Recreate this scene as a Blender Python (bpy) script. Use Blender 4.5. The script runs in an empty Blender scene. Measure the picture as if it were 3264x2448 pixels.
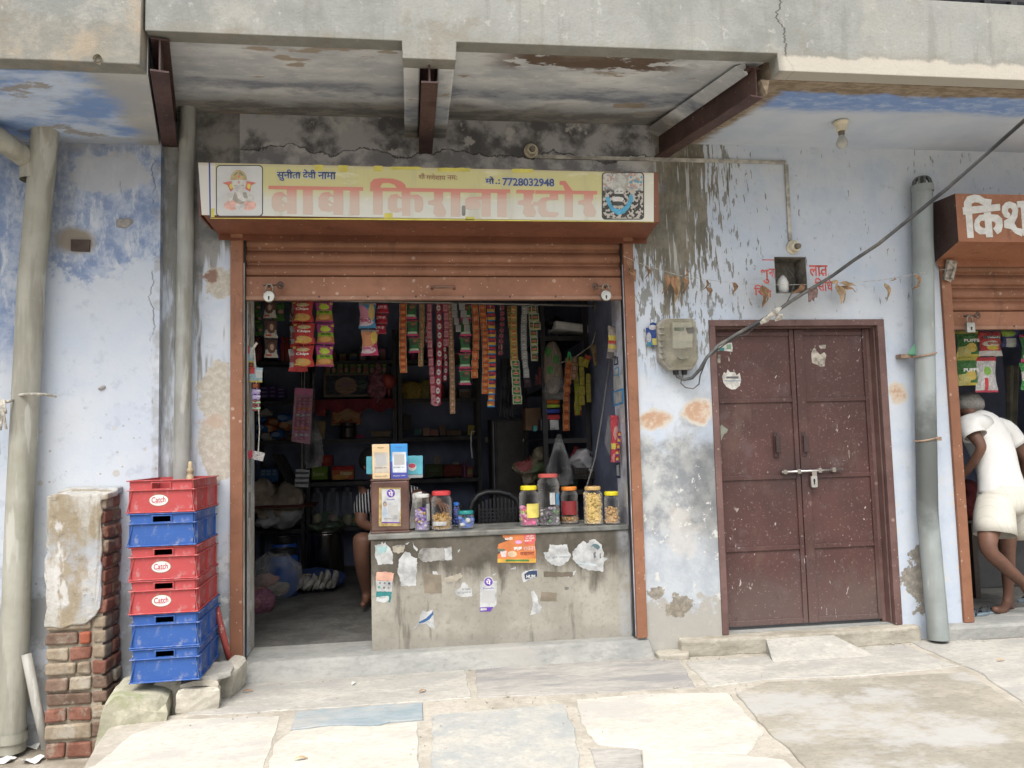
import bpy, bmesh, math, random
from mathutils import Vector, Matrix, Euler
random.seed(7)
R = math.radians
scene = bpy.context.scene
COL = scene.collection
# ---------------------------------------------------------------- camera
CAM = Vector((0.0, -4.7, 1.5)); YAW, PITCH, ROLL, FPX = R(7.552), R(4.350), R(-1.464), 2500.0
def _cam_matrix():
    Ry = Matrix(((math.cos(YAW), -math.sin(YAW), 0), (math.sin(YAW), math.cos(YAW), 0), (0, 0, 1)))
    Rp = Matrix(((1, 0, 0), (0, math.cos(PITCH), math.sin(PITCH)), (0, -math.sin(PITCH), math.cos(PITCH))))
    A = Matrix(((1, 0, 0), (0, 0, -1), (0, 1, 0)))
    Rr = Matrix(((math.cos(ROLL), -math.sin(ROLL), 0), (math.sin(ROLL), math.cos(ROLL), 0), (0, 0, 1)))
    return Rr @ A @ Rp @ Ry
M3 = _cam_matrix(); M3T = M3.transposed()
cd = bpy.data.cameras.new("camera"); cam = bpy.data.objects.new("camera", cd); COL.objects.link(cam)
ux, vy, fz = M3[0], M3[1], M3[2]
cam.matrix_world = Matrix(((ux[0], -vy[0], -fz[0], CAM[0]), (ux[1], -vy[1], -fz[1], CAM[1]), (ux[2], -vy[2], -fz[2], CAM[2]), (0, 0, 0, 1)))
cd.sensor_fit = 'HORIZONTAL'; cd.sensor_width = 36.0; cd.lens = 36.0 * FPX / 3264.0; cd.clip_start = 0.05; cd.clip_end = 500
scene.camera = cam
# ---------------------------------------------------------------- light
SUN_EL, SUN_AZ = 62, 200
world = bpy.data.worlds.new("World"); scene.world = world; world.use_nodes = True
wn = world.node_tree; bg = wn.nodes["Background"]
sky = wn.nodes.new("ShaderNodeTexSky"); sky.sky_type = 'NISHITA'; sky.sun_disc = False
sky.sun_elevation = R(SUN_EL); sky.sun_rotation = R(SUN_AZ); sky.dust_density = 6.0; sky.air_density = 1.0; sky.ozone_density = 1.0
hs = wn.nodes.new("ShaderNodeHueSaturation"); hs.inputs["Saturation"].default_value = 0.30
wn.links.new(sky.outputs[0], hs.inputs["Color"]); wn.links.new(hs.outputs[0], bg.inputs[0]); bg.inputs[1].default_value = 0.15
sl = bpy.data.lights.new("sun", 'SUN'); sl.energy = 1.25; sl.angle = R(45); sl.color = (1.0, 0.95, 0.87)
so = bpy.data.objects.new("sun", sl); COL.objects.link(so)
so.rotation_euler = (R(90 - SUN_EL), 0, R(180 - SUN_AZ)); so.location = (0, -6, 9)
scene.view_settings.view_transform = 'Standard'; scene.view_settings.look = 'None'
scene.view_settings.exposure = 1.05; scene.view_settings.gamma = 1.0
scene.cycles.use_denoising = True
scene.cycles.max_bounces = 10; scene.cycles.diffuse_bounces = 6; scene.cycles.transparent_max_bounces = 16
# ---------------------------------------------------------------- photo pixel -> point on a real plane
def ray(u, v): return M3T @ Vector(((u - 1632) / FPX, (v - 1224) / FPX, 1.0))
def at(u, v, y=0.0):
    d = ray(u, v); return CAM + d * ((y - CAM.y) / d.y)
def onz(u, v, z):
    d = ray(u, v); return CAM + d * ((z - CAM.z) / d.z)
def a2(u, v, y=0.0):
    p = at(u, v, y); return (p.x, p.z)
def ppm(y, x=0): return FPX / (fz[0] * x + fz[1] * (y + 4.7))
def cv(ox, oy, s, *pts): return [(ox + x / s, oy + y / s) for x, y in pts]
# ---------------------------------------------------------------- materials (all node based)
class NT:
    def __init__(s, name, coord='pos'):
        s.m = bpy.data.materials.new(name); s.m.use_nodes = True; s.t = s.m.node_tree; s.N = s.t.nodes; s.L = s.t.links
        s.b = s.N["Principled BSDF"]
        if coord == 'pos': s.P = s.N.new("ShaderNodeNewGeometry").outputs["Position"]
        else: s.P = s.N.new("ShaderNodeTexCoord").outputs["Generated" if coord == 'gen' else "Object"]
        x = s.N.new("ShaderNodeSeparateXYZ"); s.L.new(s.P, x.inputs[0]); s.x, s.y, s.z = x.outputs
    def put(s, sock, v):
        if hasattr(v, 'is_linked') or isinstance(v, bpy.types.NodeSocket): s.L.new(v, sock)
        else:
            if sock.type == 'RGBA' and len(v) == 3: v = (*v, 1)
            sock.default_value = v
    def ma(s, op, a, b=0.0, c=0.0):
        n = s.N.new("ShaderNodeMath"); n.operation = op
        for i, q in enumerate((a, b, c)): s.put(n.inputs[i], q)
        return n.outputs[0]
    def mul(s, a, b): return s.ma('MULTIPLY', a, b)
    def add(s, a, b): return s.ma('ADD', a, b)
    def sub(s, a, b): return s.ma('SUBTRACT', a, b)
    def mx(s, a, b): return s.ma('MAXIMUM', a, b)
    def inv(s, a): return s.ma('SUBTRACT', 1.0, a)
    def vm(s, v, sc):
        n = s.N.new("ShaderNodeVectorMath"); n.operation = 'MULTIPLY'; s.put(n.inputs[0], v); n.inputs[1].default_value = sc; return n.outputs[0]
    def noise(s, scale, detail=4, rough=.6, st=(1, 1, 1), dist=0.0, off=None):
        v = s.P if st == (1, 1, 1) else s.vm(s.P, st)
        if off is not None:
            a = s.N.new("ShaderNodeVectorMath"); a.operation = 'ADD'; s.L.new(v, a.inputs[0]); a.inputs[1].default_value = (off, off * .7, off * 1.3); v = a.outputs[0]
        n = s.N.new("ShaderNodeTexNoise"); s.L.new(v, n.inputs["Vector"])
        n.inputs["Scale"].default_value = scale; n.inputs["Detail"].default_value = detail; n.inputs["Roughness"].default_value = rough; n.inputs["Distortion"].default_value = dist
        return n.outputs[0]
    def voro(s, scale, st=(1, 1, 1), rnd=1.0):
        v = s.P if st == (1, 1, 1) else s.vm(s.P, st)
        n = s.N.new("ShaderNodeTexVoronoi"); s.L.new(v, n.inputs["Vector"]); n.inputs["Scale"].default_value = scale; n.inputs["Randomness"].default_value = rnd
        return n
    def sm(s, x, lo, hi):
        n = s.N.new("ShaderNodeMapRange"); n.interpolation_type = 'SMOOTHSTEP'; s.put(n.inputs[0], x)
        if lo > hi: n.inputs[1].default_value, n.inputs[2].default_value, n.inputs[3].default_value, n.inputs[4].default_value = hi, lo, 1, 0
        else: n.inputs[1].default_value, n.inputs[2].default_value = lo, hi
        return n.outputs[0]
    def mix(s, f, c1, c2):
        n = s.N.new("ShaderNodeMix"); n.data_type = 'RGBA'; s.put(n.inputs[0], f); s.put(n.inputs[6], c1); s.put(n.inputs[7], c2); return n.outputs[2]
    def dots(s, scale, r, keep=.5, st=(1, 1, 1)):      # scattered round spatter
        v = s.voro(scale, st); k = s.N.new("ShaderNodeSeparateColor"); s.L.new(v.outputs["Color"], k.inputs[0])
        size = s.mul(s.sm(k.outputs[0], 1 - keep, 1.0), r)
        return s.ma('LESS_THAN', v.outputs["Distance"], size)
    def blob(s, cx, cz, rx, rz, w=None, amp=.8, soft=.12, ax=None):
        X = ax if ax is not None else s.x
        dx = s.mul(s.sub(X, cx), 1 / rx); dz = s.mul(s.sub(s.z, cz), 1 / rz)
        d = s.ma('SQRT', s.add(s.mul(dx, dx), s.mul(dz, dz)))
        if w is not None: d = s.add(d, s.mul(s.sub(w, .5), amp))
        return s.sm(d, 1 + soft, 1 - soft)
    def rect(s, x0, x1, z0, z1):
        g = lambda q, lo, hi: s.mul(s.ma('GREATER_THAN', q, lo), s.ma('LESS_THAN', q, hi))
        return s.mul(g(s.x, x0, x1), g(s.z, z0, z1))
    def bump(s, h, st=.3, dist=.01):
        n = s.N.new("ShaderNodeBump"); n.inputs["Strength"].default_value = st; n.inputs["Distance"].default_value = dist; s.put(n.inputs["Height"], h); s.L.new(n.outputs[0], s.b.inputs["Normal"])
    def out(s, col, rough=.7, metal=0.0, spec=.4):
        s.put(s.b.inputs["Base Color"], col); s.put(s.b.inputs["Roughness"], rough); s.b.inputs["Metallic"].default_value = metal; s.b.inputs["Specular IOR Level"].default_value = spec
        return s.m
_mc = {}
def mt(name, col, rough=.6, var=.18, sc=9, bump=.0, metal=0.0, spec=.35, dirt=.0, coord='obj'):
    """plain material with mottling, optional dust"""
    if name in _mc: return _mc[name]
    t = NT(name, coord); n = t.noise(sc, 5); d = tuple(max(0, c * (1 - var * 1.6)) for c in col); l = tuple(min(1, c * (1 + var)) for c in col)
    c = t.mix(t.sm(n, .3, .7), d, l)
    if dirt > 0: c = t.mix(t.mul(t.sm(t.noise(4, 6, .7, off=3.), .45, .75), dirt), c, (.42, .38, .31))
    if bump > 0: t.bump(t.noise(sc * 6, 4), bump, .004)
    _mc[name] = t.out(c, rough, metal, spec); return _mc[name]
def pm(name, base, layers=(), rough=.26, var=.12, sheen=.5):
    """printed wrapper: areas laid out in the object's own 0..1 box (x across, z up)"""
    if name in _mc: return _mc[name]
    t = NT(name, 'gen'); n = t.noise(14, 4); c = t.mix(t.sm(n, .35, .7), tuple(q * (1 - var * 2) for q in base), tuple(min(1, q * (1 + var)) for q in base))
    for l in layers:
        k = t.rect(*l[1:5]) if l[0] == 'r' else t.blob(l[1], l[2], l[3], l[4], n, .35, .05)
        c = t.mix(k, c, l[5])
    t.bump(t.noise(7, 4, .6, dist=1.2), .8, .03)
    _mc[name] = t.out(c, rough, 0, sheen); return _mc[name]
def clear(name, col=(1, 1, 1), alpha=.25, rough=.12, skin_col=(.5, .5, .5)):
    """thin clear plastic: mostly see-through with a reflecting skin"""
    if name in _mc: return _mc[name]
    t = NT(name, 'obj'); tr = t.N.new("ShaderNodeBsdfTransparent"); tr.inputs[0].default_value = (*col, 1)
    mxn = t.N.new("ShaderNodeMixShader"); lw = t.N.new("ShaderNodeLayerWeight"); lw.inputs[0].default_value = .45
    f = t.add(t.mul(lw.outputs["Facing"], .5), t.mul(t.sm(t.noise(5, 4), .35, .75), alpha))
    t.put(mxn.inputs[0], f); o = t.N["Material Output"]
    t.out(skin_col, rough, 0, .6); t.L.new(tr.outputs[0], mxn.inputs[1]); t.L.new(t.b.outputs[0], mxn.inputs[2]); t.L.new(mxn.outputs[0], o.inputs[0])
    _mc[name] = t.m; return t.m
# ---------------------------------------------------------------- objects
ORG = {}
def thing(name, label, cat, loc, group=None):
    o = bpy.data.objects.new(name, None); o.empty_display_size = .05; COL.objects.link(o); o.location = loc; ORG[o] = Vector(loc)
    return tag(o, label, cat, group)
def tag(o, label, cat, group=None):
    o["label"] = label; o["category"] = cat
    if group: o["group"] = group
    return o
class MB:
    def __init__(s): s.v = []; s.f = []; s.mi = []; s.k = 0
    def add(s, vs, fs):
        b = len(s.v); s.v += [Vector(p) for p in vs]; s.f += [[i + b for i in f] for f in fs]; s.mi += [s.k] * len(fs); return s
    def box(s, x0, x1, y0, y1, z0, z1):
        x0, x1 = min(x0, x1), max(x0, x1); y0, y1 = min(y0, y1), max(y0, y1); z0, z1 = min(z0, z1), max(z0, z1)
        return s.add([(x, y, z) for z in (z0, z1) for y in (y0, y1) for x in (x0, x1)], [(0, 2, 3, 1), (4, 5, 7, 6), (0, 1, 5, 4), (2, 6, 7, 3), (0, 4, 6, 2), (1, 3, 7, 5)])
    def obox(s, c, d, rot):
        m = Euler(rot).to_matrix(); c = Vector(c); h = [q / 2 for q in d]
        return s.add([c + m @ Vector((x * h[0], y * h[1], z * h[2])) for z in (-1, 1) for y in (-1, 1) for x in (-1, 1)], [(0, 2, 3, 1), (4, 5, 7, 6), (0, 1, 5, 4), (2, 6, 7, 3), (0, 4, 6, 2), (1, 3, 7, 5)])
    def prism(s, pts, y0, y1):      # outline in x,z, front face at y0 (towards -y)
        a = sum(p[0] * q[1] - q[0] * p[1] for p, q in zip(pts, pts[1:] + pts[:1]))
        if a < 0: pts = pts[::-1]
        n = len(pts); v = [(x, y0, z) for x, z in pts] + [(x, y1, z) for x, z in pts]
        return s.add(v, [list(range(n)), list(range(2 * n - 1, n - 1, -1))] + [[i, i + n, (i + 1) % n + n, (i + 1) % n] for i in range(n)])
    def slab(s, pts, z0, z1):       # outline in x,y
        a = sum(p[0] * q[1] - q[0] * p[1] for p, q in zip(pts, pts[1:] + pts[:1]))
        if a < 0: pts = pts[::-1]
        n = len(pts); v = [(x, y, z1) for x, y in pts] + [(x, y, z0) for x, y in pts]
        return s.add(v, [list(range(n)), list(range(2 * n - 1, n - 1, -1))] + [[i, i + n, (i + 1) % n + n, (i + 1) % n] for i in range(n)])
    def tube(s, pts, r, n=8, cap=True):
        pts = [Vector(p) for p in pts]; rr = r if isinstance(r, (list, tuple)) else [r] * len(pts); vs = []; up = None
        for i, p in enumerate(pts):
            d = (pts[min(i + 1, len(pts) - 1)] - pts[max(i - 1, 0)]).normalized()
            if up is None: up = Vector((0, 0, 1)) if abs(d.z) < .9 else Vector((1, 0, 0))
            e1 = d.cross(up).normalized(); e2 = e1.cross(d).normalized(); up = e2
            vs += [p + (e1 * math.cos(2 * math.pi * k / n) + e2 * math.sin(2 * math.pi * k / n)) * rr[i] for k in range(n)]
        fs = [[i * n + k, i * n + (k + 1) % n, (i + 1) * n + (k + 1) % n, (i + 1) * n + k] for i in range(len(pts) - 1) for k in range(n)]
        if cap: fs += [list(range(n - 1, -1, -1)), list(range((len(pts) - 1) * n, len(pts) * n))]
        return s.add(vs, fs)
    def lathe(s, c, prof, n=24, sq=0.0, cap=True):      # profile (r, z); sq>0 squares the section
        vs = []
        for r, z in prof:
            for k in range(n):
                t = 2 * math.pi * (k + .5) / n; cx, sx = math.cos(t), math.sin(t)
                q = 1.0 if sq == 0 else (1 - sq) + sq * min(1.28, 1 / max(abs(cx), abs(sx)))
                vs.append((c[0] + r * q * cx, c[1] + r * q * sx, c[2] + z))
        m = len(prof); fs = [[i * n + k, i * n + (k + 1) % n, (i + 1) * n + (k + 1) % n, (i + 1) * n + k] for i in range(m - 1) for k in range(n)]
        if cap: fs += [list(range(n - 1, -1, -1)), list(range((m - 1) * n, m * n))]
        return s.add(vs, fs)
    def ball(s, c, r, n=8, m=6):
        rx, ry, rz = r if isinstance(r, (tuple, list)) else (r, r, r); c = Vector(c)
        vs = [c + Vector((0, 0, -rz))] + [c + Vector((rx * math.sin(math.pi * j / m) * math.cos(2 * math.pi * k / n), ry * math.sin(math.pi * j / m) * math.sin(2 * math.pi * k / n), -rz * math.cos(math.pi * j / m))) for j in range(1, m) for k in range(n)] + [c + Vector((0, 0, rz))]
        fs = [[0, 1 + (k + 1) % n, 1 + k] for k in range(n)] + [[1 + j * n + k, 1 + j * n + (k + 1) % n, 1 + (j + 1) * n + (k + 1) % n, 1 + (j + 1) * n + k] for j in range(m - 2) for k in range(n)] + [[len(vs) - 1, 1 + (m - 2) * n + k, 1 + (m - 2) * n + (k + 1) % n] for k in range(n)]
        return s.add(vs, fs)
    def grid(s, fn, nu, nv, closed=False):
        vs = [fn(i / nu, j / nv) for j in range(nv + 1) for i in range(nu + 1)]
        return s.add(vs, [[j * (nu + 1) + i, j * (nu + 1) + i + 1, (j + 1) * (nu + 1) + i + 1, (j + 1) * (nu + 1) + i] for j in range(nv) for i in range(nu)])
    def wobble(s, amp, sc=8.0, seed=0):
        from mathutils import noise
        for p in s.v:
            q = noise.noise_vector(p * sc + Vector((seed, seed * .37, 0))); p += q * amp
        return s
    def build(s, name, mat, parent=None, smooth=False, bevel=0.0, sub=0, seg=2, auto=False):
        o0 = ORG.get(parent, Vector((0, 0, 0)))
        me = bpy.data.meshes.new(name); me.from_pydata([tuple(p - o0) for p in s.v], [], s.f); me.update()
        for q in (mat if isinstance(mat, (list, tuple)) else [mat]): me.materials.append(q)
        me.polygons.foreach_set("material_index", s.mi)
        if smooth: me.polygons.foreach_set("use_smooth", [True] * len(me.polygons))
        o = bpy.data.objects.new(name, me); COL.objects.link(o)
        if parent: o.parent = parent; ORG[o] = o0
        if bevel > 0:
            b = o.modifiers.new("bevel", 'BEVEL'); b.width = bevel; b.segments = seg; b.limit_method = 'ANGLE'; b.angle_limit = R(40)
        if sub: q = o.modifiers.new("sub", 'SUBSURF'); q.levels = q.render_levels = sub
        return o
    def one(s, name, mat, label, cat, group=None, **k): return tag(s.build(name, mat, None, **k), label, cat, group)
def struct(o): o["kind"] = "structure"; return o
def rag(pts, step=.02, amp=.006, seed=1):
    """break straight edges of an outline into small irregular steps (torn paper, chipped stone)"""
    rnd = random.Random(seed); out = []
    for p, q in zip(pts, pts[1:] + pts[:1]):
        L = math.dist(p, q); n = max(1, int(L / step))
        for i in range(n):
            t = i / n; w = 0 if i == 0 else amp
            out.append((p[0] + (q[0] - p[0]) * t + rnd.uniform(-w, w), p[1] + (q[1] - p[1]) * t + rnd.uniform(-w, w)))
    return out
def text_mesh(s, bold=0.0):
    c = bpy.data.curves.new("t", 'FONT'); c.body = s; c.offset = bold; c.resolution_u = 3; c.fill_mode = 'FRONT'
    o = bpy.data.objects.new("t", c); COL.objects.link(o); dg = bpy.context.evaluated_depsgraph_get(); dg.update()
    me = bpy.data.meshes.new_from_object(o.evaluated_get(dg)); bpy.data.objects.remove(o); bpy.data.curves.remove(c); return me
def text(s, x0, x1, z0, z1, y, mat, parent, bold=0.0, rot=0, slant=0.0, name="lettering"):
    """lettering fitted to a rectangle of a plane facing -y"""
    me = text_mesh(s, bold); xs = [v.co.x for v in me.vertices]; ys = [v.co.y for v in me.vertices]
    if not xs: return None
    ax, bx, ay, by = min(xs), max(xs), min(ys), max(ys); o0 = ORG.get(parent, Vector((0, 0, 0)))
    for v in me.vertices:
        t = (v.co.x - ax) / max(1e-6, bx - ax); q = (v.co.y - ay) / max(1e-6, by - ay)
        if rot: t, q = 1 - t, 1 - q
        v.co = Vector((x0 + (x1 - x0) * t, y, z0 + (z1 - z0) * q + slant * t)) - o0
    me.materials.clear(); me.materials.append(mat); o = bpy.data.objects.new(name, me); COL.objects.link(o)
    if parent: o.parent = parent; ORG[o] = o0
    return o
def textp(s, u0, v0, u1, v1, y, mat, parent, **k):      # rectangle given by two photo points on the plane y
    p, q = at(u0, v1, y), at(u1, v0, y); return text(s, p.x, q.x, p.z, q.z, y, mat, parent, **k)
def skin(name, nodes, edges, mat, parent, root, sub=2, smooth=True):
    """one continuous surface grown round a joint skeleton; nodes: key -> (point, radius)"""
    keys = list(nodes); me = bpy.data.meshes.new(name); o0 = ORG.get(parent, Vector((0, 0, 0)))
    me.from_pydata([tuple(Vector(nodes[k][0]) - o0) for k in keys], [(keys.index(a), keys.index(b)) for a, b in edges], [])
    o = bpy.data.objects.new(name, me); COL.objects.link(o); sk = o.modifiers.new("skin", 'SKIN'); sk.use_smooth_shade = True; sk.branch_smoothing = .6
    for k, d in zip(keys, me.skin_vertices[0].data):
        r = nodes[k][1]; d.radius = r if isinstance(r, tuple) else (r, r); d.use_root = (k == root)
    ss = o.modifiers.new("sub", 'SUBSURF'); ss.levels = ss.render_levels = sub
    dg = bpy.context.evaluated_depsgraph_get(); dg.update(); m2 = bpy.data.meshes.new_from_object(o.evaluated_get(dg))
    o.modifiers.clear(); o.data = m2; bpy.data.meshes.remove(me); m2.name = name
    m2.materials.clear(); m2.materials.append(mat); m2.polygons.foreach_set("use_smooth", [True] * len(m2.polygons))
    if parent: o.parent = parent; ORG[o] = o0
    return o
# ================================================================ STRUCTURE MATERIALS
def wall_material():
    t = NT("weathered_blue_wall"); big = t.noise(1.6, 5); mid = t.noise(5, 6, .65, off=4.); fine = t.noise(30, 5, .7)
    c = t.mix(t.sm(big, .35, .65), (.43, .485, .565), (.505, .54, .585)); c = t.mix(t.mul(t.sm(mid, .42, .7), .55), c, (.37, .435, .54))
    c = t.mix(t.mul(t.sm(fine, .48, .72), .35), c, (.53, .55, .58)); c = t.mix(t.mul(t.sm(t.noise(13, 6, .7, off=31.), .56, .66), .45), c, (.36, .39, .44)); c = t.mix(t.mul(t.sm(t.noise(2.2, 6, .65, off=37.), .54, .66), .4), c, (.50, .51, .52))
    X, Z = t.x, t.z
    # fine dark splash marks everywhere, dense beside the run-off stain
    st = t.noise(52, 3, .55, st=(1, 1, .22), off=9.)
    near = t.add(t.mul(t.sm(t.ma('ABSOLUTE', t.sub(X, 1.68)), .80, .05), .15), t.mul(t.sm(Z, 1.75, 2.5), .025))
    spl = t.mul(t.sm(t.add(st, near), .695, .725), t.mul(t.sm(X, 1.3, 1.42), t.sm(Z, 1.80, 2.15)))
    c = t.mix(t.mul(spl, .85), c, (.17, .17, .15))
    # olive run-off stain under the beam end
    rn = t.add(t.mul(t.noise(42, 4, .6, st=(1, 1, .085), off=2.), .78), t.mul(t.noise(7, 4, .6, st=(1, 1, .25), off=5.), .22))
    dx = t.ma('ABSOLUTE', t.sub(X, t.add(1.66, t.mul(t.sub(3.3, Z), -.03))))
    fall = t.add(t.mul(t.sm(Z, 1.95, 2.95), .34), t.sub(.345, t.mul(dx, .80)))
    run = t.mul(t.sm(t.add(rn, fall), .945, .985), t.mul(t.sm(X, 1.36, 1.42), t.sm(Z, 1.75, 1.95)))
    c = t.mix(t.mul(run, .93), c, t.mix(t.sm(mid, .4, .65), (.115, .105, .078), (.20, .18, .135))); c = t.mix(t.mul(t.mul(run, t.sm(t.noise(38, 4, .6, st=(1, 1, .06), off=71.), .60, .66)), .75), c, (.42, .43, .43))
    # grey worn plaster low between shutter and door, bare brown at the foot
    a = t.mul(t.rect(1.36, 1.90, 0, 3), t.sm(t.add(Z, t.mul(t.sub(mid, .5), .9)), 1.62, 1.42))
    c = t.mix(t.mul(a, .85), c, t.mix(t.sm(t.noise(11, 6, .62, off=41.), .36, .64), (.19, .20, .205), (.40, .405, .39)))
    a2_ = t.mul(t.rect(1.36, 1.90, 0, 3), t.sm(t.add(Z, t.mul(t.sub(big, .5), .6)), .95, .8)); c = t.mix(t.mul(a2_, .6), c, (.41, .45, .50)); c = t.mix(t.mul(t.blob(1.86, 1.22, .16, .42, mid, 2., .7), .6), c, (.10, .105, .11)); c = t.mix(t.mul(t.blob(1.66, .93, .10, .16, t.noise(8, 5, .6, off=3.), 3., .3), .4), c, (.50, .46, .41))
    fl = t.mul(t.mul(t.rect(1.3, 3.6, 0, 3), t.sm(Z, 1.5, 1.2)), t.sm(t.noise(17, 5, .7, off=6.), .60, .64)); c = t.mix(fl, c, (.50, .50, .48))
    bare = t.mul(t.rect(1.3, 1.9, 0, 3), t.sm(t.add(Z, t.mul(t.sub(t.noise(7, 4, off=1.), .5), .7)), .52, .46)); c = t.mix(t.mul(bare, .8), c, (.31, .29, .25))
    for q in ((3.20, .55, .09, .17), (1.62, .52, .10, .08), (1.47, .56, .06, .05)): c = t.mix(t.mul(t.blob(*q, t.noise(6, 6, .65, off=44.), 4.0, .06), .9), c, t.mix(t.sm(fine, .4, .65), (.16, .14, .11), (.27, .24, .19)))
    # orange hand-daubed patches on cream grounds
    pw = t.noise(9, 5, .6, off=5.)
    for cx, cz, rx, rz, k in ((a2(2083, 1340) + (.085, .055, 0)), (a2(2222, 1313) + (.075, .062, 0)), (a2(2862, 1255) + (.052, .056, 1))):
        c = t.mix(t.blob(cx, cz, rx * 1.25, rz * 1.35, pw, 1.6, .12), c, (.50, .47, .42)); c = t.mix(t.mul(t.blob(cx, cz, rx, rz, pw, 2.0, .25), .9), c, t.mix(t.sm(t.noise(24, 4, off=3.), .42, .62), (.41, .255, .165), (.50, .41, .33)))
    # smoke round the niche
    sx, sz = a2(2505, 955); c = t.mix(t.mul(t.blob(sx, sz, .26, .17, big, .9, .9), .55), c, (.20, .19, .16))
    # dark band with peeled patches above the signboard
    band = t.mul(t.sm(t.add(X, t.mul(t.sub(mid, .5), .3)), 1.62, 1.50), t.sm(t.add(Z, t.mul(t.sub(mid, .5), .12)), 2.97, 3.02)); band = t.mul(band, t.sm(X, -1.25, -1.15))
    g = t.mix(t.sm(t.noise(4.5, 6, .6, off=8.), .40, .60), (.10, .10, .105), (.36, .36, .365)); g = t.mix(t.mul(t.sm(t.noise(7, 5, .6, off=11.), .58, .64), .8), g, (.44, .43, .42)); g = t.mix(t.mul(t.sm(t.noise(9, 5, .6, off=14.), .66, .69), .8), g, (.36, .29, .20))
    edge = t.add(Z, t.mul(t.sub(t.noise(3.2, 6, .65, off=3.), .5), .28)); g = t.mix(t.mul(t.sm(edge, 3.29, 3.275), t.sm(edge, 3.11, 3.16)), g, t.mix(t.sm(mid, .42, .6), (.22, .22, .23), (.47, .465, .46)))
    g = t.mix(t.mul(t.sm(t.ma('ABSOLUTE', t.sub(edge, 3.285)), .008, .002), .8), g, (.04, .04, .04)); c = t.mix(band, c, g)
    # dark wet streaks and cream patches left of the shutter
    ls = t.noise(14, 3, .6, st=(1, 1, .10), off=20.); lm = t.mul(t.rect(-1.45, -.97, 0, 4), t.sm(t.add(ls, t.mul(t.sm(Z, 1.5, 3.3), .34)), .64, .74))
    c = t.mix(t.mul(lm, .85), c, t.mix(t.sm(mid, .4, .6), (.09, .09, .085), (.24, .235, .22)))
    lv = t.mul(t.rect(-1.45, -1.20, 0, 4), t.sm(t.noise(16, 4, .6, st=(1, 1, .2), off=22.), .44, .62)); c = t.mix(t.mul(lv, .8), c, (.20, .20, .18))
    for u, v, rx, rz in ((690, 1310, .10, .30), (700, 900, .085, .11), (700, 1460, .08, .12)):
        x, z = a2(u, v); c = t.mix(t.blob(x, z, rx, rz, mid, 2.4, .05), c, t.mix(t.sm(fine, .4, .7), (.37, .345, .295), (.49, .465, .415)))
    x, z = a2(675, 880); c = t.mix(t.mul(t.blob(x, z, .045, .032, t.noise(16, 5, .7, off=2.), 4., .3), .85), c, (.20, .105, .08)); x, z = a2(680, 1345); c = t.mix(t.mul(t.blob(x, z, .055, .045, t.noise(14, 5, .7, off=6.), 3.5, .6), .7), c, (.41, .31, .245))
    low = t.mul(t.rect(-1.45, -.97, 0, 3), t.sm(t.add(Z, t.mul(t.sub(mid, .5), 1.2)), 1.1, .7)); c = t.mix(t.mul(low, .8), c, t.mix(t.sm(t.noise(12, 5, off=2.), .45, .6), (.24, .24, .23), (.52, .52, .50)))
    t.bump(t.add(mid, t.mul(fine, .4)), .45, .012); return t.out(c, .9, 0, .15)
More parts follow.
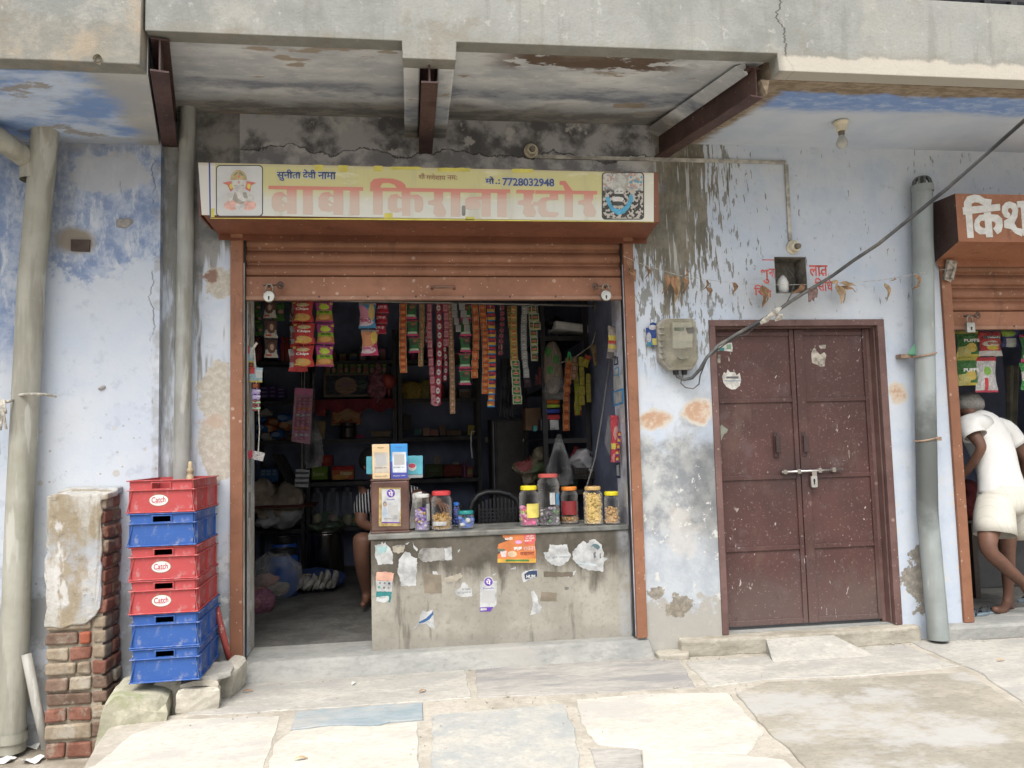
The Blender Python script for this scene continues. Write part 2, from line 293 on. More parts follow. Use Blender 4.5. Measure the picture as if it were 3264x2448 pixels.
def left_material():
    t = NT("weathered_deep_blue_wall"); big = t.noise(1.9, 6, .6); mid = t.noise(5, 6, .65, off=4.); fine = t.noise(28, 5, .7); X, Z = t.x, t.z
    c = t.mix(t.sm(big, .35, .65), (.46, .515, .60), (.53, .565, .61)); c = t.mix(t.mul(t.sm(fine, .48, .72), .3), c, (.53, .55, .59)); c = t.mix(t.mul(t.sm(t.noise(12, 6, .7, off=31.), .55, .66), .4), c, (.35, .39, .47))
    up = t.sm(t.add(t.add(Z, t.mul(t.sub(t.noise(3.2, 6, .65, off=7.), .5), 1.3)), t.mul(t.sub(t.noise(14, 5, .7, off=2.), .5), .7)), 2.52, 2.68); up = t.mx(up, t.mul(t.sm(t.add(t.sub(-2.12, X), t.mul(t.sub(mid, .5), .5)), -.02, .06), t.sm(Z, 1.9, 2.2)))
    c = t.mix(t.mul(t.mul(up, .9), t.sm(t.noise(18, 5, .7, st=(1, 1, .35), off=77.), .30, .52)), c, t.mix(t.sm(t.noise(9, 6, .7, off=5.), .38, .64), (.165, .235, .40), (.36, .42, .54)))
    pl = t.blob(*a2(365, 560), .20, .13, t.noise(4, 6, .65, off=9.), 2.6, .10); c = t.mix(t.mul(pl, .85), c, (.43, .45, .49))
    g = t.sm(t.add(Z, t.mul(t.sub(mid, .5), .5)), 3.18, 3.34); c = t.mix(t.mul(g, .40), c, t.mix(t.sm(fine, .4, .7), (.20, .20, .19), (.36, .35, .32)))
    pipe = t.mul(t.sm(t.ma('ABSOLUTE', t.sub(X, t.add(-1.93, t.mul(t.sub(mid, .5), .22)))), .10, .05), t.sm(Z, 2.45, 2.75)); c = t.mix(t.mul(pipe, .3), c, (.22, .21, .18))
    st = t.noise(20, 3, .5, st=(1, 1, .16), off=9.); c = t.mix(t.mul(t.mul(t.sm(st, .71, .74), t.sm(X, -1.8, -1.5)), t.mul(t.sm(Z, 1.2, 1.5), .8)), c, (.17, .18, .19))
    d = t.mul(t.dots(13, .36, .55), t.sm(t.ma('ABSOLUTE', t.sub(Z, 1.42)), .30, .15)); c = t.mix(t.mul(d, .6), c, (.43, .39, .32)); c = t.mix(t.mul(t.mul(t.dots(34, .25, .25), t.sm(Z, 2.2, 1.4)), .7), c, (.30, .27, .25))
    ed = t.mul(t.sm(t.add(X, t.mul(t.sub(mid, .5), .06)), -1.445, -1.42), t.sm(t.noise(11, 4, off=12.), .4, .62)); c = t.mix(t.mul(ed, .5), c, (.25, .24, .22))
    ck = t.ma('ABSOLUTE', t.sub(X, t.add(-1.44, t.mul(t.sub(t.noise(6, 5, .6, st=(0, 0, 1)), .5), .16)))); c = t.mix(t.mul(t.mul(t.sm(ck, .0055, .002), .75), t.sm(t.noise(5, 3, off=19.), .48, .60)), c, (.14, .14, .14))
    low = t.sm(t.add(Z, t.mul(t.sub(mid, .5), 1.1)), .95, .6); c = t.mix(t.mul(low, .75), c, t.mix(t.sm(mid, .45, .6), (.20, .20, .19), (.44, .46, .50)))
    x, z = a2(255, 775); c = t.mix(t.blob(x, z, .11, .075, mid, 1.1, .3), c, (.25, .22, .18))
    t.bump(t.add(mid, t.mul(fine, .35)), .4, .012); return t.out(c, .9, 0, .15)
def fascia_material(name, warm):
    t = NT(name); big = t.noise(1.4, 5); mid = t.noise(6, 7, .7, off=3.); fine = t.noise(60, 5, .75)
    c = t.mix(t.sm(big, .38, .62), (.20, .21, .20), (.28, .283, .262)); c = t.mix(t.mul(t.sm(mid, .42, .66), .7), c, (.34, .33, .295) if warm else (.265, .275, .265)); c = t.mix(t.mul(t.sm(t.noise(2.3, 6, .62, st=(1, 1, .6), off=23.), .52, .64), .5), c, (.35, .337, .30))
    c = t.mix(t.mul(t.sm(t.noise(4, 6, .7, off=7.), .56, .66), .55), c, (.20, .18, .145)); c = t.mix(t.mul(t.sm(fine, .45, .7), .3), c, (.18, .17, .155)); c = t.mix(t.mul(t.sm(t.noise(12, 5, .65, st=(1, 1, .12), off=43.), .55, .68), .4), c, (.17, .17, .155)); c = t.mix(t.mul(t.sm(t.noise(18, 6, .7, off=47.), .60, .66), .5), c, (.37, .365, .34)); c = t.mix(t.mul(t.sm(t.add(t.z, t.mul(t.sub(mid, .5), .16)), 3.52, 3.46), .35), c, (.20, .18, .14))
    if warm: c = t.mix(t.mul(t.sm(t.noise(2.6, 5, .6, off=15.), .57, .68), .4), c, (.37, .285, .19))
    else:
        for x0, wd, k in ((1.99, .007, 1.), ):     # the crack that runs up the parapet
            ck = t.ma('ABSOLUTE', t.sub(t.x, t.add(x0, t.add(t.mul(t.sub(3.4, t.z), .16), t.mul(t.sub(t.noise(7, 6, .7, st=(0, 0, 1)), .5), .22))))); c = t.mix(t.mul(t.sm(ck, wd, wd * .35), .85), c, (.06, .055, .05))
        pale = t.mul(t.sm(t.x, 1.92, 1.97), t.sm(t.add(t.z, t.mul(t.sub(mid, .5), .10)), 3.475, 3.455)); c = t.mix(t.mul(pale, .7), c, (.47, .435, .375))
    t.bump(t.add(mid, t.mul(fine, .6)), .45, .012); return t.out(c, .95, 0, .1)
def soffit_material(name, kind):
    t = NT(name); mid = t.noise(4, 6, .65, st=(.5, 1, 1), off=kind * 3.); fine = t.noise(24, 5, .7, st=(.45, 1, 1)); big = t.noise(1.7, 4, off=kind * 5.)
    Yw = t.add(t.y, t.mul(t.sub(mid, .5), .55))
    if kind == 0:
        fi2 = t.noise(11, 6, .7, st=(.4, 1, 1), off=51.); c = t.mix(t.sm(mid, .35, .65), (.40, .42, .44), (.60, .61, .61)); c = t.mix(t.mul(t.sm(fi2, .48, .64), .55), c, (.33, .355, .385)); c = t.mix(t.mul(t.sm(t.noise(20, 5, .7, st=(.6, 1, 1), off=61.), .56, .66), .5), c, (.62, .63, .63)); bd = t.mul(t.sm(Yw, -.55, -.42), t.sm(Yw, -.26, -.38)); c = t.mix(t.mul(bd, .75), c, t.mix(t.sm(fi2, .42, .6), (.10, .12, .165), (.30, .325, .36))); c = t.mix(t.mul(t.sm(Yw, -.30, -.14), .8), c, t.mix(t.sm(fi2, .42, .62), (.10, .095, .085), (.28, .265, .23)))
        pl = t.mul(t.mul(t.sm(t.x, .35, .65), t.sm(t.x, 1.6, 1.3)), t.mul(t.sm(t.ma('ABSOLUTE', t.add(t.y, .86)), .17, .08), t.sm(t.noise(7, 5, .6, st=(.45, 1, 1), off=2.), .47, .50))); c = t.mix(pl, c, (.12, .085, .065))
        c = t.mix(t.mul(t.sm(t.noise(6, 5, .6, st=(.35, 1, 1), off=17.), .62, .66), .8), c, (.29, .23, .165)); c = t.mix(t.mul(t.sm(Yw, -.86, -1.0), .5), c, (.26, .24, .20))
    elif kind == 1:
        c = t.mix(t.sm(big, .4, .6), (.46, .51, .59), (.53, .57, .63)); c = t.mix(t.mul(t.sm(mid, .5, .68), .4), c, (.42, .46, .52)); bl = t.sm(t.add(t.y, t.mul(t.sub(mid, .5), .25)), -.52, -.62); c = t.mix(bl, c, t.mix(t.sm(fine, .46, .66), (.20, .30, .54), (.34, .43, .61)))
        br = t.mx(t.sm(t.add(t.y, t.mul(t.sub(mid, .5), .22)), -.76, -.79), t.sm(t.sub(t.add(t.x, t.mul(t.sub(mid, .5), .3)), t.mul(t.y, -.26)), 1.90, 1.82)); c = t.mix(br, c, t.mix(t.sm(fine, .4, .6), (.20, .155, .11), (.30, .245, .18)))
    else:
        c = t.mix(t.sm(mid, .40, .60), (.19, .30, .55), (.50, .585, .72)); c = t.mix(t.mul(t.sm(fine, .45, .65), .3), c, (.34, .36, .37)); c = t.mix(t.mul(t.sm(t.noise(3.4, 5, .6, off=3.), .58, .70), .7), c, (.33, .335, .33)); c = t.mix(t.mul(t.sm(t.noise(5, 6, .65, st=(.6, 1, 1), off=9.), .60, .66), .8), c, (.27, .24, .20))
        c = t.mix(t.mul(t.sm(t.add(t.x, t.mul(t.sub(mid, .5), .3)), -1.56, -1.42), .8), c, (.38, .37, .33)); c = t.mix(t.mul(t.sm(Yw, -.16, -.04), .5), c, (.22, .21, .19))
    t.bump(t.add(mid, t.mul(fine, .5)), .5, .012); return t.out(c, .92, 0, .12)
def rust(name, c0, c1, pale=.5, keep=.35, sc=22, metal=0.0):
    """old enamel on steel: grime, chips, dried spatter"""
    t = NT(name); n = t.noise(3, 6, .65); f = t.noise(26, 5, .7); c = t.mix(t.sm(n, .35, .65), c0, c1); c = t.mix(t.mul(t.sm(f, .55, .75), .45), c, tuple(q * .55 for q in c0))
    c = t.mix(t.mul(t.sm(t.noise(5, 5, .7, st=(1, 1, .3), off=4.), .58, .72), .55), c, tuple(q * .42 for q in c0))
    c = t.mix(t.mul(t.mul(t.dots(sc, .26, keep), t.sm(t.noise(2.2, 4, .6, off=33.), .40, .58)), pale), c, (.47, .38, .31)); c = t.mix(t.mul(t.dots(sc * 2.6, .22, .25), pale), c, (.62, .54, .46))
    t.bump(t.add(n, t.mul(f, .4)), .25, .006); return t.out(c, t.add(.42, t.mul(f, .3)), metal, .35)
def door_material():
    t = NT("maroon_door_paint"); n = t.noise(2.6, 6, .6); f = t.noise(30, 5, .7)
    c = t.mix(t.sm(n, .35, .65), (.060, .028, .025), (.083, .037, .033)); c = t.mix(t.mul(t.sm(t.noise(5, 5, .65, off=3.), .55, .7), .45), c, (.115, .085, .085)); c = t.mix(t.mul(t.sm(t.add(t.z, t.mul(t.sub(n, .5), .7)), .75, .35), .35), c, (.16, .13, .12))
    c = t.mix(t.mul(t.mul(t.dots(15, .20, .40), t.sm(t.noise(2.5, 3, off=61.), .45, .6)), .45), c, (.20, .145, .125)); c = t.mix(t.mul(t.mul(t.dots(38, .19, .18, (1, 1, .7)), t.sm(t.noise(3, 3, off=65.), .45, .6)), .6), c, (.42, .36, .33)); sc_ = t.mul(t.sm(t.noise(22, 2, .5, st=(1, 1, .5), off=7., dist=2.), .70, .715), t.sm(t.noise(3, 3, off=1.), .5, .6)); c = t.mix(t.mul(sc_, .7), c, (.55, .50, .46))
    c = t.mix(t.mul(t.sm(t.noise(75, 3, .6, off=2.), .63, .68), .5), c, (.27, .21, .19)); c = t.mix(t.mul(t.sm(t.noise(46, 4, .7, st=(1, 1, .35), off=32.), .61, .66), .45), c, (.035, .02, .02)); c = t.mix(t.mul(t.sm(t.noise(4, 6, .7, st=(1, 1, .5), off=52.), .54, .68), .5), c, (.11, .07, .055)); c = t.mix(t.mul(t.blob(2.48, 1.28, .20, .16, n, 2., .8), .6), c, (.03, .022, .022))
    t.bump(t.add(n, t.mul(f, .3)), .2, .005); return t.out(c, .48, 0, .4)
def stone(name, c0, c1, sc=3.0, st=(.45, 1, 1), extra=None):
    t = NT(name); n = t.noise(sc, 7, .65, st=st); f = t.noise(40, 5, .7, st=st); c = t.mix(t.sm(n, .36, .64), c0, c1); c = t.mix(t.mul(t.sm(f, .42, .72), .5), c, tuple(q * .70 for q in c0)); c = t.mix(t.mul(t.sm(t.noise(13, 6, .7, st=st, off=15.), .54, .66), .45), c, tuple(min(.75, q * 1.18) for q in c1))
    if extra: c = t.mix(t.mul(t.sm(t.noise(sc * .8, 7, .7, st=st, off=8.), .50, .62), .75), c, extra)
    c = t.mix(t.mul(t.dots(60, .12, .12), .6), c, (.16, .15, .13)); t.bump(t.add(n, t.mul(f, .5)), .5, .01); return t.out(c, .93, 0, .12)
def pier_material():
    t = NT("crumbling_plaster"); n = t.noise(4, 6, .65); f = t.noise(26, 5, .7); v = t.noise(9, 4, .6, st=(1, 1, .3), off=4.)
    c = t.mix(t.sm(n, .35, .65), (.33, .315, .275), (.47, .465, .445)); c = t.mix(t.mul(t.sm(v, .47, .60), .8), c, (.25, .20, .125)); c = t.mix(t.mul(t.sm(t.noise(3, 6, .65, off=27.), .52, .62), .6), c, (.33, .37, .43)); c = t.mix(t.mul(t.sm(t.noise(7, 5, st=(1, 1, .4), off=9.), .58, .64), .8), c, (.53, .53, .52)); c = t.mix(t.mul(t.sm(f, .55, .68), .55), c, (.16, .14, .11))
    t.bump(t.add(n, t.mul(f, .5)), .8, .015); return t.out(c, .95, 0, .1)
def pvc(name, c0, c1, wet=.6, soot=None):
    t = NT(name); n = t.noise(3, 5, .6); s1 = t.noise(14, 4, .6, st=(1, 1, .12), off=3.); f = t.noise(30, 4)
    c = t.mix(t.sm(n, .35, .65), c0, c1); c = t.mix(t.mul(t.sm(s1, .48, .66), wet), c, (.20, .19, .155)); c = t.mix(t.mul(t.sm(t.noise(10, 4, st=(1, 1, .15), off=11.), .60, .66), .5), c, (.50, .50, .46)); c = t.mix(t.mul(t.dots(24, .22, .3), .5), c, (.32, .30, .26))
    if soot: c = t.mix(t.mul(t.sm(t.add(t.ma('ABSOLUTE', t.sub(t.z, soot[0])), t.mul(t.sub(t.noise(5, 5, off=21.), .5), .6)), soot[1], soot[1] * .4), .8), c, (.06, .064, .06))
    t.bump(f, .1, .003); return t.out(c, .55, 0, .35)
MAT_WALL, MAT_LEFT, MAT_FASCIA, MAT_FASCIA_L = wall_material(), left_material(), fascia_material("parapet_plaster", False), fascia_material("balcony_plaster", True)
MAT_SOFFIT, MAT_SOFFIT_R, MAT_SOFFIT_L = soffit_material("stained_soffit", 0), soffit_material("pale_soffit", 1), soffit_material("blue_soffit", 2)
SHUT = rust("orange_brown_enamel", (.19, .084, .047), (.255, .118, .068), .5, .45); HOODM = rust("rust_brown_enamel", (.155, .062, .037), (.205, .082, .048), .3, .2); DOORM = door_material()
FRAMEM = rust("maroon_frame_paint", (.10, .055, .05), (.15, .09, .08), .35, .3); STEELB = rust("dark_beam_paint", (.050, .028, .026), (.085, .048, .042), .25, .2, 40)
MATS = dict(black=mt("black_plastic", (.012, .012, .014), .45, .3), dark=mt("dark_steel", (.022, .021, .022), .5, .3), white=mt("white_paper", (.62, .62, .60), .7, .12, 12), cream=mt("cream_plastic", (.55, .50, .38), .5, .2, dirt=.5),
    steel=mt("bright_steel", (.55, .54, .52), .32, .15, metal=.9), rope=mt("dirty_cotton", (.42, .40, .35), .9, .3, 30), cable=mt("black_cable", (.045, .048, .052), .5, .3, dirt=.4), wood=mt("pale_wood", (.50, .41, .26), .7), brass=mt("worn_brass", (.40, .36, .27), .4, .2, metal=.7))
# ================================================================ GROUND
GROUND = stone("drain_earth", (.20, .175, .14), (.34, .31, .26), 5, (1, 1, 1)); PAVE = stone("sandy_joint", (0.326, 0.303, 0.259), (0.392, 0.366, 0.318), 4, (1, 1, 1), (0.259, 0.237, 0.200))
m = MB(); m.grid(lambda i, j: Vector(((i - .5) * 240, -150 + j * 150.05, -.06)), 24, 15); struct(m.build("ground", GROUND))
PZ = .20
m = MB(); m.slab([(-1.05, .04), (-1.02, -.42), (-1.14, -.475), (-1.267, -.518), (-1.45, -.612), (-1.42, -.85), (-1.373, -1.115), (-1.30, -2.2), (-1.2, -20), (40, -20), (40, .04)], -.06, PZ); struct(m.build("pavement", PAVE, bevel=.02))
CREAM = stone("pale_sandstone", (0.405, 0.388, 0.344), (0.465, 0.446, 0.398), 3.5, (.7, 1.2, 1), extra=(0.350, 0.340, 0.318)); GREY = stone("grey_slate", (0.260, 0.252, 0.240), (0.355, 0.342, 0.314), 3.4, (.4, 1.4, 1), (0.200, 0.196, 0.200)); BLUEG = stone("bluish_slab", (0.310, 0.318, 0.308), (0.395, 0.380, 0.340), 5, (1, 1, 1), (0.265, 0.285, 0.285)); OLIVE = stone("grey_brown_slab", (0.234, 0.218, 0.183), (0.304, 0.281, 0.234), 2.4, (.7, 1, 1), (0.351, 0.351, 0.343)); BLUEP = stone("blue_painted_slab", (0.217, 0.266, 0.290), (0.280, 0.308, 0.322), 6, (.4, 1, 1), (0.322, 0.315, 0.294))
PALE = stone("worn_cement", (0.305, 0.297, 0.272), (0.385, 0.373, 0.338), 4, (.7, 1.1, 1), (0.285, 0.280, 0.268))
slabs = [(PALE, .005, [(760, 2168), (1478, 2112), (1502, 2222), (1062, 2254), (700, 2276), (592, 2275), (600, 2240)]), (GREY, .005, [(1515, 2113), (2079, 2084), (2165, 2103), (2217, 2189), (1812, 2211), (1520, 2221)]), (BLUEP, .010, [(946, 2265), (1347, 2238), (1349, 2290), (1243, 2298), (1199, 2309), (1054, 2309), (926, 2323)]),
    (CREAM, .004, [(560, 2292), (893, 2281), (880, 2334), (868, 2367), (800, 2560), (-200, 2620), (300, 2440), (420, 2340)]), (CREAM, .006, [(932, 2327), (1054, 2313), (1199, 2313), (1330, 2300), (1337, 2600), (815, 2600), (874, 2370)]), (BLUEG, .005, [(1378, 2277), (1793, 2242), (1834, 2320), (1868, 2600), (1372, 2600)]), (CREAM, .006, [(1835, 2229), (2110, 2209), (2318, 2207), (2436, 2335), (2378, 2402), (2060, 2388), (1905, 2370), (1850, 2300)]),
    (OLIVE, .008, [(2345, 2207), (2448, 2172), (2787, 2157), (3078, 2141), (3264, 2257), (3420, 2350), (3420, 2600), (2700, 2600), (2512, 2380), (2448, 2330)]), (PALE, .005, [(2205, 2108), (2448, 2090), (2660, 2070), (2880, 2052), (3000, 2105), (3060, 2122), (2787, 2150), (2448, 2164), (2258, 2188), (2185, 2112)]), (PALE, .006, [(2895, 2042), (3264, 2036), (3500, 2036), (3500, 2150), (3264, 2240), (3120, 2140), (3010, 2095)]),
    (CREAM, .035, [(2045, 2386), (2330, 2404), (2500, 2420), (2680, 2600), (2075, 2600)]), (GREY, .005, [(1880, 2386), (2035, 2384), (2062, 2440), (1905, 2455)])]
for k, (mat, h, px) in enumerate(slabs):
    pts = [tuple(onz(u, v, PZ + h)[:2]) for u, v in px]; m = MB(); m.slab(rag(pts, .06, .007, k), PZ - .01, PZ + h); struct(m.build("pavement_slab", mat, bevel=.004, seg=1))
# ================================================================ SHOP BUILDING
bld = thing("shop_building", "long weathered blue building with grey parapet, jutting slab and two shuttered shops", "building", (1.5, 0, .2))
def facade(x0, x1, z0, z1, y, holes, depth, mat, name):
    xs = sorted({x0, x1, *[q for h in holes for q in h[:2]]}); zs = sorted({z0, z1, *[q for h in holes for q in h[2:4]]}); m = MB()
    inside = lambda x, z: any(h[0] < x < h[1] and h[2] < z < h[3] for h in holes)
    for xa, xb in zip(xs, xs[1:]):
        for za, zb in zip(zs, zs[1:]):
            if not inside((xa + xb) / 2, (za + zb) / 2): m.add([(xa, y, za), (xb, y, za), (xb, y, zb), (xa, y, zb)], [(0, 1, 2, 3)]); m.add([(xa, y + .30, za), (xb, y + .30, za), (xb, y + .30, zb), (xa, y + .30, zb)], [(3, 2, 1, 0)])
    for h in holes:
        a, b, c, d = h[:4]; e = y + (h[4] if len(h) > 4 else depth)
        m.add([(a, y, c), (b, y, c), (b, y, d), (a, y, d), (a, e, c), (b, e, c), (b, e, d), (a, e, d)], [(0, 4, 5, 1), (1, 5, 6, 2), (2, 6, 7, 3), (3, 7, 4, 0)])
        if len(h) > 4: m.add([(a, e, c), (b, e, c), (b, e, d), (a, e, d)], [(0, 1, 2, 3)])
    return m.build(name, mat, bld)
NX0, NX1, NZ0, NZ1 = 2.342, 2.559, 2.417, 2.655
facade(-1.42, 6.6, -.06, 3.9, 0.0, [(-.95, 1.345, .2, 2.80), (1.905, 3.055, .2, 2.235), (3.52, 5.75, .2, 2.75), (NX0, NX1, NZ0, NZ1, .16)], .30, MAT_WALL, "front_wall")
NICHE = stone("sooty_plaster", (.10, .093, .08), (.23, .215, .185), 9, (1, 1, 1))
m = MB(); m.box(NX0 + .002, NX1 - .002, .150, .158, NZ0 + .002, NZ1 - .002); m.box(NX0 + .001, NX0 + .004, .002, .15, NZ0, NZ1); m.box(NX1 - .004, NX1 - .001, .002, .15, NZ0, NZ1); m.box(NX0 + .004, NX1 - .004, .002, .15, NZ1 - .004, NZ1 - .001); m.box(NX0 + .004, NX1 - .004, .002, .15, NZ0 + .001, NZ0 + .006); m.build("niche_lining", NICHE, bld)
# parapet, haunch and soffits
m = MB(); m.prism([(-1.19, 3.46), (-.005, 3.462), (-.003, 3.375), (.255, 3.375), (.26, 3.468), (1.92, 3.478), (1.925, 3.385), (6.6, 3.385), (6.6, 3.795), (-1.19, 3.83)], -1.0, -.90); m.build("parapet", MAT_FASCIA, bld, bevel=.004)
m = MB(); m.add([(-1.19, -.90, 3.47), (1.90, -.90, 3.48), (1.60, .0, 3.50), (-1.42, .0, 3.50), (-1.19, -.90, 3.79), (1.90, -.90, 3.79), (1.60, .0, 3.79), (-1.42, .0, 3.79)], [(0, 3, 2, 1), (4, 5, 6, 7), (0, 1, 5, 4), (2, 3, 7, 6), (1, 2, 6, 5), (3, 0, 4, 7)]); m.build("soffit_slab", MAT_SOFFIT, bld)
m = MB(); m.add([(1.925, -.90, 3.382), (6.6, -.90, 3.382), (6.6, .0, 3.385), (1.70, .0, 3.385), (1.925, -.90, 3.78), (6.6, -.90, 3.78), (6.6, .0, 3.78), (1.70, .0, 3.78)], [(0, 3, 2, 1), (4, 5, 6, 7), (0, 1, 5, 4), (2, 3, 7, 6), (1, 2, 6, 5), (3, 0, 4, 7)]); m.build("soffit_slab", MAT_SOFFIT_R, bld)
def ibeam(p0, p1, w, h):
    p0, p1 = Vector(p0), Vector(p1); d = (p1 - p0).normalized(); s = Vector((-d.y, d.x, 0)); m = MB(); t = .009
    for (a, b, c, e) in ((-w / 2, w / 2, 0, t), (-.004, .004, t, h - t), (-w / 2, w / 2, h - t, h)):
        q = [p + s * k + Vector((0, 0, z)) for p in (p0, p1) for z in (c, e) for k in (a, b)]; m.add(q, [(0, 1, 3, 2), (4, 6, 7, 5), (0, 4, 5, 1), (2, 3, 7, 6), (0, 2, 6, 4), (1, 5, 7, 3)])
    return m
for p0, p1 in (((-1.366, 0, 3.285), (-1.137, -.955, 3.285)), ((.125, 0, 3.282), (.127, -.945, 3.282)), ((1.61, 0, 3.287), (1.845, -.90, 3.287))):
    ibeam(p0, p1, .082, .165).build("steel_beam", STEELB, bld)
# haunches cast round the beams
HA = soffit_material("haunch_plaster", 0)
m = MB(); m.box(.0, .083, -.899, -.002, 3.377, 3.468); m.box(.170, .254, -.899, -.002, 3.377, 3.468); m.build("beam_haunch", HA, bld, bevel=.01)
m = MB(); m.add([(1.52, -.002, 3.47), (1.600, -.002, 3.425), (1.58, -.002, 3.50), (1.745, -.87, 3.465), (1.815, -.87, 3.425), (1.80, -.87, 3.49)], [(0, 1, 4, 3), (0, 2, 1), (3, 4, 5), (0, 3, 5, 2), (1, 2, 5, 4)]); m.build("beam_haunch", HA, bld)
m = MB(); m.add([(1.665, -.002, 3.292), (1.69, -.002, 3.384), (1.90, -.90, 3.30), (1.92, -.90, 3.384), (1.66, -.002, 3.384), (1.87, -.90, 3.384)], [(0, 2, 3, 1), (0, 4, 5, 2), (0, 1, 4), (2, 5, 3)]); m.build("beam_haunch", MAT_SOFFIT_R, bld)
# steps
STEP = stone("grey_cement_step", (.23, .235, .225), (.315, .315, .295), 4, (.5, 1, 1), (.31, .30, .275)); EARTHY = stone("broken_plinth", (.27, .25, .205), (.38, .355, .30), 6, (.5, 1, 1.5), (.21, .19, .15))
m = MB(); m.add([(-.98, -.075, .19), (1.44, -.06, .19), (1.44, .30, .19), (-.98, .30, .19), (-.97, -.015, .308), (1.42, -.01, .305), (1.42, .30, .318), (-.97, .30, .318)], [(0, 1, 5, 4), (1, 2, 6, 5), (2, 3, 7, 6), (3, 0, 4, 7), (4, 5, 6, 7)]); m.build("shop_step", STEP, bld, bevel=.012)
m = MB(); m.slab(rag([(1.62, .28), (1.60, -.06), (2.05, -.09), (2.9, -.08), (3.16, -.06), (3.18, .28)], .09, .012, 4), .19, .298); m.build("door_step", EARTHY, bld, bevel=.015)
m = MB(); m.slab([(1.9, .3), (1.9, .02), (3.06, .02), (3.06, .3)], .2, .304); m.build("threshold", STEP, bld)
m = MB(); m.add([(2.12, -.09, .285), (2.55, -.10, .285), (2.70, -.32, .20), (2.06, -.30, .20), (2.12, -.09, .19), (2.55, -.10, .19)], [(0, 3, 2, 1), (0, 4, 3), (1, 2, 5), (0, 1, 5, 4)]); m.build("ramp_stone", PALE, bld)
m = MB(); m.slab(rag([(1.46, .0), (1.44, -.10), (1.62, -.13), (1.66, .0)], .05, .012, 9), .19, .235); m.build("broken_plinth", EARTHY, bld, bevel=.01)
m = MB(); m.slab([(3.30, .4), (3.30, -.10), (6.4, -.12), (6.4, .4)], .19, .288); m.build("shop_step", STEP, bld, bevel=.015)
# dark rooms behind the shutters
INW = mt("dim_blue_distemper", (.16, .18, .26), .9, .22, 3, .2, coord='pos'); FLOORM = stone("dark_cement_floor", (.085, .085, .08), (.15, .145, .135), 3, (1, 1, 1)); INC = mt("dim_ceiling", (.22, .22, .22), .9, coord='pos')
def room(x0, x1, y0, y1, z0, z1):
    m = MB(); m.add([(x0, y0, z0), (x0, y1, z0), (x1, y1, z0), (x1, y0, z0), (x0, y0, z1), (x0, y1, z1), (x1, y1, z1), (x1, y0, z1)], [(0, 1, 5, 4), (1, 2, 6, 5), (2, 3, 7, 6)]); m.build("inner_wall", INW, bld)
    m = MB(); m.add([(x0, y0 - .02, z1), (x0, y1, z1), (x1, y1, z1), (x1, y0 - .02, z1)], [(0, 1, 2, 3)]); m.build("inner_ceiling", INC, bld)
    m = MB(); m.add([(x0, y0 - .01, z0), (x1, y0 - .01, z0), (x1, y1, z0), (x0, y1, z0)], [(0, 1, 2, 3)]); struct(m.build("floor", FLOORM))
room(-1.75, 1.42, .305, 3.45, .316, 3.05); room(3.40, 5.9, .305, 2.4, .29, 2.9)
# painted reveals of the opening
REV = pier_material(); m = MB(); m.box(-.948, -.944, .004, .299, .32, 2.6); m.build("door_reveal", REV, bld); m = MB(); m.box(1.338, 1.343, .004, .299, .32, 2.6); m.build("door_reveal", mt("pale_lilac_paint", (.42, .43, .50), .8, .3, 5, .3, dirt=.5, coord='pos'), bld)
# ================================================================ LEFT BUILDING
lb = thing("blue_house", "deep blue stained house wall with low jutting balcony slab at far left", "building", (-2.4, 0, -.06))
m = MB(); m.box(-9, -1.40, -.05, .25, -.06, 3.9); m.build("wall", MAT_LEFT, lb)
m = MB(); m.prism(rag([(-9, 3.28), (-1.205, 3.285), (-1.195, 3.9), (-9, 3.9)], .35, .006, 2), -1.02, -.92); m.build("balcony_front", MAT_FASCIA_L, lb, bevel=.005)
m = MB(); m.add([(-9, -.92, 3.283), (-1.20, -.92, 3.286), (-1.41, -.051, 3.276), (-9, -.051, 3.276), (-9, -.92, 3.9), (-1.20, -.92, 3.9), (-1.41, -.051, 3.9), (-9, -.051, 3.9)], [(0, 3, 2, 1), (1, 2, 6, 5), (0, 1, 5, 4), (2, 3, 7, 6), (4, 5, 6, 7)]); m.build("balcony_slab", MAT_SOFFIT_L, lb)
p = at(310, 186, -1.03); m = MB(); m.tube([p + Vector((0, .08, .012)), p], .020, 12, False); m.tube([p + Vector((0, .08, .012)), p], .014, 12, False); m.build("spout", MATS['cream'], lb, smooth=True)
p = at(258, 783, -.052); m = MB(); m.obox(p, (.10, .02, .065), (0, 0, 0)); m.wobble(.008, 20); m.build("bare_brick", mt("dark_brick", (.075, .055, .05), .9, coord='pos'), lb)
for u, v, s_ in ((395, 710, .05), (327, 1235, .02)): p = at(u, v, -.055); m = MB(); m.ball(p, (s_, .015, s_ * .6), 8, 6); m.wobble(.012, 25); m.build("plaster_lump", stone("plaster_lump", (.26, .25, .24), (.40, .39, .38), 9, (1, 1, 1)), lb)
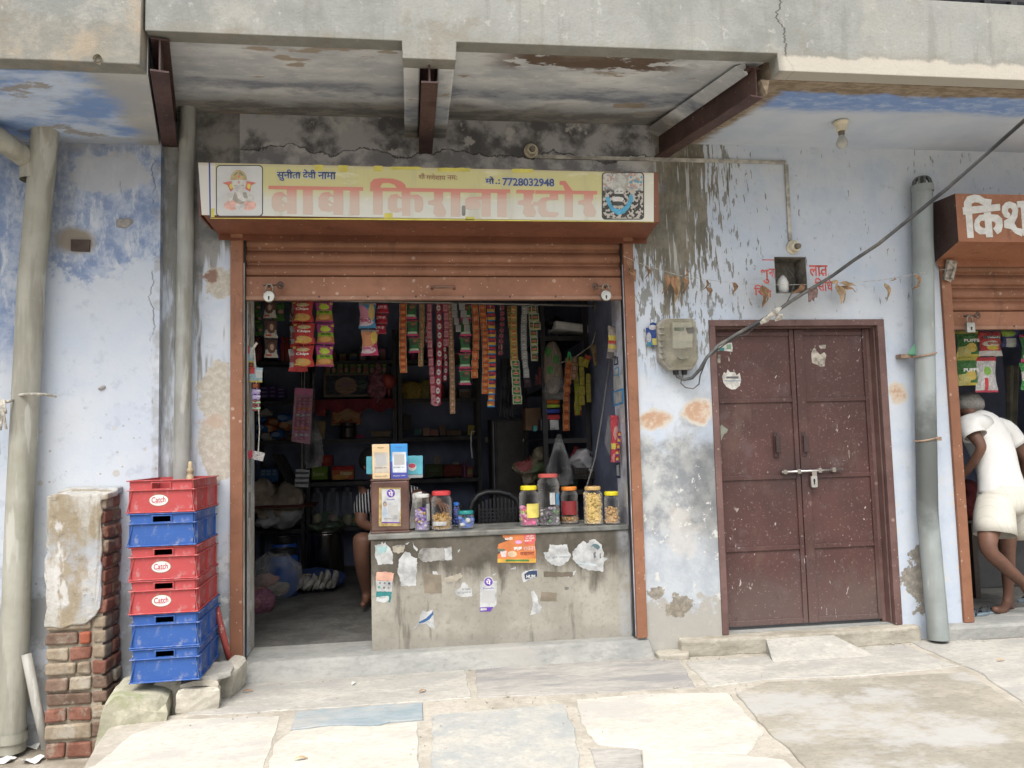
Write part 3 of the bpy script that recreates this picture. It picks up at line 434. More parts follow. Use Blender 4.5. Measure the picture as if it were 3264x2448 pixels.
# ================================================================ THINGS ON THE FACADE
def railing():
    t = thing("roof_railing", "dark metal railing on top of the parapet at upper right", "railing", (3.2, -.95, 3.79))
    m = MB(); m.box(2.7, 6.5, -.97, -.94, 3.845, 3.872); m.build("rail", MATS['dark'], t)
    for x in (2.86, 3.16, 3.32, 3.62, 3.95, 4.4, 4.9): m = MB(); m.box(x - .018, x + .018, -.975, -.935, 3.78, 3.846); m.build("post", MATS['dark'], t)
railing()
def curtain(x0, x1, y, ztop, zrail, zbot, pitch, parent, n):
    m = MB(); prof = [(y + .03, zrail)]; z = zrail
    while z < ztop - .01:
        for k in range(1, 9):
            f = k / 8; prof.append((y + .022 - .024 * math.sin(math.pi * min(1, f / .82)) ** .7 if f < .82 else y + .026, z + pitch * f))
        z += pitch
    m.grid(lambda i, j: Vector((x0 + (x1 - x0) * i, *prof[round(j * (len(prof) - 1))])), 1, len(prof) - 1); m.build("slat_curtain", SHUT, parent, smooth=False)
    m = MB(); m.box(x0, x1, y - .002, y + .022, zbot + .012, zrail); m.build("bottom_rail", SHUT, parent, bevel=.004)
    m = MB(); m.box(x0 - .004, x1 + .004, y - .014, y + .03, zbot, zbot + .022); m.build("bottom_angle", rust("rail_angle_enamel", (.20, .10, .065), (.27, .15, .10), .4), parent, bevel=.002)
    for k in range(n):
        x = x0 + (x1 - x0) * (k + .5) / n; m = MB(); m.ball((x, y - .015, zbot + .018), .006, 6, 4); m.build("rivet", STEELB, parent)
def guide(x0, x1, z0, z1, parent):
    m = MB(); m.box(x0, x1, -.022, .03, z0, z1); m.build("guide_rail", SHUT, parent, bevel=.003)
    xi = x1 if x1 < 0 or (x0 > 3 and x0 < 4) else x0
    m = MB(); m.box(xi - .009, xi + .009, .012, .05, z0, z1); m.build("guide_channel", MATS['dark'], parent)
def hasp(u, v, parent, rev=1):
    p = at(u, v, .01); m = MB(); m.tube([p + Vector((0, 0, .0)), p + Vector((0, -.03, .0))], .008); m.tube([p + Vector((.07 * rev, 0, .003)), p + Vector((.07 * rev, -.03, .003))], .010); m.tube([p + Vector((-.03 * rev, -.03, 0)), p + Vector((.09 * rev, -.03, .003))], .0045); m.tube([p + Vector((.07 * rev, -.032, .0)) + Vector((.016 * math.cos(a), 0, .02 * math.sin(a))) for a in [i * math.pi / 5 for i in range(11)]], .005); m.build("hasp", mt("rusted_iron", (.10, .062, .05), .8, .3, coord='pos'), parent)
shut = thing("roller_shutter", "wide orange brown roller shutter half raised over the grocery opening", "shutter", (.2, .02, 2.38))
curtain(-.948, 1.342, .035, 2.82, 2.525, 2.383, .086, shut, 8)
guide(-1.018, -.948, .305, 2.80, shut); guide(1.342, 1.405, .315, 2.80, shut)
m = MB(); m.prism([(-1.10, 2.79), (1.485, 2.785), (1.492, 3.085), (-1.125, 3.09)], -.30, -.286)
m.add([(-1.10, -.29, 2.79), (1.485, -.29, 2.785), (1.50, -.012, 2.765), (-1.09, -.012, 2.765)], [(0, 3, 2, 1)]); m.add([(-1.09, -.012, 2.765), (1.50, -.012, 2.765), (1.49, -.03, 2.725), (-1.08, -.03, 2.725)], [(0, 3, 2, 1)])
m.prism([(1.484, 2.785), (1.492, 2.785), (1.492, 3.085), (1.484, 3.085)], -.286, -.01); m.prism([(-1.125, 2.79), (-1.117, 2.79), (-1.117, 3.085), (-1.125, 3.085)], -.286, -.01)
m.add([(-1.125, -.30, 3.086), (1.492, -.30, 3.086), (1.51, -.01, 3.10), (-1.125, -.01, 3.10)], [(0, 1, 2, 3)]); m.build("shutter_hood", HOODM, shut)
p, q = at(1377, 920, -.02), at(1448, 920, -.02); m = MB(); m.tube([p, p + Vector((0, -.03, .004)), (p + q) / 2 + Vector((0, -.045, .002)), q + Vector((0, -.03, .004)), q], .010); m.build("pull_handle", mt("worn_handle", (.16, .085, .06), .5, coord='pos'), shut, smooth=True)
hasp(858, 913, shut, 1); hasp(1929, 916, shut, -1)
def padlock(u, v, label, sq=False):
    p = at(u, v, -.03); t = thing("padlock", label, "padlock", p, "padlocks hanging from the shutters")
    sm_ = mt("padlock_steel", (.36, .36, .33), .38, .25, metal=.75, dirt=.3)
    m = MB()
    if sq: m.box(p.x - .03, p.x + .03, p.y - .012, p.y + .012, p.z - .035, p.z + .03)
    else: m.tube([p + Vector((0, .014, 0)), p + Vector((0, -.014, 0))], .033, 20)
    m.build("body", sm_, t, bevel=.004)
    m = MB(); m.tube([p + Vector((-.018, 0, .025)), p + Vector((-.02, 0, .055)), p + Vector((-.010, 0, .074)), p + Vector((.010, 0, .074)), p + Vector((.02, 0, .055)), p + Vector((.018, 0, .025))], .005); m.build("shackle", mt("dull_shackle", (.22, .20, .17), .4, .3, metal=.6), t, smooth=True)
    m = MB(); m.box(p.x - .004, p.x + .004, p.y - .0155, p.y - .014, p.z - .02, p.z - .006); m.tube([p + Vector((0, -.0145, -.004)), p + Vector((0, -.0158, -.004))], .006); m.build("keyhole", MATS['black'], t)
padlock(858, 946, "round steel padlock on the left end of the half raised shutter"); padlock(1931, 943, "round steel padlock on the right end of the half raised shutter"); padlock(3092, 1043, "square steel padlock on the shutter of the far right shop", True)
# signboard ------------------------------------------------------
Y = -.304; sign = thing("shop_sign", "faded yellow and white shop sign with red and blue Hindi lettering", "sign", (.18, Y, 2.93))
t = NT("faded_sign_print"); v = t.noise(9, 5, .6, st=(1, 1, .12)); n = t.noise(3, 5)
grad = t.sm(t.add(t.z, t.mul(t.sub(n, .5), .03)), 2.86, 2.97); c = t.mix(grad, (.53, .535, .485), (.48, .45, .22)); c = t.mix(t.mul(t.sm(v, .50, .70), .4), c, (.33, .31, .22)); c = t.mix(t.mul(t.sm(t.x, 1.31, 1.33), .85), c, (.58, .57, .52)); c = t.mix(t.sm(t.x, -1.035, -1.04), c, (.56, .55, .52)); c = t.mix(t.mul(t.sm(t.noise(18, 4, st=(.3, 1, 1)), .6, .7), .25), c, (.75, .73, .62))
c = t.mix(t.mul(t.sm(t.z, 3.065, 3.08), .5), c, (.40, .36, .26)); SIGNM = t.out(c, .5, 0, .3)
m = MB(); m.prism([(-1.108, 2.793), (1.452, 2.787), (1.464, 3.082), (-1.128, 3.087)], Y, Y + .003); m.build("banner", SIGNM, sign)
t = NT("faded_red_print"); st = t.noise(40, 3, .6, st=(.06, 1, 1)); g = t.add(t.sm(t.z, 2.85, 2.99), t.mul(t.sub(st, .5), .4)); c = t.mix(t.sm(g, .0, 1.0), (.51, .41, .35), (.50, .19, .145)); REDF = t.out(c, .55, 0, .25)
S7, O8 = 2.9105, 2153.8
def c7(*pts, dx=0, dy=0): return [a2(600 + (x + dx) / S7, 500 + (y + dy) / S7, Y) for x, y in pts]
def glyph(polys, mat, parent, y=None, name="lettering"):
    m = MB(); yy = Y if y is None else y
    for k, p in enumerate(polys): m.prism(p, yy - .0016 - .0001 * (k % 7), yy + .0005)
    return m.build(name, mat, parent)
def bowl_ba(d): return [c7((915, 362), (868, 325), (830, 330), (800, 340), (775, 380), (775, 462), (800, 500), (870, 508), (918, 492), (918, 450), (880, 458), (864, 440), (865, 385), (882, 364), (915, 374), dx=d), c7((862, 398), (918, 432), (918, 456), (862, 424), dx=d)]
def ra(d): return [c7((125, 325), (210, 328), (212, 395), (195, 425), (215, 455), (240, 515), (225, 555), (150, 555), (120, 520), (130, 460), (115, 445), (72, 440), (72, 410), (120, 400), (128, 385), dx=d)]
glyph([c7((745, 268), (1622, 281), (1622, 315), (745, 300)), c7((915, 298), (1005, 300), (1005, 530), (918, 530)), c7((1065, 303), (1155, 305), (1155, 535), (1065, 533)), c7((1348, 305), (1438, 308), (1438, 537), (1348, 535)), c7((1500, 310), (1588, 312), (1588, 540), (1500, 538))] + bowl_ba(0) + bowl_ba(435), REDF, sign, name="red_lettering")
glyph([c7((1688, 285), (2987, 303), (2987, 337), (1688, 318)), c7((1690, 286), (1690, 240), (1720, 207), (1790, 198), (1900, 203), (1970, 225), (2010, 255), (2022, 290), (1935, 288), (1910, 257), (1860, 241), (1800, 246), (1780, 285)), c7((1717, 316), (1803, 318), (1803, 535), (1717, 533)), c7((1978, 320), (2060, 322), (2060, 545), (1985, 545)),
    c7((1980, 378), (1935, 345), (1880, 352), (1852, 390), (1852, 480), (1880, 510), (1940, 515), (1985, 500), (1985, 472), (1950, 480), (1938, 465), (1938, 400), (1950, 380), (1980, 392)), c7((2060, 355), (2130, 350), (2175, 380), (2182, 440), (2175, 490), (2150, 515), (2110, 512), (2100, 480), (2098, 400), (2085, 382), (2060, 387)),
    c7((283, 328), (370, 330), (370, 555), (283, 553), dx=O8), c7((568, 333), (652, 335), (652, 555), (568, 555), dx=O8), c7((415, 480), (415, 400), (440, 376), (568, 370), (568, 400), (520, 404), (560, 430), (560, 455), (540, 482), (470, 488), (440, 486), dx=O8), c7((715, 336), (800, 338), (800, 560), (715, 558), dx=O8)] + ra(O8), REDF, sign, name="red_lettering")
glyph([c7((890, 307), (1058, 309), (1058, 342), (890, 338), dx=O8), c7((1066, 310), (1640, 318), (1640, 350), (1066, 343), dx=O8), c7((1045, 418), (1095, 418), (1095, 455), (1045, 455), dx=O8), c7((1200, 345), (1278, 347), (1278, 400), (1180, 404), (1165, 425), (1165, 490), (1190, 512), (1275, 515), (1285, 535), (1250, 560), (1125, 552), (1095, 512), (1095, 410), (1130, 380), (1200, 372), dx=O8),
    c7((1340, 345), (1415, 350), (1415, 558), (1340, 556), dx=O8), c7((1292, 225), (1345, 225), (1415, 320), (1345, 320), (1325, 262), (1292, 258), dx=O8)] + ra(O8 + 832) + ra(O8 + 1392), REDF, sign, name="red_lettering")
BLUEI = mt("navy_print", (.055, .085, .20), .5, .25, 20); WHT = mt("halo_white", (.52, .52, .48), .6, .08); BRI = mt("brown_print", (.30, .16, .11), .6)
def c7t(s, x0, y0, x1, y1, mat, bold, halo=0):
    if halo: textp(s, 600 + (x0 - 4) / S7, 500 + (y0 - 4) / S7, 600 + (x1 + 4) / S7, 500 + (y1 + 4) / S7, Y - .0012, WHT, sign, bold=bold + .035)
    textp(s, 600 + x0 / S7, 500 + y0 / S7, 600 + x1 / S7, 500 + y1 / S7, Y - .0024, mat, sign, bold=bold)
c7t("सुनीता", 822, 118, 1045, 222, BLUEI, .022, 1); c7t("देवी", 1062, 118, 1185, 206, BLUEI, .022, 1); c7t("नामा", 1203, 142, 1370, 206, BLUEI, .022, 1)
c7t("शी", O8 - 15, 150, O8 + 42, 206, BRI, .012); c7t("गणेशाय", O8 + 55, 158, O8 + 232, 214, BRI, .012); c7t("नमः", O8 + 250, 172, O8 + 342, 214, BRI, .012)
c7t("मो", O8 + 603, 182, O8 + 685, 252, BLUEI, .022, 1); c7t(".:", O8 + 695, 208, O8 + 740, 252, BLUEI, .02); c7t("7728032948", O8 + 762, 202, O8 + 1242, 268, BLUEI, .03, 1)
def rrect(x0, y0, x1, y1, r, n=5):
    o = []
    for cx, cy, a0 in ((x1 - r, y0 + r, -90), (x1 - r, y1 - r, 0), (x0 + r, y1 - r, 90), (x0 + r, y0 + r, 180)):
        o += [(cx + r * math.cos(R(a0 + 90 * k / n)), cy + r * math.sin(R(a0 + 90 * k / n))) for k in range(n + 1)]
    return o
def ell(cx, cy, rx, ry, n=20, a0=0, a1=360): return [(cx + rx * math.cos(R(a0 + (a1 - a0) * k / n)), cy + ry * math.sin(R(a0 + (a1 - a0) * k / n))) for k in range(n if a1 - a0 == 360 else n + 1)]
DKF = mt("dark_print_line", (.05, .055, .05), .5); PPR = mt("pale_print", (.50, .505, .50), .5, .06, 6)
def lay(poly, mat, k, nm, parent=sign, y0=None):
    yy = (Y if y0 is None else y0) - .001 - .0005 * k; m = MB(); m.prism(poly, yy, yy + .0006); return m.build(nm, mat, parent)
lay(c7(*rrect(258, 76, 694, 555, 38)), DKF, 0, "picture_border"); lay(c7(*rrect(267, 85, 685, 546, 32)), PPR, 1, "picture_ground")
col = lambda n, c, **k: mt(n, c, .55, .15, 30, **k)
GOLD, GRN, PINKR, REDR, FACE = col("print_gold", (.42, .33, .17)), col("print_green", (.10, .20, .14)), col("print_rose", (.60, .36, .31)), col("print_red", (.52, .17, .13)), col("print_ivory", (.51, .50, .475)); TAUPE = col("print_taupe", (.33, .31, .27)); YEL = mt("bright_yellow_tape", (.50, .44, .08), .4, .12)
pic = [(ell(405, 450, 72, 46), PINKR), (ell(560, 450, 72, 46), PINKR), (ell(483, 462, 50, 26), FACE), ([(430, 330), (540, 330), (560, 400), (500, 440), (470, 440), (410, 400)], TAUPE), (ell(385, 372, 34, 40), FACE), (ell(585, 372, 30, 42), FACE), (ell(468, 215, 76, 92, 20, 180, 360), GOLD), (ell(468, 215, 56, 72, 20, 180, 360), GRN), ([(318, 243), (400, 225), (420, 300), (395, 325), (365, 265)], REDR), ([(632, 243), (545, 225), (530, 300), (575, 325), (585, 265)], REDR), (ell(400, 275, 16, 24), YEL), (ell(565, 275, 16, 24), YEL), (ell(472, 262, 60, 56), FACE),
    ([(440, 290), (510, 290), (506, 345), (520, 385), (570, 388), (590, 405), (560, 418), (500, 414), (462, 385), (448, 340)], FACE), ([(400, 215), (545, 215), (540, 190), (500, 172), (468, 140), (440, 172), (402, 190)], GOLD), (ell(437, 268, 12, 6), TAUPE), (ell(510, 268, 12, 6), TAUPE), (ell(472, 240, 5, 14), REDR), (ell(472, 185, 10, 12), REDR)]
for k, (pl, mm) in enumerate(pic): lay(c7(*pl), mm, 2 + k * .5, "deity_print")
lay(c7(*rrect(1682, 143, 2076, 583, 34), dx=O8), DKF, 0, "picture_border")
t = NT("garlanded_idol_print"); vv = t.voro(75); kk = t.N.new("ShaderNodeSeparateColor"); t.L.new(vv.outputs["Color"], kk.inputs[0]); xx, zz = a2(600 + (O8 + 1880) / S7, 500 + 300 / S7, Y)
c = t.mix(t.sm(kk.outputs[0], .40, .55), (.045, .045, .04), (.40, .37, .33)); top = t.sm(t.z, zz - .02, zz + .02); c = t.mix(top, c, t.mix(t.sm(kk.outputs[1], .3, .6), (.36, .25, .22), (.46, .46, .42))); c = t.mix(t.mul(top, t.ma('GREATER_THAN', kk.outputs[2], .82)), c, (.09, .28, .36)); IDOL = t.out(c, .55, 0, .3)
lay(c7(*rrect(1692, 152, 2066, 574, 28), dx=O8), IDOL, 1, "picture_ground"); CYAN = col("print_cyan", (.075, .30, .46)); SILV = col("print_silver", (.40, .40, .37))
lay(c7(*([(1715, 375), (1735, 440), (1770, 500), (1830, 540), (1890, 525), (1940, 470), (1975, 400), (1965, 345), (1935, 360), (1935, 400), (1900, 455), (1850, 490), (1800, 475), (1765, 430), (1752, 370)]), dx=O8), CYAN, 2, "garland_print")
for k, (pl, mm) in enumerate([(ell(1840, 260, 56, 100), SILV), (ell(1890, 230, 40, 66), TAUPE), (ell(1880, 225, 26, 50), SILV), (ell(1842, 330, 44, 42), FACE), ([(1800, 345), (1885, 345), (1880, 375), (1845, 388), (1806, 375)], DKF), (ell(1826, 320, 11, 4), DKF), (ell(1862, 320, 11, 4), DKF), (ell(1830, 395, 55, 24), FACE), (ell(1830, 435, 60, 20), DKF)]): lay(c7(*pl, dx=O8), mm, 3 + k * .5, "idol_print")
for x0, x1, y0, y1 in ((1170, 1250, 75, 130), (1395, 1480, 78, 140), (1722, 1802, 85, 132), (1880, 2155, 92, 118), (1820, 1895, 522, 570), (O8 + 160, O8 + 462, 102, 138), (O8 + 850, O8 + 1045, 112, 146), (O8 + 420, O8 + 500, 556, 588), (210, 245, 480, 560)): lay(rag(c7((x0, y0), (x1, y0), (x1, y1), (x0, y1)), .01, .002, int(x0)), YEL, .5, "yellow_tape")
lay(c7((190, 55), (204, 55), (212, 570), (198, 560)), mt("blue_rule", (.04, .09, .27), .5), .5, "edge_rule"); lay(c7((204, 567), (2150, 572), (4320, 602), (4320, 607), (204, 573)), YEL, .5, "edge_rule")
lay(c7(*rrect(384, 452, 418, 548, 15), dx=O8), mt("grey_hook_plate", (.22, .22, .20), .5), 2, "hook_plate")
# second shop -----------------------------------------------------
sh2 = thing("roller_shutter", "orange brown roller shutter with painted white Hindi letters on the far right shop", "shutter", (4.5, .02, 2.2))
zb2 = at(3150, 1050, .035).z; curtain(3.555, 5.74, .035, 2.78, zb2 + .12, zb2, .088, sh2, 7)
guide(3.487, 3.555, .29, 2.72, sh2); guide(5.74, 5.80, .29, 2.72, sh2)
xh = at(3050, 690, -.30).x; z0h, z1h = at(3055, 770, -.30).z, at(3046, 617, -.30).z
m = MB(); m.prism([(xh, z0h), (5.95, z0h), (5.95, z1h), (xh, z1h)], -.30, -.288); m.add([(xh, -.288, z0h), (5.95, -.288, z0h), (5.92, -.02, z0h - .05), (3.46, -.02, z0h - .05)], [(0, 3, 2, 1)]); m.add([(3.46, -.02, z0h - .05), (5.92, -.02, z0h - .05), (5.92, -.03, z0h - .095), (3.46, -.03, z0h - .095)], [(0, 3, 2, 1)]); m.add([(xh, -.30, z1h), (5.95, -.30, z1h), (5.95, -.004, z1h + .03), (3.46, -.004, z1h + .03)], [(0, 1, 2, 3)]); m.build("shutter_hood", rust("hood_front_enamel", (.25, .105, .055), (.31, .135, .075), .3, .2), sh2)
m = MB(); m.add([(xh - .002, -.300, z0h), (xh - .002, -.300, z1h), (3.462, -.004, z1h + .03), (3.462, -.004, z0h - .06)], [(0, 1, 2, 3)]); m.build("hood_end", rust("dark_hood_end", (.055, .032, .026), (.075, .045, .038), .15), sh2)
WP = mt("white_sign_paint", (.56, .56, .53), .6, .1, 20, dirt=.2, coord='pos'); S5 = 3.607
def c5(*p): return [a2(2900 + x / S5, 600 + y / S5, -.301) for x, y in p]
glyph([c5((605, 220), (1035, 180), (1040, 255), (612, 305)), c5((640, 300), (715, 292), (735, 570), (662, 572)), c5((622, 215), (622, 160), (660, 95), (740, 72), (800, 80), (860, 120), (942, 130), (930, 205), (860, 205), (790, 165), (740, 162), (710, 180), (705, 225)), c5((850, 280), (930, 275), (955, 562), (878, 566)),
    c5((860, 300), (800, 308), (750, 360), (735, 420), (750, 490), (800, 530), (880, 528), (878, 458), (835, 455), (805, 435), (798, 400), (820, 375), (860, 372)), c5((930, 300), (1010, 305), (1060, 350), (1068, 430), (1050, 500), (1005, 530), (955, 460), (975, 445), (988, 410), (970, 385), (932, 378)),
    c5((1145, 152), (1100, 165), (1060, 210), (1055, 270), (1085, 330), (1140, 350), (1155, 300), (1125, 265), (1130, 235), (1160, 225), (1180, 255), (1170, 300), (1135, 345), (1080, 375), (1085, 455), (1160, 470), (1210, 520), (1290, 555), (1300, 470), (1230, 455), (1200, 400), (1235, 330), (1245, 250), (1220, 180)), c5((1230, 150), (1700, 120), (1700, 195), (1235, 222)), c5((1275, 215), (1350, 212), (1372, 540), (1300, 545)), c5((1450, 205), (1520, 200), (1535, 540), (1465, 540))], WP, sh2, -.3005, "painted_lettering")
hasp(3075, 1008, sh2, 1)
m = MB(); px = [at(2900 + x / S5, 600 + y / S5, -.035) for x, y in ((430, 690), (435, 760), (430, 830))]; m.tube(px, .003); p = px[-1]; m.obox(p + Vector((0, -.01, -.07)), (.055, .03, .13), (.2, .2, .1)); m.obox(p + Vector((.02, -.02, -.08)), (.03, .02, .10), (0, .4, .4)); m.wobble(.012, 30); m.one("lemon_charm", mt("grey_rag", (.30, .27, .23), .95, .4, 40), "shrivelled grey hanging charm on the corner of the far shutter", "charm")
# ---------------------------------------------------------------- door
door = thing("double_door", "dark maroon double metal door with scratches and torn paper", "door", (2.48, .06, .31))
fx0, fx1, fzt = 1.882, 3.068, 2.245
m = MB(); m.box(fx0, fx1, -.012, .02, 2.205, fzt); m.box(fx0, fx0 + .040, -.012, .02, .30, 2.205); m.box(fx1 - .048, fx1, -.012, .02, .30, 2.205); m.box(fx0 + .040, fx0 + .05, .02, .10, .306, 2.205); m.box(fx1 - .058, fx1 - .048, .02, .10, .306, 2.205); m.box(fx1 - .085, fx1 - .058, .07, .10, .306, 2.195); m.box(fx0 + .05, fx1 - .058, .02, .10, 2.195, 2.205); m.build("frame", FRAMEM, door, bevel=.003)
LX = [(1.935, 2.478), (2.484, 2.982)]; ly = .075
for k, (xa, xb) in enumerate(LX):
    leaf_m = MB(); leaf_m.box(xa, xb, ly, ly + .03, .325, 2.192); leaf = leaf_m.build("door_leaf", DOORM, door)
    m = MB(); wl, wr = (.022, .03) if k == 0 else (.062, .026); e = ly - .012
    m.box(xa, xa + wl, e, ly - .0005, .325, 2.192); m.box(xb - wr, xb, e, ly - .0005, .325, 2.192)
    for z in (2.165, 1.735, 1.245, .80): m.box(xa + wl, xb - wr, e + .002, ly - .0005, z - .014, z + .014)
    m.box(xa + wl, xb - wr, e + .002, ly - .0005, .326, .36); m.build("leaf_frame", DOORM, leaf, bevel=.003)
    hx = at(2050 + (1115 if k == 0 else 1345) / 2.602, 950 + 1210 / 2.602, ly - .02).x; hz = at(2480, 1415, ly).z
    m = MB(); m.box(hx - .016, hx + .016, ly - .035, ly - .013, hz - .055, hz + .05); m.box(hx - .022, hx + .006, ly - .017, ly - .012, hz - .085, hz + .075); m.build("pull_handle", mt("grimy_handle", (.05, .03, .028), .6), leaf, bevel=.004)
p0, p1 = at(2492, 1505, ly - .03), at(2686, 1496, ly - .03); m = MB(); m.tube([p0, p1], .0075, 10); m.build("sliding_bolt", MATS['steel'], door, smooth=True)
m = MB()
for f in (.05, .28, .62, .85): q = p0.lerp(p1, f); m.box(q.x - .012, q.x + .012, ly - .040, ly - .010, q.z - .014, q.z + .014)
q = p0.lerp(p1, .53); m.box(q.x - .016, q.x + .016, ly - .034, ly - .028, q.z - .06, q.z + .0); m.build("bolt_bracket", mt("tarnished_bracket", (.28, .25, .22), .45, metal=.5), door, bevel=.002)
q = at(2594, 1535, ly - .036); m = MB(); m.prism(rrect(q.x - .021, q.z - .036, q.x + .021, q.z + .036, .008), q.y - .008, q.y + .008); m.build("lock_hasp", MATS['steel'], door); m = MB(); m.prism(ell(q.x, q.z + .006, .006, .014, 10), q.y - .010, q.y - .0078); m.prism([(q.x - .004, q.z - .018), (q.x + .004, q.z - .018), (q.x + .003, q.z), (q.x - .003, q.z)], q.y - .0095, q.y - .0078); m.build("keyhole", MATS['black'], door)
PAPER = mt("torn_paper", (.55, .54, .51), .85, .2, 25, dirt=.3, coord='pos'); PAPERD = mt("dirty_torn_paper", (.36, .33, .28), .9, .35, 30, coord='pos'); INK = mt("faded_ink", (.13, .13, .14), .7); TEAL = mt("teal_print", (.04, .20, .20), .6)
D1 = lambda *p: [a2(2050 + x / 2.602, 950 + y / 2.602, ly) for x, y in p]
def paper(pts, mat, parent, y, seed=1, nm="torn_paper", st=.02, amp=.004): m = MB(); m.prism(rag(pts, st, amp, seed), y - .0015, y - .0002); return m.build(nm, mat, parent)
paper(D1((655, 650), (670, 615), (690, 625), (700, 590), (720, 615), (760, 615), (775, 640), (800, 620), (812, 680), (800, 725), (765, 757), (730, 758), (690, 735), (665, 700)), PAPER, door, ly, 3, st=.03, amp=.0015, nm="round_sticker"); paper(D1((690, 650), (790, 650), (790, 668), (690, 668)), INK, door, ly - .0012, 4, "sticker_print", .02, .001); paper(D1((675, 682), (810, 682), (810, 692), (675, 692)), mt("slate_ink", (.25, .30, .35), .7), door, ly - .0012, 4, "sticker_print", .02, .001)
paper(D1((618, 380), (735, 370), (740, 445), (690, 440), (622, 438)), PAPER, door, ly, 5, nm="torn_sticker"); paper(D1((625, 412), (672, 412), (672, 436), (625, 436)), TEAL, door, ly - .0012, 6, "sticker_print", .03, .001); paper(D1((690, 385), (730, 385), (730, 425), (690, 425)), mt("green_print", (.18, .30, .20), .7), door, ly - .0012, 6, "sticker_print", .01, .002)
paper(D1((1395, 460), (1420, 410), (1440, 440), (1465, 470), (1500, 450), (1520, 470), (1505, 565), (1470, 570), (1400, 535)), PAPERD, door, ly, 8); paper(D1((1455, 395), (1515, 388), (1510, 420), (1470, 422)), PAPERD, door, ly, 9); paper(D1((600, 1110), (650, 1050), (705, 1090), (670, 1130), (650, 1170), (610, 1190)), mt("greenish_scrape", (.24, .25, .21), .9), door, ly, 10); paper(D1((620, 470), (640, 470), (640, 540), (618, 540)), PAPERD, door, ly, 11); paper(D1((598, 1175), (655, 1165), (625, 1245), (600, 1240)), PAPERD, door, ly, 12)
# ---------------------------------------------------------------- pipes
PVCG, PVCB, PVCD = pvc("grimy_tan_pipe", (.27, .265, .215), (.36, .355, .305)), pvc("grey_blue_pipe", (.215, .24, .235), (.275, .305, .305), .3, (1.30, .50)), pvc("streaked_grey_pipe", (.24, .25, .235), (.33, .34, .32), .85)
pl = thing("drain_pipe", "fat tan grey drainpipe running down the far left blue wall", "pipe", (-2.1, -.16, -.05))
T = [at(152, 330, -.24), at(128, 600, -.16), at(100, 900, -.14), at(63, 1632, -.15), at(34, 2395, -.16)]; m = MB(); m.tube(T, .068, 20, False); m.build("pipe", PVCG, pl, smooth=True)
m = MB(); p = at(113, 560, -.155); m.tube([p + Vector((0, 0, .05)), p + Vector((0, 0, -.03))], .077, 20, False); m.build("pipe_collar", PVCG, pl, smooth=True); m = MB(); m.tube([at(37, 2330, -.16), at(35, 2362, -.16)], .077, 20, False); m.build("pipe_collar", PVCG, pl, smooth=True)
m = MB(); j = at(118, 490, -.155); m.tube([at(-160, 395, -.40), at(-20, 430, -.32), at(70, 495, -.22), j + Vector((.01, .02, -.01))], .060, 18); m.build("branch_pipe", PVCG, pl, smooth=True)
m = MB(); m.tube([at(100, 1262, -.225) + Vector((-.09 * math.cos(a) - .0, .075 - .085 * math.sin(a), .01 * math.sin(a))) for a in [k * math.pi / 8 for k in range(9)]] , .008); p = at(30, 1280, -.23); m.tube([at(100, 1262, -.225) + Vector((-.085, .06, 0)), p, p + Vector((-.12, .02, -.01))], .008)
for k in range(7): a = random.uniform(-.05, .03); m.tube([p + Vector((-.02 + a, -.01, .01)), p + Vector((a, -.03, -.05)), p + Vector((a + random.uniform(-.02, .02), -.02, random.uniform(-.16, -.06)))], .007)
m.tube([p + Vector((-.04, 0, 0)), p + Vector((-.05, -.01, -.15)), p + Vector((-.045, -.01, -.28))], [.009, .008, .012]); m.one("tied_rope", MATS['rope'], "knotted grey rope tied round the far left drainpipe", "rope")
gp = thing("corner_pipe", "streaked grey pipe in the corner between blue house and grocery", "pipe", (-1.27, -.06, .3))
m = MB(); m.tube([at(600, 335, -.06), at(592, 700, -.06), at(578, 1560, -.06), at(572, 2150, -.06)], .045, 16, False); m.build("pipe", PVCD, gp, smooth=True)
rp = thing("vent_pipe", "grey vent pipe with slotted cap beside the maroon door", "pipe", (3.28, -.1, .21))
T = [at(2940, 598, -.09), at(2942, 816, -.09), at(2956, 1632, -.10), at(2992, 2037, -.11)]; m = MB(); m.tube(T, .062, 20, False); m.build("pipe", PVCB, rp, smooth=True)
p = T[0]; m = MB(); m.tube([p + Vector((0, 0, -.03)), p + Vector((0, 0, .012))], .068, 20); m.build("cap_ring", PVCB, rp, smooth=False)
m = MB()
for k in range(10): a = k * math.pi / 5; d = Vector((math.cos(a), math.sin(a), 0)); m.tube([p + d * .056 + Vector((0, 0, .01)), p + d * .048 + Vector((0, 0, .05)), p + d * .034 + Vector((0, 0, .066))], .0075, 6)
m.tube([p + Vector((0, 0, .060)), p + Vector((0, 0, .070))], .036, 14); m.tube([p + Vector((0, 0, .008)), p + Vector((0, 0, .055))], .022, 10); m.build("slotted_cap", mt("dark_slot_cap", (.11, .12, .115), .6), rp)
CL = mt("rusty_clamp", (.30, .21, .15), .7, .3, 20)
for v, dz in ((1132, .0), (1400, .0)):
    p = at(2947 if v < 1300 else 2952, v, -.095); m = MB(); m.tube([p + Vector((.067 * math.cos(a), .067 * math.sin(a), .012 * math.cos(a))) for a in [k * math.pi / 9 for k in range(19)]], .006); m.box(p.x + (-.14 if v < 1300 else .06), p.x + (-.06 if v < 1300 else .13), p.y + .03, p.y + .09, p.z - .012, p.z + .012); m.build("clamp", CL, rp)
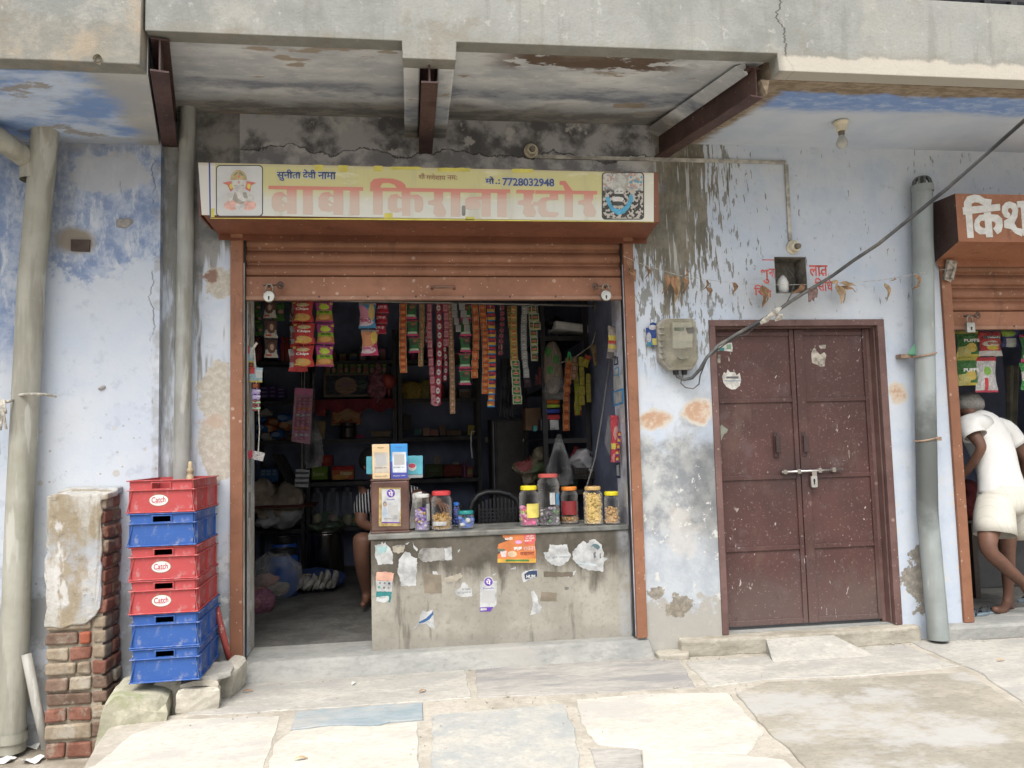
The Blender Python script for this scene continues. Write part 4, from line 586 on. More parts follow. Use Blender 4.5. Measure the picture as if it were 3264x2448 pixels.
m = MB(); p = at(2905, 1118, -.1); m.add([p + Vector((-.03, 0, -.02)), p + Vector((.03, 0, .05)), p + Vector((.035, .01, -.025)), p + Vector((0, .02, -.03))], [(0, 2, 1), (0, 1, 3), (1, 2, 3), (0, 3, 2)]); m.one("paper_scrap", mt("green_white_scrap", (.10, .25, .16), .6), "crumpled green paper scrap wedged behind the vent pipe clamp", "scrap")
m = MB(); m.tube([at(84, 2085, -.20), at(115, 2240, -.22), at(150, 2385, -.25)], .024, 12); m.one("loose_pipe", pvc("pale_pipe", (.25, .245, .225), (.33, .32, .295), .4), "thin pale pipe leaning against the wall beside the fat drainpipe", "pipe", smooth=True)
# ---------------------------------------------------------------- lamps, conduit, meter, cable
def holder(p, label, bulb=False, down=False):
    t = thing("bulb_holder" if not bulb else "ceiling_bulb", label, "lamp", p, "cream bulb holders"); d = Vector((0, 0, -1)) if down else Vector((0, -1, -.15)).normalized(); m = MB()
    m.tube([p, p + d * .015, p + d * .02, p + d * .055, p + d * .06], [.045, .045, .036, .030, .022], 18); m.build("base", MATS['cream'], t, smooth=False, bevel=.003)
    m = MB(); m.tube([p + d * .058, p + d * .085], [.020, .017], 14); m.build("socket", mt("dull_brass_socket", (.16, .14, .11), .5, metal=.4), t)
    if bulb:
        m = MB(); b = p + d * .08; m.lathe((b.x, b.y, b.z - .085), [(.004, 0), (.020, .004), (.031, .018), (.034, .036), (.028, .056), (.016, .074), (.014, .088)], 18); m.build("bulb", mt("frosted_bulb", (.42, .42, .38), .25, .15), t, smooth=True)
holder(at(1692, 482, -.002), "empty cream bulb holder above the shop signboard"); holder(at(2526, 788, -.002), "empty cream bulb holder above the sooty wall niche"); holder(onz(2680, 388, 3.379), "cream holder with frosted bulb under the pale soffit", True, True)
CON = mt("dirty_conduit", (.40, .385, .345), .7, .3, 12, coord='pos'); cd_ = thing("conduit", "thin dirty white cable conduit running along the wall to the niche lamp", "conduit", (1.5, 0, 3.05))
zc = at(2450, 518, 0).z; xv = at(2508, 600, 0).x; m = MB(); m.box(at(1704, 505).x, xv, -.014, -.002, zc - .012, zc + .012); m.build("run", CON, cd_, bevel=.002); m = MB(); m.box(xv - .012, xv + .012, -.014, -.002, at(2515, 768).z, zc - .0121); m.build("drop", CON, cd_, bevel=.002)
mtr = thing("electric_meter", "electric meter in a dusty clear hinged box on the wall", "meter box", (1.65, -.06, 2.1))
B7 = lambda x, y, yy=-.10: a2(2000 + x / 2.765, 700 + y / 2.765, yy)
case = [B7(*q) for q in ((325, 870), (350, 862), (580, 862), (608, 890), (638, 1225), (632, 1258), (590, 1318), (380, 1322), (300, 1235), (278, 920), (290, 900))]
BEIGE = mt("dusty_beige_plastic", (.34, .325, .285), .6, .2, 12, dirt=.6, coord='pos')
m = MB(); m.prism(case, -.065, -.002); m.build("case", BEIGE, mtr, bevel=.006)
mtd = MB(); ins = [B7(*q) for q in ((398, 905), (568, 905), (578, 1130), (402, 1135))]; mtd.prism(ins, -.095, -.066); body = mtd.build("meter_unit", mt("meter_grey", (.47, .48, .46), .5, .1), mtr, bevel=.004)
for nm, q, c in (("display", (415, 950, 500, 980), (.17, .22, .18)), ("rating_plate", (405, 990, 575, 1070), (.52, .52, .50))): m = MB(); m.prism([B7(*w) for w in ((q[0], q[1]), (q[2], q[1]), (q[2], q[3]), (q[0], q[3]))], -.0975, -.0952); m.build(nm, mt(nm + "_face", c, .4), body)
m = MB(); m.prism([B7(*q) for q in ((518, 955), (585, 950), (588, 1000), (530, 1002))], -.105, -.0965); m.build("seal_cap", MATS['dark'], body); m = MB(); x, z = B7(500, 1210); m.prism(ell(x, z, .034, .012), -.085, -.066); m.build("terminal_cover", mt("cloudy_terminal", (.40, .41, .39), .4), body)
CLR = clear("dusty_clear_cover", (.90, .89, .84), .20, .12, (.42, .41, .38)); m = MB(); inner = [B7(*q) for q in ((340, 880), (570, 880), (592, 905), (618, 1225), (575, 1295), (392, 1300), (330, 1225), (305, 925))]; m.prism(inner, -.118, -.1175); n = len(inner)
m.add([(x, -.0655, z) for x, z in case] , []); ca = [(x, z) for x, z in inner]; m.add([(x, -.118, z) for x, z in ca] + [(x + (x - 1.652) * .06, -.066, z) for x, z in ca], [[i, i + n, (i + 1) % n + n, (i + 1) % n] for i in range(n)]); m.build("clear_cover", CLR, mtr)
m = MB()
for k in range(6): x, z = B7(305 + k * 3, 945 + k * 55); m.box(x - .014, x + .022, -.078, -.0655, z - .004, z + .004)
m.build("hinge_ribs", BEIGE, mtr); m = MB()
for x in (425, 500): p = Vector((B7(x, 1325, -.04)[0], -.04, B7(x, 1325, -.04)[1])); m.tube([p + Vector((0, 0, .01)), p + Vector((0, 0, -.03))], [.020, .016], 10)
m.build("cable_gland", MATS['black'], mtr)
CAB = mt("grey_black_cable", (.060, .065, .07), .5, .3, 8, dirt=.3, coord='pos'); m = MB(); b7 = lambda x, y, yy: Vector((*[at(2000 + x / 2.765, 700 + y / 2.765, yy)][0],))
m.tube([b7(425, 1340, -.04), b7(440, 1385, -.05), b7(500, 1410, -.06), b7(570, 1395, -.08), b7(640, 1320, -.10), b7(700, 1215, -.12), b7(800, 1110, -.13), b7(960, 1010, -.13), b7(1180, 890, -.12), b7(1310, 810, -.13), b7(1440, 720, -.15), b7(1600, 620, -.17), b7(1800, 500, -.25), b7(2000, 355, -.35), b7(2212, 215, -.48), at(3020, 600, -.75), at(3264, 385, -1.25), at(3500, 160, -1.9)], .0105, 10); m.one("supply_cable", CAB, "thick black supply cable sweeping across the door top to upper right", "cable", smooth=True)
m = MB(); m.tube([b7(500, 1340, -.04), b7(480, 1400, -.05), b7(470, 1440, -.05), b7(510, 1480, -.05), b7(580, 1490, -.05), b7(630, 1450, -.05), b7(640, 1380, -.07), b7(700, 1225, -.105), b7(850, 1105, -.115), b7(980, 1025, -.115), b7(1040, 1015, -.11), b7(1140, 935, -.11), b7(1300, 815, -.12), b7(1400, 745, -.13), b7(1450, 640, -.08), b7(1470, 560, -.02), b7(1480, 470, .08)], .0042, 8); m.one("thin_wire", CAB, "thin dark wire looping below the meter box up to the niche", "wire", smooth=True)
m = MB()
for x, y, l in ((1290, 820, .10), (1215, 880, .07), (1330, 860, .05)): p = b7(x, y, -.135); m.tube([p + Vector((-l / 2, 0, -l / 3)), p + Vector((0, -.015, 0)), p + Vector((l / 2, 0, l / 3))], [.008, .020, .008], 8)
m.wobble(.006, 40).one("cloth_tie", MATS['rope'], "grey cloth strip binding the cables above the maroon door", "cloth tie")
m = MB()
for k in range(9): p = b7(1640 + random.uniform(-35, 40), 640 + random.uniform(-30, 30), -.18); m.tube([b7(1660, 600, -.18), p, p + Vector((random.uniform(-.02, .02), 0, random.uniform(-.05, -.02)))], [.007, .012, .004], 6)
m.one("withered_bunch", mt("mauve_brown_rag", (.17, .115, .105), .9, .3, 30), "withered purple brown bunch hanging on the black cable", "bunch")
m = MB(); p = Vector((NX0 + .085, .07, NZ0 + .008)); m.lathe(p, [(.030, 0), (.034, .03), (.036, .075), (.026, .105), (.010, .122)], 14); m.wobble(.006, 30); m.one("white_pot", mt("chalk_white", (.60, .60, .58), .6, .15, 14), "small white pot standing in the sooty wall niche", "pot", smooth=True)
def niche_wires():
    m = MB(); m.tube([b7(1470, 290, -.01), b7(1465, 330, .02), b7(1400, 380, .06), b7(1320, 370, .05)], .003, 6); m.tube([b7(1390, 420, .08), b7(1430, 470, .09), b7(1480, 540, .10), b7(1500, 520, .09), b7(1420, 420, .08)], .0025, 6); m.one("lamp_wire", CAB, "loose thin wires trailing from the lamp into the niche", "wire")
niche_wires()
tg = MB(); tag_m = pm("blue_card_print", (.03, .07, .26), [('r', .45, .98, .05, .33, (.50, .45, .12)), ('e', .2, .35, .18, .22, (.42, .42, .45)), ('r', .0, .42, .0, .18, (.05, .20, .30)), ('e', .5, .78, .3, .1, (.5, .5, .55))])
tg.prism([B7(*q, -.03) for q in ((162, 955), (190, 950), (200, 915), (225, 903), (255, 915), (262, 945), (275, 955), (285, 1110), (175, 1118))], -.032, -.028); tg = tg.one("hang_card", tag_m, "blue and yellow hanging card beside the electric meter", "card")
textp("Uninor", 2000 + 195 / 2.765, 700 + 978 / 2.765, 2000 + 272 / 2.765, 700 + 1000 / 2.765, -.0325, MATS['white'], tg) if False else None
# painted red words beside the niche
REDP = mt("red_wall_paint", (.50, .105, .085), .8, .2, 25, coord='pos')
for nm, s, x0, y0, x1, y1 in (("a", "शु", 1178, 440, 1246, 565), ("b", "ना", 1248, 432, 1300, 505), ("c", "लात्र", 1605, 402, 1762, 500), ("d", "सिद्धि", 1655, 512, 1808, 632), ("e", "िर", 1118, 575, 1200, 668), ("f", "द्धि", 1200, 600, 1268, 685)):
    s = {"लात्र": "लात", "सिद्धि": "िसिध", "द्धि": "िध"}.get(s, s); textp(s, 2000 + x0 / 2.765, 700 + y0 / 2.765, 2000 + x1 / 2.765, 700 + y1 / 2.765, -.0012, REDP, bld, bold=.022, name="painted_word")
m = MB(); m.prism([B7(*q, 0) for q in ((1185, 350), (1295, 352), (1295, 360), (1185, 359))], -.0015, -.0005); m.prism([B7(*q, 0) for q in ((1690, 470), (1735, 470), (1745, 478), (1690, 478))], -.0018, -.0005); m.build("painted_stroke", REDP, bld)
# ---------------------------------------------------------------- garland of dry leaves
gar = thing("leaf_garland", "sagging thread garland of dry brown mango leaves across the wall", "garland", at(2540, 905, -.07))
th = [at(1985, 815, -.06)] + [b7(x, y, -.07) for x, y in ((60, 365), (160, 405), (450, 490), (700, 530), (1000, 568), (1400, 575), (1700, 570), (2000, 555), (2212, 535))] + [at(2448 + x / 2.033, 816 + y / 2.033, -.20) for x, y in ((840, 140), (980, 112))] + [at(3015, 858, -.05)]
m = MB(); m.tube(th, .0016, 5); m.build("thread", MATS['rope'], gar)
LEAF = mt("dry_leaf_brown", (.25, .145, .08), .8, .35, 14, .3); LEAF2 = mt("dry_leaf_tan", (.38, .27, .155), .8, .3, 14, .3)
def leaf(p, L, w, ang, curl, yaw, mat):
    m = MB(); rnd = random.Random(int(p.x * 999))
    def fn(i, j):
        wv = math.sin(math.pi * min(1, j * 1.02) ** .8) ** .75 * w * (1 + .18 * math.sin(j * 31)); x = (i - .5) * wv
        return Vector((x * (.75 + .25 * math.cos(j * 5)), -abs(x) * curl * .5 - .012 * math.sin(j * 3.1) + .006 * math.sin(j * 7 + i * 2), -j * L))
    m.grid(fn, 4, 10); Rm = Euler((rnd.uniform(-.2, .3), ang, yaw)).to_matrix()
    m.v = [p + Rm @ q for q in m.v]; m.wobble(.006, 26, rnd.random() * 9)
    o = m.build("leaf", mat, gar, smooth=True); s = o.modifiers.new("solid", 'SOLIDIFY'); s.thickness = .0015
for x, y, L, w, an, cu, yw, k in ((5, 345, .11, .05, .0, .7, .4, 0), (20, 430, .09, .06, -.3, .6, .2, 0), (160, 410, .085, .045, .3, .9, .9, 0), (345, 470, .135, .06, .05, .9, .5, 0), (400, 490, .13, .055, -.15, .8, -.4, 0), (430, 490, .175, .07, -.05, .6, .1, 1), (500, 500, .12, .07, .25, .5, .5, 0), (535, 440, .06, .03, .6, .6, 0, 0), (710, 530, .07, .03, .45, .8, .3, 0), (690, 600, .06, .05, -.6, .9, .7, 0), (945, 550, .085, .05, .25, .7, .2, 0), (1190, 580, .14, .07, .0, .7, .2, 0), (1215, 600, .12, .05, -.1, .9, .9, 1), (1560, 580, .10, .05, 1.0, .8, .2, 0), (1850, 570, .13, .065, -.1, .5, .0, 1), (1860, 580, .12, .05, -.25, .8, .6, 1), (1800, 540, .05, .05, -.4, .8, .3, 1), (1875, 560, .125, .035, -1.45, .6, .1, 1), (1885, 585, .12, .03, -1.25, .6, .1, 0), (2270, 560, .13, .055, .15, .7, .2, 1)):
    leaf(b7(x, y, -.075), L, w, an, cu, yw, (LEAF, LEAF2)[k])
for u, v, L, w, an in ((2448 + 820 / 2.033, 816 + 140 / 2.033, .04, .02, .9), (2920, 874, .085, .045, .05), (2925, 900, .07, .04, .9)): leaf(at(u, v, -.21), L, w, an, .8, .3, LEAF)
# ---------------------------------------------------------------- brick pier
BR = [stone("old_brick", (.15, .065, .046), (.235, .115, .085), 9, (1, 1, 1), (.29, .255, .205)), stone("sooty_brick", (.12, .08, .06), (.19, .13, .10), 9, (1, 1, 1), (.29, .26, .21)), stone("limewashed_brick", (.21, .165, .12), (.30, .25, .185), 9, (1, 1, 1), (.37, .345, .295)), stone("bright_brick", (.27, .085, .05), (.34, .125, .08), 8, (1, 1, 1))]
pier = thing("brick_pier", "low broken brick pier with flaking white plaster beside the crates", "pier", (-1.73, -.14, -.06))
PX0, PX1, PY = -1.885, -1.592, -.275; ztop = 1.285
m = MB(); m.box(PX0 + .012, PX1 - .014, PY + .014, -.051, -.06, ztop - .02); m.build("mortar_core", stone("crumbly_mortar", (.24, .20, .155), (.36, .32, .25), 12, (1, 1, 1)), pier)
rows, z, ri = [], -.055, 0; rnd = random.Random(5)
while z < ztop - .03:
    h = .073 if z > .12 else .088
    if z + h > ztop: break
    dx = .0 if z > .5 else (.5 - z) * .05
    # side face bricks
    ys = [PY, PY + .115, -.055] if ri % 2 else [PY, -.165, -.055]
    for ya, yb in zip(ys, ys[1:]):
        m = MB(); m.box(PX1 - .06, PX1 + rnd.uniform(-.004, .012) + dx, ya + .004, yb - .004, z + .004, z + h - .006); m.wobble(.010, 17, ri); m.build("brick", BR[rnd.choice((0, 1, 1, 2, 0))], pier, bevel=.012)
    if z < .62:
        xs = [PX0, (PX0 + PX1) / 2 + rnd.uniform(-.03, .03), PX1 - .062] if ri % 2 else [PX0, PX0 + .10 + rnd.uniform(0, .06), PX1 - .062]
        if rnd.random() < .3: xs = [PX0, PX1 - .062]
        for xa, xb in zip(xs, xs[1:]):
            m = MB(); m.box(xa + .004 + dx * .3, xb - .004 + dx * .3, PY - .006 + rnd.uniform(-.008, .006), PY + .08, z + .004, z + h - .006); m.wobble(.010, 17, ri + 3); m.build("brick", BR[3 if .45 < z < .55 and xa > PX0 else rnd.choice((0, 1, 2, 2))], pier, bevel=.010)
    z += h + .004; ri += 1
m = MB(); m.prism(rag([(PX0, .62), (PX0 + .09, .60), (PX0 + .2, .62), (PX0 + .25, .66), (PX1 - .02, .70), (PX1 - .02, ztop), (PX0, ztop)], .04, .010, 3), PY - .012, PY + .010); m.wobble(.006, 9); m.build("plaster_face", pier_material(), pier, bevel=.006)
m = MB(); m.slab(rag([(PX0 + .005, PY - .008), (PX1 + .012, PY - .006), (PX1 + .008, -.052), (PX0 + .005, -.052)], .05, .010, 2), ztop - .025, ztop + .008)
for p in m.v: p.z += (p.y - PY) * .12
m.wobble(.006, 11); m.build("cement_cap", pier_material(), pier, bevel=.008)
# stones --------------------------------------------------------
ROCK, MOSS = stone("buff_stone", (.36, .335, .28), (.50, .47, .40), 5, (1, 1, 1)), stone("mossy_stone", (.30, .29, .22), (.42, .40, .32), 4, (1, 1, 1), (.20, .23, .11))
def rock(name, label, c, d, rot, mat, seed, grp="loose stones under the crates"):
    m = MB(); m.obox((0, 0, 0), d, (0, 0, 0)); bm = bmesh.new(); me = bpy.data.meshes.new("r"); me.from_pydata([tuple(q) for q in m.v], [], m.f); bm.from_mesh(me); bmesh.ops.subdivide_edges(bm, edges=bm.edges, cuts=5, use_grid_fill=True); bm.verts.ensure_lookup_table(); bpy.data.meshes.remove(me)
    m = MB(); Rm = Euler(rot).to_matrix(); m.v = [v.co.copy() for v in bm.verts]; m.f = [[v.index for v in f.verts] for f in bm.faces]; m.mi = [0] * len(m.f); bm.free()
    m.v = [q * (1 - .10 * (abs(q.x) / d[0] * 2) ** 6 * (abs(q.z) / d[2] * 2) ** 6) for q in m.v]; m.wobble(.014, 7, seed); m.wobble(.004, 30, seed); m.v = [Vector(c) + Rm @ q for q in m.v]; return m.one(name, mat, label, "stone", grp, smooth=False)
PZt = PZ
rock("boulder", "mossy green boulder beside the pier under the crate stack", (-1.37, -.42, .16), (.30, .36, .33), (0, .15, .1), MOSS, 1); rock("stone_block", "pale upright stone block behind the mossy boulder", (-1.24, -.26, .25), (.14, .30, .20), (0, 0, 0), ROCK, 2)
rock("stone_block", "squarish buff stone block standing on the pavement edge", (-1.085, -.40, .25), (.20, .17, .125), (0, 0, .15), ROCK, 3); rock("flat_stone", "thin flat stone lying on the squarish buff block", (-1.08, -.37, .325), (.19, .17, .026), (0, .03, .1), ROCK, 4); rock("stone_wedge", "broken grey slab directly under the lowest crate", (-1.03, -.30, .350), (.17, .24, .030), (0, -.05, .2), PALE, 5); rock("leaning_stone", "tilted rough stone leaning beside the shutter jamb", (-.975, -.20, .275), (.10, .20, .16), (.1, .15, -.2), ROCK, 6)
# crates ---------------------------------------------------------
def crate_mat(name, c):
    t = NT(name, 'obj'); n = t.noise(5, 5); f = t.noise(22, 5, .7); q = t.mix(t.sm(n, .35, .65), tuple(k * .88 for k in c), c); q = t.mix(t.mul(t.sm(f, .52, .70), .4), q, (.36, .34, .33)); q = t.mix(t.mul(t.sm(t.noise(3.5, 6, .7, off=6.), .56, .68), .4), q, (.32, .31, .31)); q = t.mix(t.mul(t.dots(26, .2, .18), .6), q, (.50, .45, .38)); t.bump(f, .12, .003); return t.out(q, .5, 0, .35)
CRED, CBLU = crate_mat("red_crate_plastic", (.40, .062, .064)), crate_mat("blue_crate_plastic", (.030, .095, .32))
CW, CD, CH = .335, .47, .164; LOGO, LRED, LGR = mt("logo_white", (.60, .58, .57), .5, .06, dirt=.2), mt("logo_red", (.36, .05, .07), .5), mt("logo_rim", (.20, .17, .07), .5)
def crate(label, mat, logo, loc, rz):
    t = thing("plastic_crate", label, "crate", (0, 0, 0), "stacked plastic crates"); w, d, h = CW / 2, CD, CH; m = MB(); th = .004
    hw, h0, h1 = .043, h - .043, h - .014; m.box(-w + .018, -hw, 0, th, 0.004, h); m.box(hw, w - .018, 0, th, .004, h); m.box(-hw, hw, 0, th, .004, h0); m.box(-hw, hw, 0, th, h1, h)
    m.box(-w + .012, w - .012, d - th, d, .004, h); m.box(-w + .012, -w + .016, th, d - th, .004, h); m.box(w - .016, w - .012, th, d - th, .004, h); m.box(-w + .016, w - .016, th, d - th, .004, .010); m.build("shell", mat, t)
    for z0, z1, e in ((0, .0055, .012), (h - .053, h - .048, .010), (h - .005, h, .010)):
        m = MB(); m.box(-w, w, -e, .0, z0, z1); m.box(-w, w, d, d + e, z0, z1); m.box(-w, -w + .012, 0, d, z0, z1); m.box(w - .012, w, 0, d, z0, z1); m.build("rim", mat, t, bevel=.0015, seg=1)
    m = MB(); m.box(-hw - .005, hw + .005, -.0095, -.0002, h1, h1 + .005); m.box(-hw - .005, hw + .005, -.0095, -.0002, h0 - .005, h0); m.box(-hw - .005, -hw, -.0095, -.0002, h0, h1); m.box(hw, hw + .005, -.0095, -.0002, h0, h1); m.build("hand_grip", mat, t)
    for x in (-w + .004, w - .008): m = MB(); g = .022 if x < 0 else -.018; m.add([(x, 0, .004), (x + .004, 0, .004), (x + .004 + g, 0, h - .05), (x + g, 0, h - .05), (x, -.011, .005), (x + .004, -.011, .005), (x + .004 + g, -.004, h - .05), (x + g, -.004, h - .05)], [(0, 4, 7, 3), (1, 2, 6, 5), (4, 5, 6, 7)]); m.build("rib", mat, t)
    for y in (.03, .235, .44):
        for xa in (w - .012, -w + .002): m = MB(); m.box(xa, xa + .010, y - .002, y + .002, .0055, h - .053); m.build("rib", mat, t)
    if logo:
        m = MB(); m.prism(ell(-.012, .062, .0475, .0305, 28), -.0008, .0002); lo = m.build("logo", LGR, t); m = MB(); m.prism(ell(-.012, .062, .0445, .0275, 28), -.0016, -.0006); m.build("logo_ground", LOGO, lo)
        text("Catch", -.012 - .035, -.012 + .033, .049, .078, -.0019, LRED, lo, bold=.02, slant=.003); m = MB(); m.prism([(-.030, .045), (.004, .049), (.004, .0505), (-.030, .0468)], -.0021, -.0015); m.build("underline", LRED, lo)
    t.location = loc; t.rotation_euler = (0, 0, rz); return t
for k, (label, mt_, lg, dx, rz) in enumerate((("lowest of the stacked crates, blue, resting on stones", CBLU, 0, .0, .03), ("blue crate, second from the bottom of the stack", CBLU, 0, -.003, .02), ("red crate with oval logo just above the two lowest blue crates", CRED, 1, -.008, .03), ("red crate with oval logo directly under the upper blue crate", CRED, 1, -.012, .03), ("blue crate sandwiched between red crates near the stack top", CBLU, 0, -.020, .02), ("topmost red crate with oval logo on the stack", CRED, 1, -.026, -.01))):
    crate(label, mt_, lg, (-1.222 + dx, -.505 + .004 * (k % 2), .366 + k * (CH + .0025)), rz)
m = MB(); m.tube([at(690, 1935, -.06), at(712, 2030, -.07), at(733, 2105, -.085)], [.016, .018, .016], 10); m.one("painted_stick", rust("worn_red_paint", (.26, .045, .04), (.36, .08, .065), .5), "red painted stick leaning behind the crates by the shutter", "stick", smooth=True)
p = at(606, 1505, -.08); m = MB(); m.lathe((p.x, p.y, p.z - .10), [(.018, 0), (.020, .08), (.014, .095), (.020, .102), (.018, .118), (.010, .126), (.012, .142), (.008, .158), (.003, .160)], 14); m.one("wooden_spindle", MATS['wood'], "pale turned wooden spindle standing behind the top crate", "spindle", smooth=True)
m = MB(); p = onz(983, 2158, PZ + .012)
for k in range(7): m.obox(p + Vector((random.uniform(-.02, .02), random.uniform(-.01, .01), random.uniform(0, .012))), (.03, .022, .008), (random.uniform(-1, 1), random.uniform(-1, 1), random.uniform(0, 3)))
m.wobble(.004, 60).one("crumpled_wrapper", pm("orange_wrapper", (.50, .17, .04), [('e', .5, .6, .3, .3, (.60, .40, .10))]), "crumpled orange sweet wrapper on the pavement before the step", "wrapper")
for k, (u, v, l) in enumerate(((98, 2375, "torn white paper scrap between the fat drainpipe and loose pipe"), (105, 2420, "flat dusty paper scrap at the bottom left corner"), (15, 2420, "small pale scrap at the foot of the fat drainpipe"))):
    p = onz(u, v, -.045); m = MB(); m.grid(lambda i, j: p + Vector(((i - .5) * .09, (j - .5) * .07, .012 * math.sin(i * 5 + k) * math.cos(j * 4))), 4, 4); m.wobble(.01, 25, k).one("paper_scrap", MATS['white'], l, "scrap")
rnd = random.Random(11); m = MB()
jl = [onz(u, v, PZ + .006) for u, v in ((700, 2280), (1062, 2260), (1500, 2228), (1812, 2218), (2217, 2196), (2330, 2200), (2448, 2166), (2787, 2154), (3078, 2130))]; wl = [Vector((x, y, PZ)) for x, y in ((-.9, -.085), (.3, -.075), (1.40, -.07), (1.62, -.15), (2.05, -.13), (2.9, -.12), (3.25, -.12), (4.2, -.14))]
for line, n, sp in ((jl, 130, .07), (wl, 220, .03), ([onz(1340, 2300, PZ), onz(1360, 2448, PZ)], 16, .04), ([onz(1800, 2250, PZ), onz(1870, 2448, PZ)], 20, .06)):
    for _ in range(n):
        k = rnd.randrange(len(line) - 1); p = line[k].lerp(line[k + 1], rnd.random()) + Vector((rnd.gauss(0, sp), rnd.gauss(0, sp), 0)); r = rnd.uniform(.0015, .0042) * (1 + (rnd.random() < .08)); m.obox((p.x, p.y, PZ + .006 + r * .3), (r * 2, r * rnd.uniform(1, 2), r), (rnd.uniform(-.5, .5), rnd.uniform(-.5, .5), rnd.uniform(0, 3)))
g_ = m.build("grit", stone("grit_stone", (.30, .275, .23), (.44, .41, .35), 20, (1, 1, 1))); g_["kind"] = "stuff"; g_["label"] = "loose grit lying in the paving joints"
for u, v, a, l in ((790, 2203, .2, "small dark dry leaf on the pavement near the leaning stone"), (1347, 2203, .8, "small dark dry leaf on the pavement before the counter"), (960, 2418, .3, "curled tan leaf on the cream slab near the bottom edge"), (3190, 2105, .1, "tan leaf flake on the pavement before the far right step"), (1128, 2178, 1.2, "tiny white paper bit on the pavement before the counter")):
    p = onz(u, v, PZ + .012); m = MB(); Rm = Euler((0, 0, a)).to_matrix(); m.grid(lambda i, j: p + Rm @ Vector(((i - .5) * .055, (j - .5) * .016 * math.sin(math.pi * max(.05, min(.95, i))), .006 * math.sin(i * 4) + .004 * j)), 6, 2); m.one("fallen_leaf" if "leaf" in l else "paper_bit", LEAF if "dark" in l else (LEAF2 if "leaf" in l else MATS['white']), l, "leaf" if "leaf" in l else "litter")
# ================================================================ SHOP COUNTER
C1 = lambda *p: cv(740, 900, 2.9625, *p); C2 = lambda *p: cv(1200, 900, 2.9625, *p); C3 = lambda *p: cv(1600, 900, 2.9625, *p); C4 = lambda *p: cv(740, 1400, 2.9625, *p); C5 = lambda *p: cv(1150, 1400, 2.9625, *p); C6 = lambda *p: cv(1550, 1400, 2.9625, *p)
def on(px, y): return [a2(u, v, y) for u, v in px]
t = NT("grimy_cement_counter"); n = t.noise(3, 6, .65); f = t.noise(30, 5, .7); v = t.noise(11, 4, .6, st=(1, 1, .16), off=5.)
hi = t.sm(t.add(t.add(t.z, t.mul(t.sub(n, .5), .5)), t.mul(t.sub(v, .5), .45)), .62, .80); c = t.mix(t.sm(n, .35, .65), (.255, .242, .205), (.35, .332, .285)); c = t.mix(t.mul(hi, .9), c, t.mix(t.sm(t.noise(6, 5, off=3.), .4, .62), (.045, .038, .029), (.095, .082, .065)))
c = t.mix(t.mul(t.sm(v, .58, .68), .55), c, (.075, .066, .052)); c = t.mix(t.mul(t.sm(t.noise(5, 5, .6, off=14.), .62, .68), .35), c, (.30, .285, .245)); c = t.mix(t.mul(t.sm(f, .5, .72), .35), c, (.09, .08, .065)); c = t.mix(t.mul(t.sm(t.z, .42, .34), .3), c, (.16, .15, .13)); c = t.mix(t.mul(t.mul(t.sm(t.x, 1.24, 1.30), t.sm(n, .4, .6)), .6), c, (.34, .36, .39))
t.bump(t.add(n, t.mul(f, .4)), .3, .006); CNT = t.out(c, .85, 0, .2)
CY = .07; cnt = thing("shop_counter", "grimy cement shop counter covered with torn stickers", "counter", (.5, CY, .31))
m = MB(); m.box(-.235, 1.336, CY, .42, .30, .952); m.build("base", CNT, cnt, bevel=.006); m = MB(); m.box(-.250, 1.336, CY - .012, .46, .952, .985); m.build("counter_top", mt("worn_dark_slab", (.15, .155, .145), .6, .3, 6, .15, dirt=.3, coord='pos'), cnt, bevel=.007)
WSTK, GSTK = mt("white_sticker", (.40, .41, .41), .7, .22, 14, dirt=.2, coord='pos'), mt("greyed_sticker", (.24, .235, .22), .85, .3, 18, coord='pos')
VIO, ORG_, PEACH, TEALS, NAVY = mt("violet_print", (.12, .045, .33), .5), mt("orange_poster_print", (.50, .165, .055), .55, .15, coord='pos'), mt("peach_print", (.58, .33, .25), .6), mt("teal_sticker_print", (.03, .17, .17), .6), mt("navy_sticker_print", (.03, .05, .10), .6)
STN = [0]
def st(px, mat, nm="torn_sticker", k=0, seed=1, step=.009, amp=.0035, par=None, y=None):
    STN[0] += 1; yy = (CY if y is None else y) - .0003 - .0007 * k - .000004 * STN[0]; m = MB(); m.prism(rag(on(px, yy), step, amp, seed), yy - .0006, yy); return m.build(nm, mat, par or cnt)
st(C5((132, 1000), (190, 990), (200, 965), (215, 990), (232, 960), (245, 1000), (280, 1030), (300, 1080), (300, 1180), (160, 1185), (135, 1110)), WSTK, seed=2); st(C5((150, 1010), (250, 1010), (240, 1060), (160, 1080)), mt("teal_smear", (.25, .38, .38), .8), "sticker_print", 1, 3, .01, .006)
st(C5((300, 1010), (380, 995), (415, 1000), (405, 1060), (350, 1080), (300, 1060)), mt("tan_residue", (.34, .31, .25), .9), seed=4); st(C5((380, 1110), (420, 1060), (460, 1070), (490, 1110), (535, 1125), (520, 1385), (385, 1388), (365, 1300), (345, 1250), (365, 1130)), WSTK, seed=5)
st(C5((540, 1080), (580, 1030), (790, 1025), (858, 1015), (860, 1145), (700, 1150), (590, 1160), (540, 1120)), GSTK, seed=6); st(C5((790, 1030), (858, 1022), (858, 1140), (800, 1140)), WSTK, k=1, seed=7); st(C5((150, 1255), (240, 1250), (315, 1265), (300, 1340), (140, 1335)), PEACH, seed=8, amp=.002); st(C5((140, 1336), (300, 1341), (294, 1440), (150, 1436)), WSTK, seed=9, amp=.002); st(C5((150, 1436), (293, 1440), (280, 1540), (262, 1540), (262, 1490), (190, 1500), (140, 1490)), TEALS, seed=10, amp=.002); st(C5((150, 1490), (262, 1480), (265, 1520), (220, 1545), (140, 1530)), WSTK, k=1, seed=11, amp=.002)
